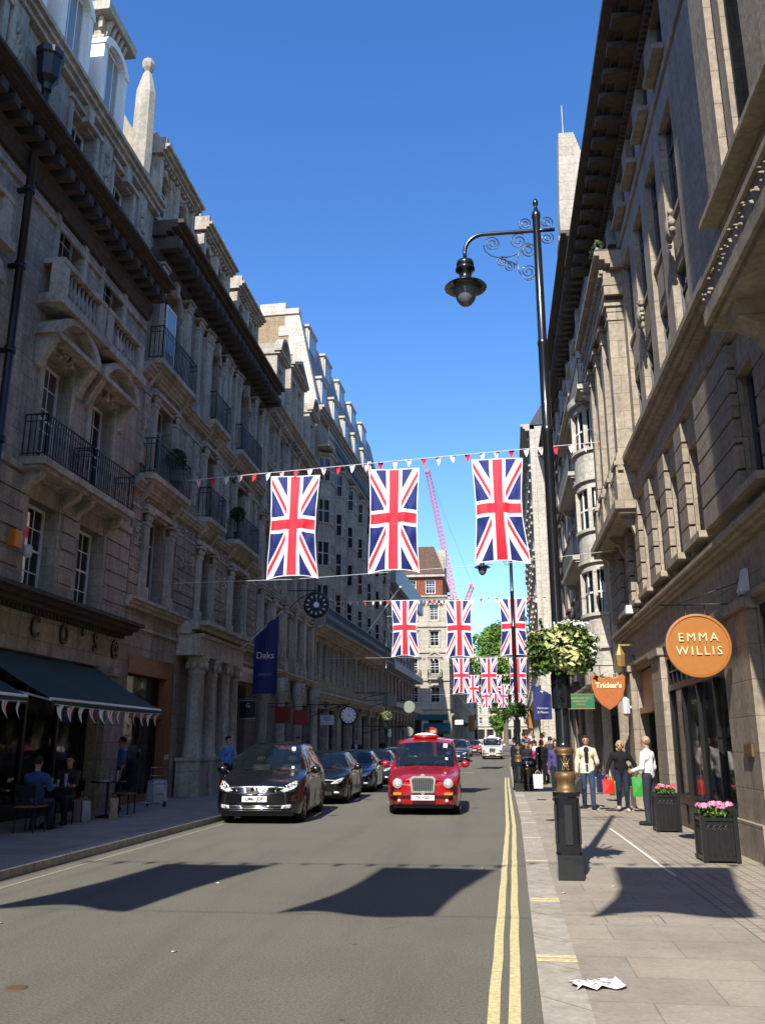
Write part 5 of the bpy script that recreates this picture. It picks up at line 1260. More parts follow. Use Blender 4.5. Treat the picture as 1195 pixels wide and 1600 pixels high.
# ---------------------------------------------------------------- hanging signs
def arm(t, x0, x1, z, scroll=True):
    b = MB(); b.tube([(x0, 0, z), (x1, 0, z)], .014, 6); b.tube([(x0, 0, z+.28), (x0+(x1-x0)*.75, 0, z+.02)], .009, 5); b.box(min(x0, x0+.03*(1 if x1 < x0 else -1)), max(x0, x0+.03*(1 if x1 < x0 else -1)), -.03, .03, z-.1, z+.35)
    return b
t = empty('round_sign', (3.05, 13.6, 3.05)); tag(t, 'big round orange hanging sign lettered EMMA WILLIS', 'sign')
b = MB(); b.lathe([(.435, -.03), (.455, -.02), (.455, .02), (.435, .03)], 40, axis='y'); b.build('disc', 'orange_sign', t)
b = MB(); b.lathe([(.455, -.035), (.47, -.03), (.47, .03), (.455, .035)], 40, axis='y')
N = 40; b = MB()
for k in range(N):
    a, c = 2*math.pi*k/N, 2*math.pi*(k+1)/N
    P = lambda r, a, y: (r*math.cos(a), y, r*math.sin(a))
    b.add([P(.44, a, -.045), P(.475, a, -.04), P(.475, c, -.04), P(.44, c, -.045), P(.44, a, .045), P(.475, a, .04), P(.475, c, .04), P(.44, c, .045)], [(0, 1, 2, 3), (4, 5, 6, 7), (1, 5, 6, 2), (0, 4, 7, 3)])
b.build('rim', 'orange_sign', t)
text_mb('EMMA', .18, .006, .0, 1.35).build('lettering', 'cream_text', t, (0, -.045, .115)); text_mb('WILLIS', .18, .006, .0, 1.3).build('lettering', 'cream_text', t, (0, -.045, -.085))
b = MB(); b.tube([(.68, 0, .62), (-.5, 0, .62)], .013, 6); b.tube([(.68, 0, .95), (-.25, 0, .63)], .007, 5)
for x in (-.14, .14): b.tube([(x, 0, .62), (x, 0, .44)], .008, 5)
b.box(.66, .70, -.05, .05, .5, 1.0); b.build('bracket', 'iron', t)
t = empty('shield_sign', (3.02, 24.2, 3.0)); tag(t, "orange shield shaped hanging sign lettered Tricker's", 'sign')
sh = [(0, .36), (.12, .32), (.26, .36), (.40, .43), (.43, .40), (.41, .1), (.33, -.15), (.2, -.33), (0, -.47)]
sh = [(x, z) for x, z in sh]+[(-x, z) for x, z in sh[-2:0:-1]]
b = MB(); b.prism([(x, -.03, z) for x, z in sh], (0, .06, 0)); b.build('board', 'shield_orange', t)
b = MB(); n = len(sh)
b.tube([(x, 0, z) for x, z in sh+sh[:1]], .03, 8)
b.build('rim', 'orange_sign', t)
text_mb("Tricker's", .19, .006, .008).build('lettering', 'cream_text', t, (0, -.04, .15))
b = MB(); b.tube([(.70, 0, .68), (-.45, 0, .68)], .014, 6); b.tube([(-.2, 0, .68), (-.2, 0, .34)], .01, 5); b.tube([(.2, 0, .68), (.2, 0, .34)], .01, 5); b.box(.68, .72, -.05, .05, .55, .95); b.build('bracket', 'iron', t)
def board(label, loc, w_, h_, mat, lines, tmat, size, wallx, cat='sign', fs=None):
    t = empty('hanging_sign', loc); tag(t, label, cat)
    b = MB(); b.box(-w_/2, w_/2, -.025, .025, -h_/2, h_/2); b.build('board', mat, t)
    b = MB(); e = .02
    b.box(-w_/2-e, w_/2+e, -.03, .03, h_/2, h_/2+e); b.box(-w_/2-e, w_/2+e, -.03, .03, -h_/2-e, -h_/2); b.build('edge', tmat, t)
    for i, ln in enumerate(lines): text_mb(ln, size if i == 0 else size*.62, .004, .003).build('lettering', tmat, t, (0, -.03, h_*.22-i*size*.95))
    b = MB(); dx = wallx-loc[0]; b.tube([(dx, 0, h_/2+.16), (-w_/2 if dx > 0 else w_/2, 0, h_/2+.16)], .014, 6)
    for x in (-w_*.35, w_*.35): b.tube([(x, 0, h_/2+.16), (x, 0, h_/2)], .01, 5)
    b.build('bracket', 'iron', t); return t
board('dark green hanging sign with small gold lettering beside the shield sign', (2.62, 28, 2.92), .84, .42, 'green_sign', ['RALPH LAUREN', 'JERMYN STREET', 'LONDON'], 'gold', .1, 3.7)
board('nearer dark red hanging board on the left side', (-8.55, 35.4, 2.8), .66, .62, 'red_sign', [], 'red_sign', .1, -9.6)
board('farther dark red hanging board on the left side', (-7.9, 35.9, 2.72), .62, .54, 'red_sign', [], 'red_sign', .1, -9.6)
board('white hanging board with faint grey lettering on the left side', (-7.95, 41.9, 2.78), .66, .44, 'bag_white', ['BATES', 'HATTER'], 'print_grey', .12, -9.6)
board('black hanging board with a pale round motif by the portico', (-9.1, 32.2, 2.9), .6, .62, 'black_paint', ['G'], 'bag_white', .22, -9.7)
board('small plain white sign on the distant left terrace', (-4.0, 99, 4.1), .9, .45, 'flag_white', [], 'flag_white', .1, -4.9)
board('small white square notice below the round signs on the left', (-6.9, 58, 2.4), .3, .5, 'flag_white', ['S'], 'print_grey', .2, -9.2)
def banner(label, loc, w_, h_, pole, words, mat='banner_blue', slope=.55):
    t = empty('banner', loc); tag(t, label, 'banner')
    b = MB(); N = 8; sgn = 1 if pole > 0 else -1
    for i in range(N):
        for j in range(N):
            P = lambda i, j: (w_*(i/N-.5), .04*math.sin(i*.9+j*.35), -h_*j/N+slope*(i/N)*w_*sgn*(1-j/N)-(0 if sgn > 0 else 0))
            b.quad(P(i, j), P(i+1, j), P(i+1, j+1), P(i, j+1))
    b.build('cloth', mat, t)
    b = MB(); e = w_*.6; b.tube([(-sgn*e*1.7, 0, -slope*sgn*sgn*e*1.15), (sgn*w_*.6, 0, slope*w_*1.12)], .03, 8); b.ball((sgn*w_*.6, 0, slope*w_*1.12), .05); b.build('flagpole', 'frame_grey', t)
    for i, (tx, sz, zz, mt_) in enumerate(words): text_mb(tx, sz, .004, .002).build('lettering', mt_, t, (0, -.06, zz))
    return t
banner('navy banner hanging from a slanted pole on the portico building', (-8.45, 32, 5.65), .92, 2.2, 1, [('Daks', .34, -.8, 'bag_white'), ('____', .2, -.85, 'flag_red'), ('LONDON', .12, -1.5, 'print_grey')], slope=.8)
banner('bright blue hanging banner on a slanted pole on the right pavement side', (2.35, 45, 4.6), .9, 1.75, -1, [('+', .4, -.4, 'bag_white'), ('Fortnum', .15, -1.2, 'bag_white'), ('& Mason', .15, -1.4, 'bag_white')], slope=.6)
def round_sign(label, loc, r, mat, wallx, clock=False, black=False):
    t = empty('round_clock' if clock else 'round_sign', loc); tag(t, label, 'clock' if clock else 'sign')
    b = MB(); b.lathe([(r, -.1), (r*1.12, -.06), (r*1.12, .06), (r, .1)], 28, axis='y'); b.build('case', 'black_paint' if clock else mat, t)
    if clock:
        b = MB(); b.lathe([(r*.93, -.115), (r*.93, -.1)], 28, axis='y'); b.build('dial', 'black_paint' if black else 'flag_white', t)
        b = MB()
        for k in range(12):
            a = k*math.pi/6; ca, sa = math.cos(a), math.sin(a); w2 = r*.045
            for (p, q2) in ((.66, .88),): b.prism([(sa*r*p-ca*w2, -.12, ca*r*p+sa*w2), (sa*r*p+ca*w2, -.12, ca*r*p-sa*w2), (sa*r*q2+ca*w2*1.3, -.12, ca*r*q2-sa*w2*1.3), (sa*r*q2-ca*w2*1.3, -.12, ca*r*q2+sa*w2*1.3)], (0, -.008, 0))
        b.build('numerals', 'flag_white' if black else 'black_paint', t)
        b = MB()
        for a, l_, w2 in ((R(8), .72, .03), (R(122), .48, .045)):
            ca, sa = math.cos(a), math.sin(a); b.prism([(-ca*r*w2, -.13, sa*r*w2), (ca*r*w2, -.13, -sa*r*w2), (sa*r*l_, -.13, ca*r*l_)], (0, -.008, 0))
        b.lathe([(r*.25, -.13), (r*.25, -.12)], 16, axis='y') if black else None
        b.build('hands', 'flag_white' if black else 'red_sign', t)
        b = MB()
        for k in range(24): a = k*math.pi/12; b.ball((math.cos(a)*r*1.12, -.02, math.sin(a)*r*1.12), r*.09, 6, 4)
        b.build('rim', 'gold_dark' if black else 'black_paint', t)
    dx = wallx-loc[0]
    b = MB(); b.tube([(dx, 0, r*1.3), (0, 0, r*1.3), (0, 0, r)], .03, 6); b.tube([(dx, 0, -.2), (dx*.6, 0, r*.6), (0, 0, r*1.3)], .025, 6); b.build('bracket', 'iron', t)
    return t
round_sign('large black street clock with white numerals bracketed over the left pavement', (-8.3, 40.6, 8.1), .55, 'black_paint', -9.7, True, True)
round_sign('small white faced round clock sign over the left pavement', (-7.45, 45.2, 3.1), .42, 'flag_white', -9.7, True)
round_sign('pale green round sign, upper and nearer of two on the left', (-6.95, 58.5, 4.5), .38, 'sign_grey', -9.4)
round_sign('pale grey round sign, farther right of the two on the left', (-5.95, 62, 4.2), .38, 'sign_grey', -9.4)
round_sign('round cream sign low on the left beyond the lamp', (-5.9, 61, 2.5), .3, 'sign_grey', -9.4)
# flagpoles on the left with no flag near row 2
b = MB(); b.tube([(-9.1, 60, 8.6), (-6.1, 58, 12.0)], .05, 8); b.ball((-6.1, 58, 12.0), .09)
tag(b.build('flagpole', 'white_paint'), 'bare white flagpole slanting out behind the second row of flags', 'flagpole')
# orange things far
for i, (x, y, z, h_, lb) in enumerate(((-3.6, 135, 3.6, 2.3, 'bright orange vertical banner far down the left terrace'), (3.0, 70, 2.9, 1.3, 'orange hanging banner far down the right side'))):
    t = empty('banner', (x, y, z)); tag(t, lb, 'banner'); b = MB(); b.box(-.45, .45, -.02, .02, 0, h_); b.build('cloth', 'orange_sign', t); b = MB(); b.tube([(-.6, 0, h_+.03), (.6, 0, h_+.03)], .03); b.build('flagpole', 'iron', t)
# phone box
t = empty('phone_box', (-5.38, 75, hz(75)+.1)); tag(t, 'red telephone box seen just over the roof of the red taxi', 'phone box')
b = MB(); b.box(-.44, .44, -.44, .44, 0, .25); b.box(-.46, .46, -.46, .46, 2.05, 2.3)
for x in (-.4, .4):
    for y in (-.4, .4): b.box(x-.05, x+.05, y-.05, y+.05, .25, 2.05)
for k in range(1, 8): b.box(-.38, .38, -.43, -.40, .25+k*.225, .28+k*.225); b.box(.40, .43, -.38, .38, .25+k*.225, .28+k*.225)
for x in (-.2, .2): b.box(x-.015, x+.015, -.43, -.4, .25, 2.05)
N = 8
for k in range(N): a = math.pi*k/N; c = math.pi*(k+1)/N; b.prism([(-.46*math.cos(a), -.44, 2.3), (-.46*math.cos(c), -.44, 2.3), (-.46*math.cos(c), -.44, 2.32+.2*math.sin(c)), (-.46*math.cos(a), -.44, 2.32+.2*math.sin(a))], (0, .88, 0))
b.build('kiosk', 'red_box', t)
b = MB(); b.box(-.38, .38, -.39, .39, .25, 2.05); b.build('pane', 'glass_bright', t)
b = MB(); b.box(-.36, .36, -.475, -.462, 2.09, 2.24); b.build('name_panel', 'flag_white', t)
text_mb('TELEPHONE', .11, .003, .003).build('lettering', 'black_paint', t, (0, -.478, 2.165))

# ---------------------------------------------------------------- planters
def planter(loc, s, petal, label, q):
    t = empty('planter', loc); tag(t, label, 'planter', 'black planters outside the shop')
    s, hs_ = s; b = MB(); w_ = .30*s; h_ = .56*hs_
    b.box(-w_, w_, -w_, w_, .06, h_-.04); b.box(-w_-.02, w_+.02, -w_-.02, w_+.02, h_-.04, h_); b.box(-w_-.02, w_+.02, -w_-.02, w_+.02, .03, .09)
    for x in (-w_, w_):
        for y in (-w_, w_): b.box(x-.03, x+.03, y-.03, y+.03, 0, h_+.03)
    for k in range(5):
        x = -w_+.06+(2*w_-.12)*k/4
        b.box(x-.012, x+.012, -w_-.012, -w_, .1, h_-.06); b.box(-w_-.012, -w_, x-.012, x+.012, .1, h_-.06)
    for k in range(4):
        x = -w_+.06+(2*w_-.12)*(k+.5)/4; a = [(x+.055*math.cos(math.pi*i/6), -w_-.008, h_-.16+.06*math.sin(math.pi*i/6)) for i in range(7)]; b.tube(a, .007, 4); b.tube([(-w_-.008, p[0], p[2]) for p in a], .007, 4)
    b.build('box', 'black_paint', t)
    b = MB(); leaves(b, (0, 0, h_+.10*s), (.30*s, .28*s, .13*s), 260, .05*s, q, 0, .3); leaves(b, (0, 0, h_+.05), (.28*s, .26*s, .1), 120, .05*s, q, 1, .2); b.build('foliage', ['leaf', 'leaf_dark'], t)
    for k in range(9):
        a = q.uniform(0, 6.28); r_ = q.uniform(.05, .28)*s; p = (r_*math.cos(a)*1.1, r_*math.sin(a), h_+(.24-.2*r_)*s+q.uniform(-.03, .03))
        if k < 4: p = ((-.22+.15*k)*s, -.18*s, h_+.19*s+.03*(k % 2))
        b = MB(); rr = .085*s*q.uniform(.85, 1.15)
        for i in range(70):
            v = Vector((q.gauss(0, 1), q.gauss(0, 1), q.gauss(0, 1))).normalized(); v.z = abs(v.z)*.8-.15; c = Vector(p)+v*rr; e = v.orthogonal().normalized(); f = v.cross(e); z_ = .02*s
            an = q.uniform(0, 3); e, f = e*math.cos(an)+f*math.sin(an), f*math.cos(an)-e*math.sin(an)
            b.add([c-e*z_, c-f*z_+v*.004, c+e*z_, c+f*z_+v*.004], [(0, 1, 2, 3)])
        pm = petal if isinstance(petal, str) else petal[k % len(petal)]
        b.build('blossom', pm, t)
    return t
planter((3.0, 13.35, KH), (.72, 1.05), 'petal_pink', 'nearer black planter full of pale pink hydrangeas', random.Random(1))
planter((3.12, 17.75, KH), (.66, 1.18), ['petal_red', 'petal_pink', 'petal_red'], 'farther black planter with red and pink flowers beside the man in a white shirt', random.Random(2))

# ---------------------------------------------------------------- trees, crane
def tree(loc, h, rx, label, seed, nl=5200, z0=.3, ls=.32, elong=1.0):
    q = random.Random(seed); t = empty('street_tree', loc); tag(t, label, 'tree', 'trees at the end of the street')
    b = MB(); b.tube([(0, 0, 0), (.1, 0, h*.2), (0, .1, h*.45)], [h*.022, h*.017, h*.012], 10)
    for k in range(7):
        a = k*.9; z = h*(.22+.05*k); b.tube([(0, 0, z), (rx*.3*math.cos(a), rx*.3*math.sin(a), z+h*.12), (rx*.6*math.cos(a), rx*.6*math.sin(a), z+h*.25)], [h*.009, h*.006, h*.003], 6)
    b.build('trunk', 'bark', t)
    b = MB(); nc = 60; zc = h*(1+z0)/2; rz_ = h*(1-z0)/2
    for k in range(nc):
        while True:
            v = (q.uniform(-1, 1), q.uniform(-1, 1), q.uniform(-1, 1)); L_ = math.sqrt(sum(x*x for x in v))
            if .1 < L_ < .86: break
        s = rx*q.uniform(.24, .40); c = (v[0]*rx, v[1]*rx, zc+v[2]*rz_)
        leaves(b, c, (s, s, s*.8*elong), nl//nc, ls, q, 0 if q.random() < .6 else 1, .3)
    b.build('crown', ['leaf_tree', 'leaf'], t)
tree((1.6, 150, hz(150)-1), 23, 6.6, 'tall broad green tree rising behind the flags at the end of the street', 4, 24000, .3, .30)
tree((.9, 200, hz(200)), 9.5, 2.5, 'smaller rounded green tree in the middle of the far street', 9, 3600, .15, .26)
def lattice(b, p0, p1, w0, w1, n, r=.18):
    r *= .7; w0 *= .85; w1 *= .85
    p0, p1 = Vector(p0), Vector(p1); t = (p1-p0).normalized(); a = t.cross(Vector((0, 1, 0))).normalized(); c = t.cross(a)
    cor = lambda f: [p0.lerp(p1, f)+(a*sx+c*sy)*(w0+(w1-w0)*f)/2 for sx, sy in ((-1, -1), (1, -1), (1, 1), (-1, 1))]
    for k in range(4): b.tube([cor(0)[k], cor(1)[k]], r, 5)
    for i in range(n):
        A_, B_ = cor(i/n), cor((i+1)/n)
        for k in range(4): b.tube([A_[k], B_[(k+1) % 4]], r*.6, 4, False); b.tube([A_[k], A_[(k+1) % 4]], r*.6, 4, False)
t = empty('tower_crane', (-11.5, 300, 0)); tag(t, 'pinkish red lattice tower crane with a raised jib beyond the roofs', 'crane')
b = MB(); lattice(b, (0, 0, 0), (0, 0, 46), 2.2, 2.2, 22, .2); b.build('mast', 'crane_pink', t)
b = MB(); lattice(b, (-.5, 0, 47), (-9.9, 0, 97.5), 2.4, 1.6, 34, .2); b.box(-10.9, -9.4, -.6, .6, 97, 98.2); b.build('jib', 'crane_pink', t)
b = MB(); lattice(b, (1.5, 0, 47), (5.0, 0, 55), 1.6, 1.4, 5, .2); b.box(-2, 4, -2, 2, 44, 47); b.box(4, 5.2, -.5, .5, 54.5, 56); b.build('counter_jib', 'crane_pink', t)
b = MB(); b.tube([(5, 0, 56), (-3, 0, 78), (-9.9, 0, 97.8)], .03, 4); b.build('cable', 'iron', t)
# ---------------------------------------------------------------- cars (front faces -Y, origin on the ground under the nose)
def interp(t, xs, ys):       # smooth monotone interpolation
    h = np.diff(xs); d = np.diff(ys)/h; m = np.zeros(len(xs)); m[0] = d[0]; m[-1] = d[-1]
    for i in range(1, len(xs)-1): m[i] = 0 if d[i-1]*d[i] <= 0 else 2*d[i-1]*d[i]/(d[i-1]+d[i])
    i = int(np.clip(np.searchsorted(xs, t)-1, 0, len(xs)-2)); s = (t-xs[i])/h[i]
    return (2*s**3-3*s*s+1)*ys[i]+(s**3-2*s*s+s)*h[i]*m[i]+(-2*s**3+3*s*s)*ys[i+1]+(s**3-s*s)*h[i]*m[i+1]
def car(name, label, cat, paintm, sp, group=None):
    t = empty(name); tag(t, label, cat, group)
    L = sp['L']; W = sp['W']/2; wr = sp.get('wr', .33); A1, A2 = sp['axles']; sill = .2
    cowl, wtop, rtop, rend = sp['glass']       # y of windscreen bottom/top, rear screen top/bottom
    ys = set(np.linspace(0, L, 46).tolist()+[cowl, wtop, rtop, rend])
    for a in (A1, A2):
        for k in range(13): ys.add(a+(wr+.055)*math.cos(math.pi*k/12))
    for a, c in sp['side']: ys.add(a); ys.add(c)
    ys = sorted(y for y in ys if 0 <= y <= L); ys = [y for i, y in enumerate(ys) if i == 0 or y-ys[i-1] > .004]
    T = lambda y: interp(y, *sp['top']); B = lambda y: interp(y, *sp['belt']); HW = lambda y: interp(y, *sp['hw'])*W; TW = lambda y: interp(y, *sp['tw'])*W
    def zb(y):
        z = interp(y, [0, .35, L-.35, L], [.26, sill, sill, .30])
        for a in (A1, A2):
            r = wr+.055
            if abs(y-a) < r: z = max(z, wr+math.sqrt(r*r-(y-a)**2))
        return z
    def sec(y):
        h, tw, top, z0 = HW(y), TW(y), T(y), zb(y); bl = min(B(y), top-.03); P = []
        zm = z0+(bl-z0)*.45
        for i in range(4): f = i/4; P.append((h*(.955+.045*math.sin(f*math.pi/2)), z0+(zm-z0)*f))
        for i in range(5): f = i/5; P.append((h*(1-.045*f*f), zm+(bl-zm)*f))
        hb = h*.955; cr = min(.07, (top-bl)*.3+.01)
        g = top-cr
        for i in range(7): f = i/6; P.append((hb+(tw-hb)*(f**1.15), bl+(g-bl)*f))
        for i in range(1, 8): f = i/7; P.append((tw*(1-f**1.25), g+cr*math.sin(f*math.pi/2)))
        return P
    S = [sec(y) for y in ys]; nP = len(S[0])
    vs = []; 
    for y, P in zip(ys, S):
        for x, z in P: vs.append((x, y, z))
        for x, z in P[-2::-1]: vs.append((-x, y, z))
    K = 2*nP-1
    body = MB(); side = MB(); ws = MB(); rs = MB(); hood = None
    for q in (body, side, ws, rs): q.v = list(vs)
    for i in range(len(ys)-1):
        ym = (ys[i]+ys[i+1])/2
        for j in range(K-1):
            jj = j if j < nP-1 else K-2-j; f = (i*K+j, i*K+j+1, (i+1)*K+j+1, (i+1)*K+j); tgt = body
            if 9 <= jj < 14 and any(a < ym < c for a, c in sp['side']): tgt = side
            if jj >= 15-(sp.get('wide', 0)) and cowl < ym < wtop: tgt = ws
            if jj >= 15 and rtop < ym < rend: tgt = rs
            tgt.f.append(f); tgt.m.append(0); tgt.sm.append(True)
    for end, i0, sg, bulge in (('f', 0, -1, sp.get('nose', .14)), ('r', len(ys)-1, 1, .10)):
        P = [vs[i0*K+j] for j in range(K)]; zc = sum(p[2] for p in P)/K; prev = [i0*K+j for j in range(K)]; y0 = ys[i0]
        P = P+[(p[0], p[1], p[2]) for p in []]
        for k in range(1, 6):
            f = 1-(k/5); o = len(body.v)
            for j in range(K): x, y, z = P[j]; body.v.append((x*(.0+f), y0+sg*bulge*(1-f**2.2), zc+(z-zc)*(f if k < 5 else 0)))
            for j in range(K-1): body.f.append((prev[j], prev[j+1], o+j+1, o+j)); body.m.append(0); body.sm.append(True)
            body.f.append((prev[K-1], prev[0], o, o+K-1)); body.m.append(0); body.sm.append(True)
            prev = [o+j for j in range(K)]
    body.build('body', paintm, t); 
    def compact(q):
        used = sorted({i for f in q.f for i in f}); mp = {a: b for b, a in enumerate(used)}; q.v = [q.v[i] for i in used]; q.f = [tuple(mp[i] for i in f) for f in q.f]; return q
    if side.f:
        for sgn in (1, -1):
            for a, c in sp['side']:
                q = MB(); q.v = list(side.v); q.f = [f for f in side.f if side.v[f[0]][0]*sgn > 0 and a-.01 < side.v[f[0]][1] < c and side.v[f[2]][1] < c+.01]; q.m = [0]*len(q.f); q.sm = [True]*len(q.f)
                if q.f: compact(q).build('side_window', 'car_glass', t)
    compact(ws).build('windscreen', 'car_glass', t)
    if rs.f: compact(rs).build('rear_window', 'car_glass', t)
    b = MB(); b.box(-W*.80, W*.80, .15, L-.15, .16, .55); 
    for a in (A1, A2): b.box(-W*.9, W*.9, a-wr-.02, a+wr+.02, .3, .70)
    b.build('underbody', 'plastic_black', t)
    for a in (A1, A2):
        for sx in (-1, 1):
            wh = empty('wheel', (sx*(W*.955-.10), a, wr)); wh.parent = t
            b = MB(); b.lathe([(wr*.62, -.1), (wr*.95, -.105), (wr, -.07), (wr, .07), (wr*.95, .105), (wr*.62, .1)], 26, axis='x'); b.build('tyre', 'tyre', wh)
            b = MB(); b.lathe([(wr*.64, sx*.06), (wr*.66, sx*.10), (wr*.6, sx*.085), (wr*.2, sx*.07)], 26, axis='x')
            for k in range(7):
                c = 2*math.pi*k/7; b.tube([(sx*.085, wr*.12*math.cos(c), wr*.12*math.sin(c)), (sx*.09, wr*.62*math.cos(c), wr*.62*math.sin(c))], wr*.075, 5)
            b.lathe([(wr*.18, sx*.07), (wr*.16, sx*.105), (.01, sx*.11)], 12, axis='x'); b.build('rim', sp.get('rim', 'rim'), wh)
    for sx in (-1, 1):         # door mirrors
        zt = B(cowl+.25)+.08; x = HW(cowl+.3)
        m_ = MB(); m_.ball((sx*(x+.13), cowl+.32, zt), (.12, .06, .085), 12, 8); m_.tube([(sx*(x-.05), cowl+.34, zt-.07), (sx*(x+.08), cowl+.33, zt-.02)], .025); m_.build('door_mirror', sp.get('mirror', paintm), t)
    # nose surface helper
    z0, z1 = zb(0), T(0); zc0 = (z0+z1)/2
    def ny(x, z):
        f = min(1, max(abs(x)/(HW(0)), abs(z-zc0)/((z1-z0)/2))); return -sp.get('nose', .14)*(1-f**2.2)
    b = MB()                       # door seams and handles
    for y in sp.get('seams', []):
        for sx in (-1, 1): b.tube([(sx*(HW(y)*1.0+.001), y, zb(y)+.06), (sx*(HW(y)*1.003), y, .55), (sx*(HW(y)*.957+.002), y, B(y)-.01)], .006, 4)
    for y in sp.get('handles', []):
        for sx in (-1, 1): b.box(sx*HW(y)*.985-.012, sx*HW(y)*.985+.012, y-.09, y+.09, B(y)-.14, B(y)-.11)
    if b.v: b.build('door_trim', 'plastic_black', t)
    b = MB()                       # seats, wheel
    for r_, y in enumerate((cowl+1.25, cowl+2.15)):
        for sx in (-.38, .38):
            b.box(sx-.22, sx+.22, y, y+.12, .5, T(y)-.52); b.ball((sx, y+.05, T(y)-.36), (.13, .06, .11), 8, 6)
    b.tube([(.38+.17*math.cos(k*math.pi/6), cowl+.62+.07*math.sin(k*math.pi/6), B(cowl)+.02+.15*math.sin(k*math.pi/6)) for k in range(13)], .015, 5)
    b.build('seats', 'cloth_seat', t)
    b = MB()                       # wipers
    for x0, x1 in ((-.5, .05), (.1, .6)): b.tube([(x0, cowl+.02, T(cowl)+.02), (x1, cowl+.10, T(cowl+.08)+.03)], .008, 4)
    b.build('wiper', 'plastic_black', t)
    return t, ny, HW, T, lambda x, z: surf(x, z, ny, zb, HW, T, sec)
def surf(x, z, ny, zb, HW, T, sec):
    for k in range(60):
        y = k*.015; P = sec(y); top = max(p[1] for p in P)
        if z > top-.015: continue
        w_ = np.interp(z, [p[1] for p in P[:16]], [p[0] for p in P[:16]])
        if abs(x) < w_-.004:
            return ny(x, z) if k == 0 else y
    return .9
def patch(t, name, mat, pts, sf, lift=.012, rings=5, sub=5):
    n = len(pts); cx = sum(p[0] for p in pts)/n; cz = sum(p[1] for p in pts)/n; bd = []
    for i in range(n):
        for k in range(sub): f = k/sub; bd.append((pts[i][0]*(1-f)+pts[(i+1) % n][0]*f, pts[i][1]*(1-f)+pts[(i+1) % n][1]*f))
    m = len(bd); b = MB(); b.v = [(cx, sf(cx, cz)-lift, cz)]
    for r in range(1, rings+1):
        for x, z in bd: f = r/rings; X, Z = cx+(x-cx)*f, cz+(z-cz)*f; b.v.append((X, sf(X, Z)-lift+(0 if r < rings else lift*1.6), Z))
    fs = [(0, 1+i, 1+(i+1) % m) for i in range(m)]+[(1+(r-1)*m+i, 1+(r-1)*m+(i+1) % m, 1+r*m+(i+1) % m, 1+r*m+i) for r in range(1, rings) for i in range(m)]
    b.f = fs; b.m = [0]*len(fs); b.sm = [True]*len(fs); return b.build(name, mat, t)
def lens(t, name, mat, c, r, k=14, m=8, rot=0):
    b = MB(); b.ball((0, 0, 0), r, k, m); return b.build(name, mat, t, c, (0, 0, rot))
def plate(t, txt, c, w=.52, mat='plate_white'):
    b = MB(); b.box(-w/2, w/2, -.012, .012, -.056, .056); o = b.build('number_plate', mat, t, c)
    text_mb(txt, .092, .002, .0035, 1.0).build('lettering', 'plastic_black', o, (0, -.014, 0))
def shape(t, name, mat, pts, y, th=.05):
    b = MB(); b.prism([(x, y, z) for x, z in pts], (0, th, 0)); return b.build(name, mat, t)
MPV = dict(L=4.75, W=1.88, axles=(.93, 3.78), wr=.34, glass=(1.02, 1.98, 4.15, 4.55), nose=.16,
  top=([0, .2, .6, 1.02, 1.5, 1.98, 2.6, 3.4, 4.15, 4.55, 4.75], [.70, .86, .98, 1.08, 1.40, 1.645, 1.70, 1.70, 1.63, 1.2, .98]),
  belt=([0, .3, 1.0, 2.5, 4.75], [.66, .82, .98, 1.04, 1.02]), hw=([0, .12, .35, .9, 3.9, 4.5, 4.75], [.80, .90, .965, 1, 1, .95, .86]),
  tw=([0, .4, 1.0, 1.5, 1.98, 3.4, 4.75], [.70, .76, .80, .76, .68, .66, .60]), side=[(1.5, 2.25), (2.32, 3.2), (3.27, 4.1)], seams=[1.35, 2.28, 3.23], handles=[2.1, 3.05], wide=0)
def mpv_front(t, ny, sf):
    for sx in (-1, 1):
        pts = [(sx*.50, .68), (sx*.62, .66), (sx*.84, .71), (sx*.86, .80), (sx*.80, .89), (sx*.76, .88), (sx*.62, .78)]
        patch(t, 'headlight', 'lens', pts, sf)
        for px_, pz_, pr_ in ((.63, .745, .05), (.75, .79, .045)): lens(t, 'headlight_bulb', 'chrome', (sx*px_, sf(sx*px_, pz_)-.004, pz_), (pr_, .02, pr_))
        lens(t, 'indicator', 'amber', (sx*.80, sf(sx*.80, .84), .84), (.03, .02, .03)); 
        patch(t, 'fog_lamp', 'lens', [(sx*.54, .32), (sx*.74, .33), (sx*.76, .41), (sx*.56, .39)], sf)
        lens(t, 'fog_bulb', 'chrome', (sx*.61, sf(sx*.61, .36), .36), (.035, .02, .035))
    b = MB()
    for z, w in ((.64, .36), (.675, .40), (.71, .43), (.745, .46)): b.tube([(-w, ny(w, z)-.02, z), (-w*.5, ny(.2, z)-.045, z), (0, ny(0, z)-.05, z), (w*.5, ny(.2, z)-.045, z), (w, ny(w, z)-.02, z)], .011, 6)
    b.ball((0, -.2, .695), (.085, .03, .08), 14, 8); b.tube([(-.46, -.02, .76), (-.38, -.05, .62)], .012); b.tube([(.46, -.02, .76), (.38, -.05, .62)], .012); b.build('grille', 'chrome', t)
    plate(t, 'LM61 JDF', (0, -.19, .52))
    b = MB()
    for z in (.29, .335, .38): b.tube([(-.55, ny(.5, z)-.015, z), (-.25, ny(.2, z)-.04, z), (.25, ny(.2, z)-.04, z), (.55, ny(.5, z)-.015, z)], .007, 5)
    b.build('bumper_grille', 'chrome', t)
    for z, x, w in ((1.13, .60, .055), (1.53, .50, .085)):
        b = MB(); b.box(x-w/2, x+w/2, 0, .01, -w/2, w/2); yy = 1.02+(z-1.08)/.60*1.0; b.build('permit_disc', 'flag_white', t, (0, yy-.07, z), (-.0, 0, 0))
mpv, ny, _, _, sf = car('parked_car', 'black people carrier parked nearest the camera on the left, with chrome grille and white plate', 'car', 'paint_black', MPV, 'cars parked along the left kerb')
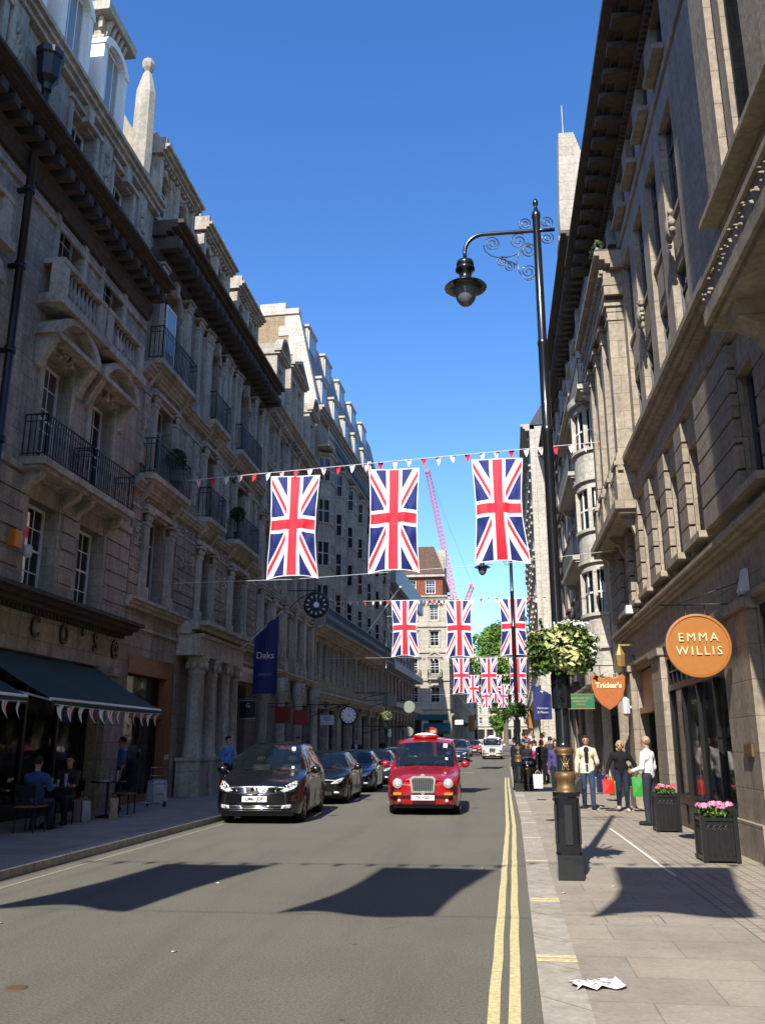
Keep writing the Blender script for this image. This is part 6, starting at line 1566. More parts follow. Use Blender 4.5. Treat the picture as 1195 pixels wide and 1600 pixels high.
mpv_front(mpv, ny, sf); mpv.location = (-5.06, 18.8, 0); mpv.rotation_euler = (0, 0, R(3.6))
SED = dict(L=4.5, W=1.80, axles=(.88, 3.55), wr=.32, glass=(1.15, 1.95, 3.55, 4.15), nose=.16,
  top=([0, .2, .7, 1.15, 1.6, 1.95, 2.6, 3.2, 3.55, 4.15, 4.5], [.62, .76, .88, .96, 1.24, 1.41, 1.47, 1.44, 1.38, 1.08, .92]),
  belt=([0, .3, 1.0, 2.5, 4.5], [.58, .74, .88, .94, .96]), hw=([0, .12, .35, .9, 3.6, 4.3, 4.5], [.78, .88, .955, 1, 1, .94, .84]),
  tw=([0, .4, 1.1, 1.5, 1.95, 3.2, 4.5], [.68, .74, .80, .74, .66, .64, .62]), side=[(1.55, 2.3), (2.37, 3.25)], seams=[1.3, 2.33], handles=[2.15, 3.1], wide=0)
def sed_front(t, ny, txt='', sf=None):
    for sx in (-1, 1):
        pts = [(sx*.44, .56), (sx*.70, .57), (sx*.80, .65), (sx*.82, .73), (sx*.72, .72), (sx*.52, .64)]
        patch(t, 'headlight', 'lens', pts, sf)
        lens(t, 'fog_lamp', 'lens', (sx*.62, -.05, .33), (.09, .04, .035))
    b = MB(); b.box(-.36, .36, -.165, -.1, .50, .60); b.box(-.5, .5, -.15, -.08, .26, .36); b.build('grille', 'plastic_black', t)
    plate(t, txt, (0, -.18, .44))
cars = []
for nm_, lb, pm, loc, tx in (
   ('parked_car', 'black hatchback parked second, tucked behind the black people carrier', 'paint_black', (-5.1, 25.2, 0), 'KX58 LBV'),
   ('parked_car', 'dark navy car parked third in the left kerb line', 'paint_navy', (-5.2, 31.6, 0), 'LB08 YKT'),
   ('parked_car', 'dark blue grey car parked fourth in the left kerb line', 'paint_navy', (-5.2, 37.6, 0), 'GN07 DWE'),
   ('parked_car', 'silver estate car parked last and farthest in the near left line', 'paint_silver', (-5.0, 43.6, .07), 'HV10 ZSO')):
    t, ny, _, _, sf = car(nm_, lb, 'car', pm, SED, 'cars parked along the left kerb'); sed_front(t, ny, tx, sf); t.location = loc; t.rotation_euler = (0, 0, R(1.8))
# tall hackney taxis
TX = dict(L=4.55, W=1.78, axles=(.88, 3.72), wr=.34, glass=(1.22, 1.72, 4.05, 4.35), nose=.10,
  top=([0, .12, .6, 1.22, 1.45, 1.72, 2.1, 2.8, 3.6, 4.05, 4.35, 4.55], [.78, .88, .99, 1.10, 1.42, 1.70, 1.80, 1.83, 1.80, 1.70, 1.30, 1.0]),
  belt=([0, .3, 1.0, 1.3, 2.5, 4.55], [.74, .84, .97, 1.06, 1.08, 1.04]), hw=([0, .10, .35, .9, 3.9, 4.4, 4.55], [.80, .90, .97, 1, 1, .93, .86]),
  tw=([0, .4, 1.1, 1.3, 1.72, 3.4, 4.55], [.60, .66, .74, .84, .80, .80, .70]), side=[(1.42, 2.25), (2.34, 3.3), (3.4, 4.0)], seams=[1.25, 2.3, 3.35], handles=[2.15, 2.45], rim='rim')
def taxi_front(t, ny, txt, lit=False):
    for sx in (-1, 1):
        b = MB(); b.lathe([(.115, -.075), (.125, -.05), (.125, .1)], 20, axis='y'); b.build('headlight_ring', 'chrome', t, (sx*.60, -.015, .74))
        lens(t, 'headlight', 'lens', (sx*.60, -.08, .74), (.10, .045, .10), 18, 10)
        b = MB(); b.box(-.10, .10, -.02, .03, -.028, .028); b.build('indicator', 'amber', t, (sx*.60, -.085, .50), (0, 0, sx*.22))
        lens(t, 'fog_lamp', 'lens', (sx*.56, -.095, .345), (.04, .025, .04))
    b = MB(); b.prism([(-.27, -.14, .52), (.27, -.14, .52), (.31, -.14, .84), (.24, -.14, .90), (-.24, -.14, .90), (-.31, -.14, .84)], (0, .2, 0)); b.lathe([(.05, -.165), (.05, -.13)], 12, (0, 0, .905), 'y'); b.lathe([(.045, -.165), (.045, -.13)], 12, (0, 0, .515), 'y'); b.build('grille_surround', 'chrome', t)
    b = MB(); b.prism([(-.225, -.15, .565), (.225, -.15, .565), (.255, -.15, .82), (.21, -.15, .855), (-.21, -.15, .855), (-.255, -.15, .82)], (0, .02, 0)); b.build('grille', 'plastic_black', t)
    b = MB()
    for k in range(9): x = -.2+.05*k; b.box(x-.004, x+.004, -.156, -.15, .57, .85)
    b.build('grille_bars', 'rim', t)
    plate(t, txt, (0, -.15, .415), .54)
    b = MB(); b.box(-.80, .80, -.135, .1, .455, .475); b.build('bumper_line', 'plastic_black', t)
    b = MB(); b.ball((0, 2.0, 1.845), (.30, .10, .085), 20, 8); b.build('roof_light', 'globe_cream', t); b = MB(); b.ball((0, 2.02, 1.83), (.36, .15, .075), 20, 8); b.build('roof_pod', 'paint_red' if lit else 'paint_white', t)
    for x, z, w in ((.55, 1.28, .06), (.52, 1.60, .10)): b = MB(); b.box(x-w/2, x+w/2, 0, .01, z-w/2, z+w/2); b.build('permit_disc', 'flag_white', t, (0, 1.22+(z-1.10)*.78-.05, 0))
tx1, ny, *_ = car('taxi', 'glossy dark red taxi with chrome grille driving towards the camera', 'taxi', 'paint_red', TX)
taxi_front(tx1, ny, 'TX11232', True); tx1.location = (-1.76, 21.6, 0); tx1.rotation_euler = (0, 0, R(2.2))
tx2, ny, *_ = car('taxi', 'white taxi with black grille approaching in the far distance', 'taxi', 'paint_white', TX)
taxi_front(tx2, ny, 'R419 GLF'); tx2.location = (-.35, 76, hz(78)+.01)
for lb, pm, loc, sp_ in (('dark blue van like car parked far off behind the red taxi', 'paint_navy', (-3.0, 68, hz(70)), MPV), ('red car waiting far down the street left of the white taxi', 'paint_red', (-2.3, 92, hz(94)), SED), ('white car parked in the distance beyond the blue one', 'paint_white', (-3.2, 84, hz(86)), SED)):
    t, ny, _, _, sf = car('parked_car', lb, 'car', pm, sp_, 'distant cars down the street'); sed_front(t, ny, 'LT09 NPA', sf); t.location = loc

# ---------------------------------------------------------------- people
def snets(F, org, h):
    """surface nets on a scalar grid, inside < 0"""
    ins = F < 0; nx, ny_, nz = F.shape; c = np.zeros((nx-1, ny_-1, nz-1), int)
    cor = [(i, j, k) for i in (0, 1) for j in (0, 1) for k in (0, 1)]
    g = lambda A_, o: A_[o[0]:nx-1+o[0], o[1]:ny_-1+o[1], o[2]:nz-1+o[2]]
    for o in cor: c += g(ins, o)
    act = (c > 0) & (c < 8); idx = -np.ones(act.shape, int); idx[act] = np.arange(act.sum())
    acc = np.zeros(act.shape+(3,)); cnt = np.zeros(act.shape)
    for a in cor:
        for ax in range(3):
            if a[ax] == 0:
                e = list(a); e[ax] = 1; e = tuple(e); fa, fb = g(F, a), g(F, e); cr = (fa < 0) != (fb < 0)
                tt = np.where(cr, fa/np.where(cr, fa-fb, 1), 0)
                for q in range(3): acc[..., q] += np.where(cr, a[q]+(tt if q == ax else 0), 0)
                cnt += cr
    I = np.argwhere(act); V = (acc[act]/cnt[act][:, None]+I)*h+np.array(org)
    fs = []
    for ax in range(3):
        s = [slice(1, -1)]*3; s[ax] = slice(0, -1); n_ = list(s); n_[ax] = slice(1, None)
        A_ = ins[tuple(s)]; B_ = ins[tuple(n_)]; cr = np.argwhere(A_ != B_)
        if not len(cr): continue
        base = cr.copy(); u, v = [q for q in range(3) if q != ax]; base[:, u] += 1; base[:, v] += 1
        def at(du, dv):
            b = base.copy(); b[:, u] -= du; b[:, v] -= dv; return idx[b[:, 0], b[:, 1], b[:, 2]]
        Q = np.stack([at(0, 0), at(1, 0), at(1, 1), at(0, 1)], 1); fl = A_[tuple(cr.T)] ^ (ax == 1)
        Q[~fl] = Q[~fl][:, ::-1]; fs.append(Q)
    return V, (np.concatenate(fs) if fs else np.zeros((0, 4), int))
def sdf(prims, h, subs=(), k=130):
    lo = np.min([np.minimum(p[0], p[1])-max(p[2], p[3]) for p in prims], 0)-2.5*h; hi = np.max([np.maximum(p[0], p[1])+max(p[2], p[3]) for p in prims], 0)+2.5*h
    n = np.ceil((hi-lo)/h).astype(int)+1
    X = np.stack(np.meshgrid(*[lo[i]+h*np.arange(n[i]) for i in range(3)], indexing='ij'), -1)
    acc = np.zeros(n)
    for p in prims:
        a, b = np.array(p[0], float), np.array(p[1], float); ab = b-a; L2 = max(ab@ab, 1e-9); t = np.clip(((X-a)@ab)/L2, 0, 1)
        sc = np.array(p[4]) if len(p) > 4 else np.ones(3)
        d = np.sqrt((((X-a-t[..., None]*ab)/sc)**2).sum(-1)); r = p[2]+(p[3]-p[2])*t
        acc += np.exp(np.clip(-k*(d-r), -60, 25))
    F = -np.log(acc+1e-30)/k
    for s in subs:
        c, r = np.array(s[0]), np.array(s[1]); q = np.abs(X-c)-r; d = np.sqrt((np.maximum(q, 0)**2).sum(-1))+np.minimum(q.max(-1), 0); F = np.maximum(F, -d)
    return snets(F, lo, h)
def person(label, loc, rz, H=1.75, top=(.5, .5, .5), legs=(.03, .04, .07), shoe=(.02, .02, .02), hair=(.03, .02, .012), inner=None, coat=False, sleeves='long', skin='skin', stride=0.0,
           armL=None, armR=None, hairlen=0, bald=False, lean=0.0, head=(0, 0), sit=False, skirt=False, res=.017, wide=1.0, group=None, jlen=.82, knees=None, cat='person'):
    t = empty('person', loc, rz); tag(t, label, cat, group); s = H/1.75; V_ = lambda *p: np.array(p, float)*s
    hipz = .93 if not sit else .50; up = hipz-.93; ly = -lean
    J = {}
    for sd, sx in (('L', 1), ('R', -1)):
        st = stride*(1 if sd == 'L' else -1)
        if sit:
            hp = V_(sx*.09, 0, .50); kn = V_(sx*.13, -.42, .50); an = V_(sx*.13, -.38+.08*sx, .09)
        else:
            hp = V_(sx*.09, 0, .92); kn = V_(sx*.10, -st*.55-.03-(.06 if abs(st) > 0 else 0), .50); an = V_(sx*.10, -st*1.0+(.03 if st < 0 else -.02), .09+(.05 if st < -.05 else 0))
        J[sd] = (hp, kn, an, an+V_(0.02*sx, -.16, -.045))
        sh = V_(sx*.18*wide, ly*.35, 1.385+up); a = (armL if sd == 'L' else armR) or ((.035, .03, -.27), (.02, -.06, -.24))
        el = sh+V_(sx*a[0][0], a[0][1], a[0][2]); wr_ = el+V_(sx*a[1][0], a[1][1], a[1][2]); J['a'+sd] = (sh, el, wr_)
    ch = V_(0, ly*.3, 1.30+up); nk = V_(0, ly*.42, 1.47+up); hd = V_(head[0]*.03, ly*.5-.015-head[1], 1.625+up-head[1]*.4)
    torso = lambda e: [(V_(-.095*wide, ly*.3, 1.33+up), V_(.095*wide, ly*.3, 1.33+up), (.10+e)*s, (.10+e)*s, (1, .85, 1)), (V_(-.05, ly*.15, 1.10+up), V_(.05, ly*.15, 1.10+up), (.105*wide+e)*s, (.105*wide+e)*s, (1, .85, 1)), (V_(0, ly*.3, 1.25+up), V_(0, 0, .98+up), (.11*wide+e)*s, (.11*wide+e)*s, (1, .85, 1)), (V_(-.06, 0, .96+up), V_(.06, 0, .96+up), (.105+e)*s, (.105+e)*s, (1, .88, 1)),
        (V_(-.155*wide, ly*.35, 1.385+up), V_(0, ly*.38, 1.43+up), (.048+e)*s, (.060+e)*s), (V_(.155*wide, ly*.35, 1.385+up), V_(0, ly*.38, 1.43+up), (.048+e)*s, (.060+e)*s)]
    arm_ = lambda e, full: sum([[(J['a'+d][0], J['a'+d][1], (.050+e)*s, (.042+e)*s)]+([(J['a'+d][1], J['a'+d][2], (.042+e)*s, (.030+e)*s)] if full else []) for d in 'LR'], [])
    leg_ = lambda e: sum([[(J[d][0], J[d][1], (.083+e)*s, (.056+e)*s), (J[d][1], J[d][2], (.056+e)*s, (.042+e*1.3)*s)] for d in 'LR'], [])
    ft = sum([[(J[d][2]-V_(0, -.03, .04), J[d][3], .042*s, .035*s)] for d in 'LR'], [])
    hdp = [(hd+V_(0, .01, .03), hd+V_(0, .012, .03), .088*s, .088*s, (.86, 1.0, 1.02)), (hd+V_(0, -.025, -.045), hd+V_(0, -.03, -.055), .058*s, .052*s, (.95, 1, 1)), (hd+V_(0, -.092, -.0), hd+V_(0, -.102, -.022), .009*s, .015*s), (nk-V_(0, 0, .03), hd-V_(0, -.02, .04), .052*s, .048*s),
           (hd+V_(.078, .012, -.005), hd+V_(.08, .012, .015), .014*s, .016*s), (hd+V_(-.078, .012, -.005), hd+V_(-.08, .012, .015), .014*s, .016*s)]
    def emit(prims, nm, mats, h=res, subs=(), extra=None, k=130):
        V, Q = sdf(prims, h*s, subs, k); b = MB(); b.v = [tuple(v) for v in V]; b.f = [tuple(int(i) for i in f) for f in Q]; b.m = [0]*len(b.f); b.sm = [True]*len(b.f)
        if extra: extra(b)
        return b.build(nm, mats, t)
    def extra(b):
        for d, sx in (('L', 1), ('R', -1)):           # hands: palm, four fingers, thumb from the side of the palm
            w_ = J['a'+d][2]; dr = J['a'+d][2]-J['a'+d][1]; dr = dr/np.linalg.norm(dr); inn = np.array([-sx, 0, 0.0]); inn = inn-dr*(inn@dr); inn /= np.linalg.norm(inn); fw = np.cross(dr, inn)*sx; 
            fw = fw if fw[1] < 0 else -fw
            pc_ = w_+dr*.045*s; vv = MB(); vv.ball((0, 0, 0), (.042*s, .018*s, .055*s), 10, 6)
            Mx = Matrix(((fw[0], inn[0], dr[0], pc_[0]), (fw[1], inn[1], dr[1], pc_[1]), (fw[2], inn[2], dr[2], pc_[2]), (0, 0, 0, 1))); b.merge(vv, Mx)
            for k, (ln, off) in enumerate(((.068, .030), (.076, .010), (.070, -.010), (.055, -.028))):
                p0 = w_+(dr*.078+fw*off)*s; p1 = p0+(dr*ln*.45+inn*.012)*s; p2 = p1+(dr*ln*.35+inn*.025)*s; p3 = p2+(dr*ln*.1+inn*.02)*s
                b.tube([p0, p1, p2, p3], [.0095*s, .009*s, .008*s, .006*s], 6)
            p0 = w_+(dr*.03+fw*.03)*s; b.tube([p0, p0+(dr*.03+fw*.024+inn*.01)*s, p0+(dr*.058+fw*.026+inn*.022)*s], [.012*s, .011*s, .008*s], 6)
        b.cur = 1
        for sx in (-1, 1): b.ball(tuple(hd+V_(sx*.031, -.083, .012)), .0115*s, 8, 6); b.tube([hd+V_(sx*.048, -.082, .032), hd+V_(sx*.03, -.092, .037), hd+V_(sx*.014, -.092, .034)], .004*s, 4)
        b.cur = 2; b.ball(tuple(hd+V_(0, -.083, -.052)), (.022*s, .008*s, .006*s), 8, 5); b.cur = 0
    emit(torso(-.012)+arm_(-.008, True)+leg_(-.01)+ft+hdp, 'body', [skin, 'eye', 'lip'], extra=extra, k=150)
    inr = inner if inner is not None else top
    if inner is not None and coat: emit(torso(.006)+[(nk-V_(0, 0, .05), nk-V_(0, 0, .03), .056*s, .05*s)], 'shirt', cloth(inner))
    tp = torso(.016 if coat else .010)+arm_(.014 if coat else .009, sleeves == 'long')
    if sleeves == 'short': tp += sum([[(J['a'+d][0], J['a'+d][0]+(J['a'+d][1]-J['a'+d][0])*.55, .066*s, .062*s)] for d in 'LR'], [])
    if coat: tp += [(V_(-.055, 0, 1.0+up), V_(-.06, .01, jlen+up), .125*s, .125*s, (1, .95, 1)), (V_(.055, 0, 1.0+up), V_(.06, .01, jlen+up), .125*s, .125*s, (1, .95, 1))]
    subs = []
    if coat and inner is not None: subs = [(V_(0, -.2+ly*.3, 1.28+up), V_(.045, .15, .20)), (V_(0, -.2, .86+up), V_(.025, .12, .2)), (V_(0, -.2+ly*.3, 1.44+up), V_(.062, .15, .08))]
    if not sit and coat: subs.append((V_(0, 0, jlen-.12+up), V_(.5, .5, .10)))
    emit(tp, 'jacket' if coat else 'top', cloth(top), subs=subs)
    if skirt: emit([(V_(0, 0, .98+up), V_(0, 0, .55+up), .14*s, .20*s, (1, .85, 1))], 'skirt', cloth(legs))
    else: emit([(V_(-.06, 0, .96+up), V_(.06, 0, .96+up), .118*s, .118*s, (1, .88, 1))]+leg_(.010), 'trousers', cloth(legs))
    sh_ = MB()
    for d in 'LR': 
        V, Q = sdf([(J[d][2]-V_(0, -.035, .045), J[d][3]-V_(0, 0, .004), .050*s, .042*s, (1, 1, .95)), (J[d][2], J[d][2]-V_(0, 0, .03), .046*s, .05*s)], res*s*.8)
        b = MB(); b.v = [tuple((v[0], v[1], max(v[2], .004))) for v in V]; b.f = [tuple(int(i) for i in f) for f in Q]; b.m = [0]*len(b.f); b.sm = [True]*len(b.f); b.build('shoe', cloth(shoe), t)
    if not bald:
        hp_ = [(hd+V_(0, .016, .042), hd+V_(0, .018, .040), .096*s, .096*s, (.90, 1.0, 1.0))]
        if hairlen: hp_ += [(hd+V_(sx*.055, .03, .02), hd+V_(sx*.07, .03, -hairlen), .05*s, .035*s) for sx in (-1, 1)]+[(hd+V_(0, .06, .02), hd+V_(0, .06, -hairlen), .06*s, .045*s)]
        emit(hp_, 'hair', cloth(hair), subs=[(hd+V_(0, -.12, -.055), V_(.062, .095, .11)), (hd+V_(0, -.02, -.13), V_(.10, .055, .1))] if hairlen else [(hd+V_(0, -.12, -.05), V_(.2, .105, .105)), (hd+V_(0, 0, -.14), V_(.2, .2, .12))])
    else:
        emit([(hd+V_(0, .03, .0), hd+V_(0, .03, .01), .088*s, .088*s, (.95, .95, .9))], 'hair', cloth(hair), subs=[(hd+V_(0, -.1, 0), V_(.2, .11, .3)), (hd+V_(0, 0, .16), V_(.2, .2, .12)), (hd+V_(0, 0, -.14), V_(.2, .2, .09))])
    return t, J
def bag(loc, w, h, d, mat, label, handle=.14, rz=0, group=None, name='shopping_bag'):
    t = empty(name, loc, rz); tag(t, label, 'bag', group); b = MB()
    f = 1.08
    b.add([(-w/2, -d/2, 0), (w/2, -d/2, 0), (w/2, d/2, 0), (-w/2, d/2, 0), (-w/2*f, -d/2*.7, h), (w/2*f, -d/2*.6, h*.98), (w/2*f, d/2*.7, h), (-w/2*f, d/2*.6, h*.99), (0, -d/2*1.2, h*.5)], [(3, 2, 1, 0), (0, 1, 8), (1, 5, 8), (5, 4, 8), (4, 0, 8), (1, 2, 6, 5), (2, 3, 7, 6), (3, 0, 4, 7)]); b.build('sack', mat, t)
    b = MB(); a = [(w*.28*math.cos(math.pi*k/8), -d*.3, h*.95+handle*math.sin(math.pi*k/8)) for k in range(9)]; b.tube(a, .006, 4); b.tube([(x, -y, z) for x, y, z in a], .006, 4); b.build('handle', mat, t)
    return t
CR = (.02, -.04, -.25)
K_ = KH
person('man in an open cream jacket and black shirt walking towards the camera', (2.28, 23.6, K_), R(-4), 1.80, top=(.62, .54, .40), inner=(.012, .012, .014), coat=True, legs=(.03, .05, .10), shoe=(.02, .02, .02), stride=.16, armL=((.07, .05, -.25), (.0, -.22, -.05)), armR=((.06, .03, -.27), (.02, -.04, -.24)), jlen=.86)
bag((2.58, 23.2, .42+K_), .22, .42, .12, 'paint_navy', 'blue paper carrier bag held by the man in the cream jacket', .16, .2)
bag((1.93, 23.45, .38+K_), .34, .42, .14, 'plastic_black', 'large black carrier bag held by the man in the cream jacket', .16)
person('blonde woman in black top and dark jeans carrying red and green bags', (3.02, 22.8, K_), R(-6), 1.68, top=(.010, .010, .012), legs=(.015, .02, .04), shoe=(.55, .40, .30), hair=(.42, .28, .12), hairlen=.10, stride=.06, armL=((.14, .0, -.24), (.06, -.06, -.22)), armR=((.12, .0, -.25), (.04, -.06, -.22)), lean=.06, head=(0, .03), wide=1.08, sleeves='long')
bag((2.66, 22.6, .42+K_), .26, .34, .12, 'red_box', 'bright red carrier bag in the hand of the woman in black', .12)
bag((2.78, 22.75, .38+K_), .14, .34, .10, 'green_bag', 'small green bag hanging beside the bright red carrier bag', .12)
bag((3.38, 22.6, .36+K_), .30, .46, .14, 'green_bag', 'big green carrier bag in the other hand of the woman in black', .12)
person('balding man in a white shirt and dark trousers standing by the flower planter', (3.05, 19.0, K_), R(235), 1.75, top=(.78, .78, .78), legs=(.03, .035, .05), hair=(.20, .13, .09), bald=True, armL=((.04, -.02, -.27), (.0, -.20, -.06)), armR=((.04, .02, -.27), (.02, -.1, -.2)), wide=1.05)
person('man in a dark suit standing at the kerb beside the litter bin, turned away', (.66, 33.0, K_), R(120), 1.84, top=(.014, .017, .03), legs=(.014, .016, .025), hair=(.22, .10, .05), coat=True, jlen=.80, armL=((.03, -.02, -.27), (.0, -.18, -.1)))
person('woman in a yellow green top and pale jeans seen from behind', (2.15, 33.8, K_), R(170), 1.66, top=(.55, .66, .10), legs=(.16, .25, .38), hair=(.22, .13, .06), hairlen=.12, stride=.08)
bag((1.98, 32.6, .30+K_), .30, .42, .12, 'bag_white', 'white carrier bag at the legs of the woman in yellow green')
person('person dressed all in black standing beyond the litter bin', (1.85, 38.0, K_), R(200), 1.80, top=(.01, .01, .012), legs=(.01, .01, .012), hair=(.02, .015, .01), hairlen=.08, wide=1.1, res=.022)
person('woman in a bright pink top beyond the litter bin', (1.45, 39.0, K_), R(20), 1.62, top=(.60, .03, .20), legs=(.05, .05, .08), hair=(.25, .08, .03), hairlen=.12, res=.022)
person('person in a white shirt in the crowd beyond the litter bin', (1.75, 42.5, K_), R(180), 1.80, top=(.78, .8, .85), legs=(.04, .05, .08), res=.022)
person('person in a dark purple jacket half hidden behind the nearest lamp post', (1.75, 27.2, K_), R(-10), 1.72, top=(.07, .05, .16), legs=(.02, .02, .03), hair=(.05, .03, .02), hairlen=.06, res=.02)
bag((1.35, 36.4, K_), .42, .5, .3, 'blue_bag', 'crumpled bright blue plastic sack standing beside the litter bin', .06, .4)
bag((1.18, 27.0, .34+K_), .26, .40, .10, 'bag_white', 'white bag seen just left of the nearest lamp base', .12)
for i, (x, y, tp, hr, lb) in enumerate(((1.2, 36.6, (.02, .02, .025), (.03, .02, .01), 'stroller in a black coat just beyond the litter bin'), (2.6, 37.5, (.04, .05, .09), (.1, .06, .03), 'stroller in navy next to the shop fronts beyond the yellow green top'), (2.9, 41, (.02, .02, .02), (.03, .02, .01), 'stroller in black close to the bow fronted shop'), (1.3, 44, (.03, .03, .03), (.03, .02, .01), 'stroller in black near the kerb beyond the bin'), (3.0, 48, (.06, .03, .02), (.2, .12, .05), 'stroller in dark brown by the distant shop fronts'), (1.7, 54, (.02, .02, .04), (.03, .02, .01), 'stroller in dark clothes in the thick of the distant crowd'), (1.0, 40.5, (.015, .015, .02), (.03, .02, .01), 'tall stroller in black nearest the kerb past the bin'), (2.3, 39.5, (.05, .05, .06), (.04, .03, .02), 'stroller in charcoal in the middle of the pavement past the bin'), (3.1, 44.5, (.02, .03, .05), (.02, .02, .02), 'stroller in navy under the blue hanging banner'), (2.0, 49, (.02, .02, .02), (.15, .08, .04), 'brown haired stroller in black in the middle of the distant crowd'), (2.9, 56, (.25, .22, .18), (.03, .02, .01), 'stroller in a tan coat by the far shop fronts'), (1.4, 61, (.02, .02, .03), (.03, .02, .01), 'small dark stroller near the far kerb'), (2.3, 46, (.55, .35, .25), (.3, .15, .06), 'stroller in a peach top far along the right pavement'), (1.5, 50, (.10, .12, .2), (.03, .02, .01), 'stroller in a dark blue top far along the right pavement'), (2.7, 52, (.5, .5, .5), (.1, .06, .03), 'stroller in pale grey far along the right pavement'), (1.9, 58, (.3, .05, .05), (.05, .03, .02), 'stroller in a dark red top far along the right pavement'), (2.5, 64, (.7, .7, .7), (.2, .1, .05), 'stroller in a white top farthest along the right pavement'))):
    person(lb, (x, y, K_+hz(y)), R(180*(i % 2)+10), 1.7+.03*i, top=tp, hair=hr, stride=.1, res=.028, group='strollers far along the right pavement')
# left side
person('man in a blue shirt and dark waistcoat by the portico columns', (-7.6, 25.0, .106), R(70), 1.76, top=(.10, .25, .55), legs=(.02, .02, .03), sleeves='short', res=.02, armL=((.04, -.06, -.25), (.0, -.2, .08)))
person('dark haired man in a white T shirt on the left pavement behind the people carrier', (-6.9, 31.0, .106), R(30), 1.80, top=(.6, .65, .75), legs=(.03, .04, .07), sleeves='short', res=.02, armR=((.04, -.06, -.25), (.0, -.2, .1)))
person('woman in black beside the man in the white T shirt', (-6.45, 30.6, .106), R(-40), 1.62, top=(.012, .012, .015), legs=(.02, .02, .03), hairlen=.1, res=.02)
person('man in a dark suit and pale shirt on the left pavement beyond the clock', (-6.7, 43.0, .106+hz(43)), R(0), 1.78, top=(.015, .015, .02), inner=(.35, .45, .65), coat=True, hair=(.12, .08, .05), res=.022)
person('dark figure walking on the left pavement below the round signs', (-7.0, 56.0, .106+hz(56)), R(10), 1.75, top=(.03, .03, .05), res=.026, stride=.1)
person('dark figure crossing near the distant telephone box', (-4.4, 71.0, .106+hz(71)), R(60), 1.75, top=(.05, .03, .03), res=.026, stride=.14)
seated = (('diner in a pale blue shirt seated at the near restaurant table', (-8.3, 15.6), 95, (.04, .08, .20), 'long'), ('diner in dark clothes seated across the restaurant table', (-8.5, 17.25), -85, (.05, .04, .04), 'short'), ('waiter sized figure in blue standing at the restaurant window', (-9.2, 20.3), -60, (.06, .16, .40), 'short'))
for lb, (x, y), rz, tp, sl2 in seated[:2]:
    t_, J_ = person(lb, (x, y, .106), R(rz+90 if rz > 0 else rz+85), 1.74, top=tp, sit=True, sleeves=sl2, res=.02, armL=((.03, -.12, -.22), (-.02, -.2, .0)), armR=((.03, -.12, -.22), (-.02, -.2, .02)))
person('person in a mid blue top standing inside the restaurant front', (-9.0, 20.9, .106), R(-60), 1.7, top=(.06, .18, .45), sleeves='short', res=.022)
# cafe furniture
def cafe_table(loc, label):
    t = empty('cafe_table', loc); tag(t, label, 'table', 'cafe tables under the awnings')
    b = MB(); b.lathe([(.36, .72), (.38, .73), (.38, .745), (.36, .75)], 20); b.build('tabletop', 'paint_black', t)
    b = MB(); b.tube([(0, 0, .05), (0, 0, .72)], .03); b.lathe([(.24, 0), (.24, .02), (.05, .06)], 16); b.build('pedestal', 'iron', t)
    for i, (x, y, r_, h_) in enumerate(((-.12, .1, .03, .14), (.1, -.08, .03, .12), (.14, .14, .035, .22))):
        b = MB(); b.lathe([(r_*.7, 0), (r_, h_*.6), (r_*.9, h_)], 10); tag(b.build('drinking_glass', 'glass_bright', None, (loc[0]+x, loc[1]+y, loc[2]+.75)), f"{['short glass near the wall', 'short glass near the road', 'tall glass at the back'][i]} on the {label.split(' ')[0]} {label.split(' ')[1]}", 'glass', 'glasses on the cafe tables')
    b = MB(); b.lathe([(.13, 0), (.14, .012), (.08, .006)], 18); tag(b.build('plate', 'flag_white', None, (loc[0]-.05, loc[1]-.14, loc[2]+.75)), f"white plate on the {label.split(' ')[0]} {label.split(' ')[1]}", 'plate', 'plates on the cafe tables')
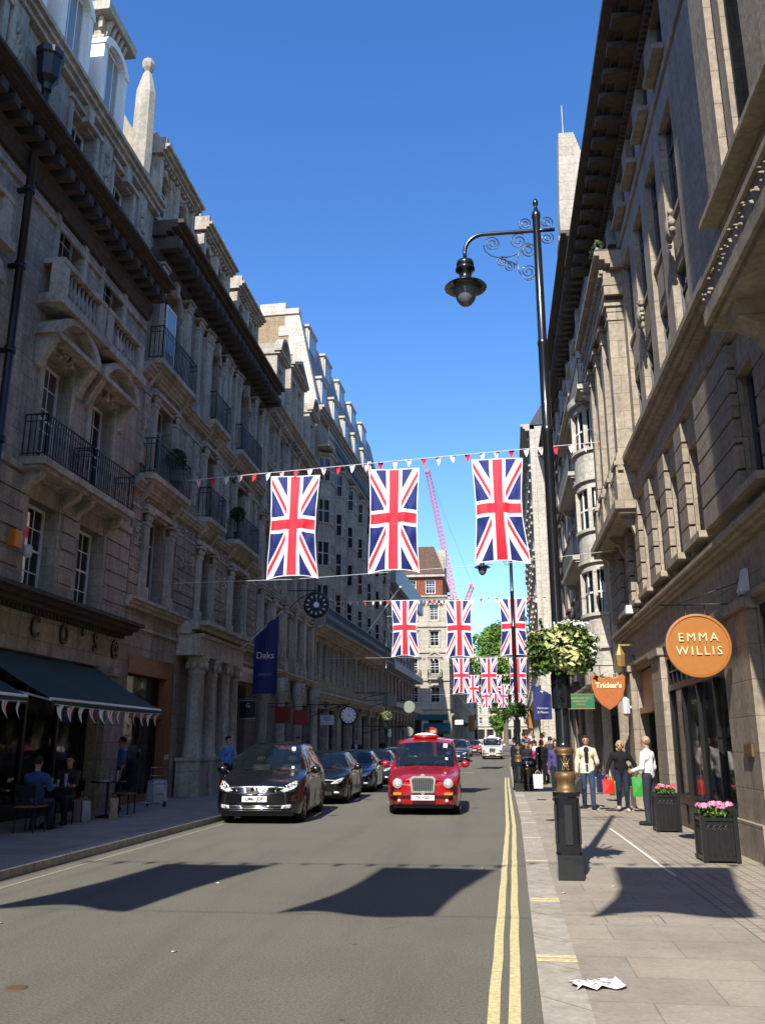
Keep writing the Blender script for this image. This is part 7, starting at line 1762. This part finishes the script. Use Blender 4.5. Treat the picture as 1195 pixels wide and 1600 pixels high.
def cafe_chair(loc, rz, label):
    t = empty('cafe_chair', loc, rz); tag(t, label, 'chair', 'chairs under the awnings')
    b = MB(); b.box(-.21, .21, -.21, .21, .43, .46); b.build('seat', 'wood_brown', t)
    for x in (-.19, .19):
        for y in (-.19, .19): b = MB(); b.tube([(x, y, 0), (x*.95, y*.95, .43)], .016); b.build('leg', 'iron', t)
    b = MB(); b.tube([(-.2, .2, .45), (-.2, .24, .85), (.2, .24, .85), (.2, .2, .45)], .014); b.box(-.19, .19, .22, .24, .6, .82); b.build('backrest', 'iron', t)
cafe_table((-8.35, 16.4, .106), 'nearer table standing between the two diners under the long green awning'); cafe_table((-8.4, 18.9, .106), 'farther table standing empty under the long green awning')
cafe_chair((-8.3, 15.5, .106), R(178), 'cafe chair under the diner in the pale blue shirt'); cafe_chair((-8.5, 17.35, .106), R(0), 'cafe chair under the diner in dark clothes'); cafe_chair((-8.4, 19.8, .106), R(0), 'empty cafe chair at the farther table')
bag((-8.5, 17.95, .106), .34, .4, .22, 'bag_white', 'white plastic bag standing on the pavement by the restaurant tables', .08, 1.4)
bag((-8.1, 18.6, .106), .16, .42, .26, 'kraft', 'brown paper bag leaning beside the white plastic bag', .08, .4)
# trolley and cream bag by the wooden shopfront
t = empty('luggage_trolley', (-8.6, 22.3, .106)); tag(t, 'small metal trolley standing outside the wooden shopfront', 'trolley')
b = MB()
for x in (-.2, .2): b.tube([(x, 0, .1), (x, .05, .95)], .012); b.tube([(x, 0, .1), (x, -.3, .1)], .012)
for z in (.3, .55, .75, .95): b.tube([(-.2, .03, z), (.2, .03, z)], .01)
b.tube([(-.2, -.3, .1), (.2, -.3, .1)], .012); b.build('frame', 'rim', t)
for x in (-.22, .22): b = MB(); b.lathe([(.07, -.02), (.07, .02)], 12, (x, 0, .07), 'x'); b.build('wheel', 'tyre', t)
bag((-9.1, 23.6, .106), .5, .6, .3, 'bag_white', 'large pale sack standing against the wooden shopfront', .05, 1.2)
b = MB(); b.box(-9.68, -9.655, 25.5, 25.8, .5, 1.9); tag(b.build('poster', 'bag_white'), 'tall pale poster board on the wooden shopfront', 'poster')
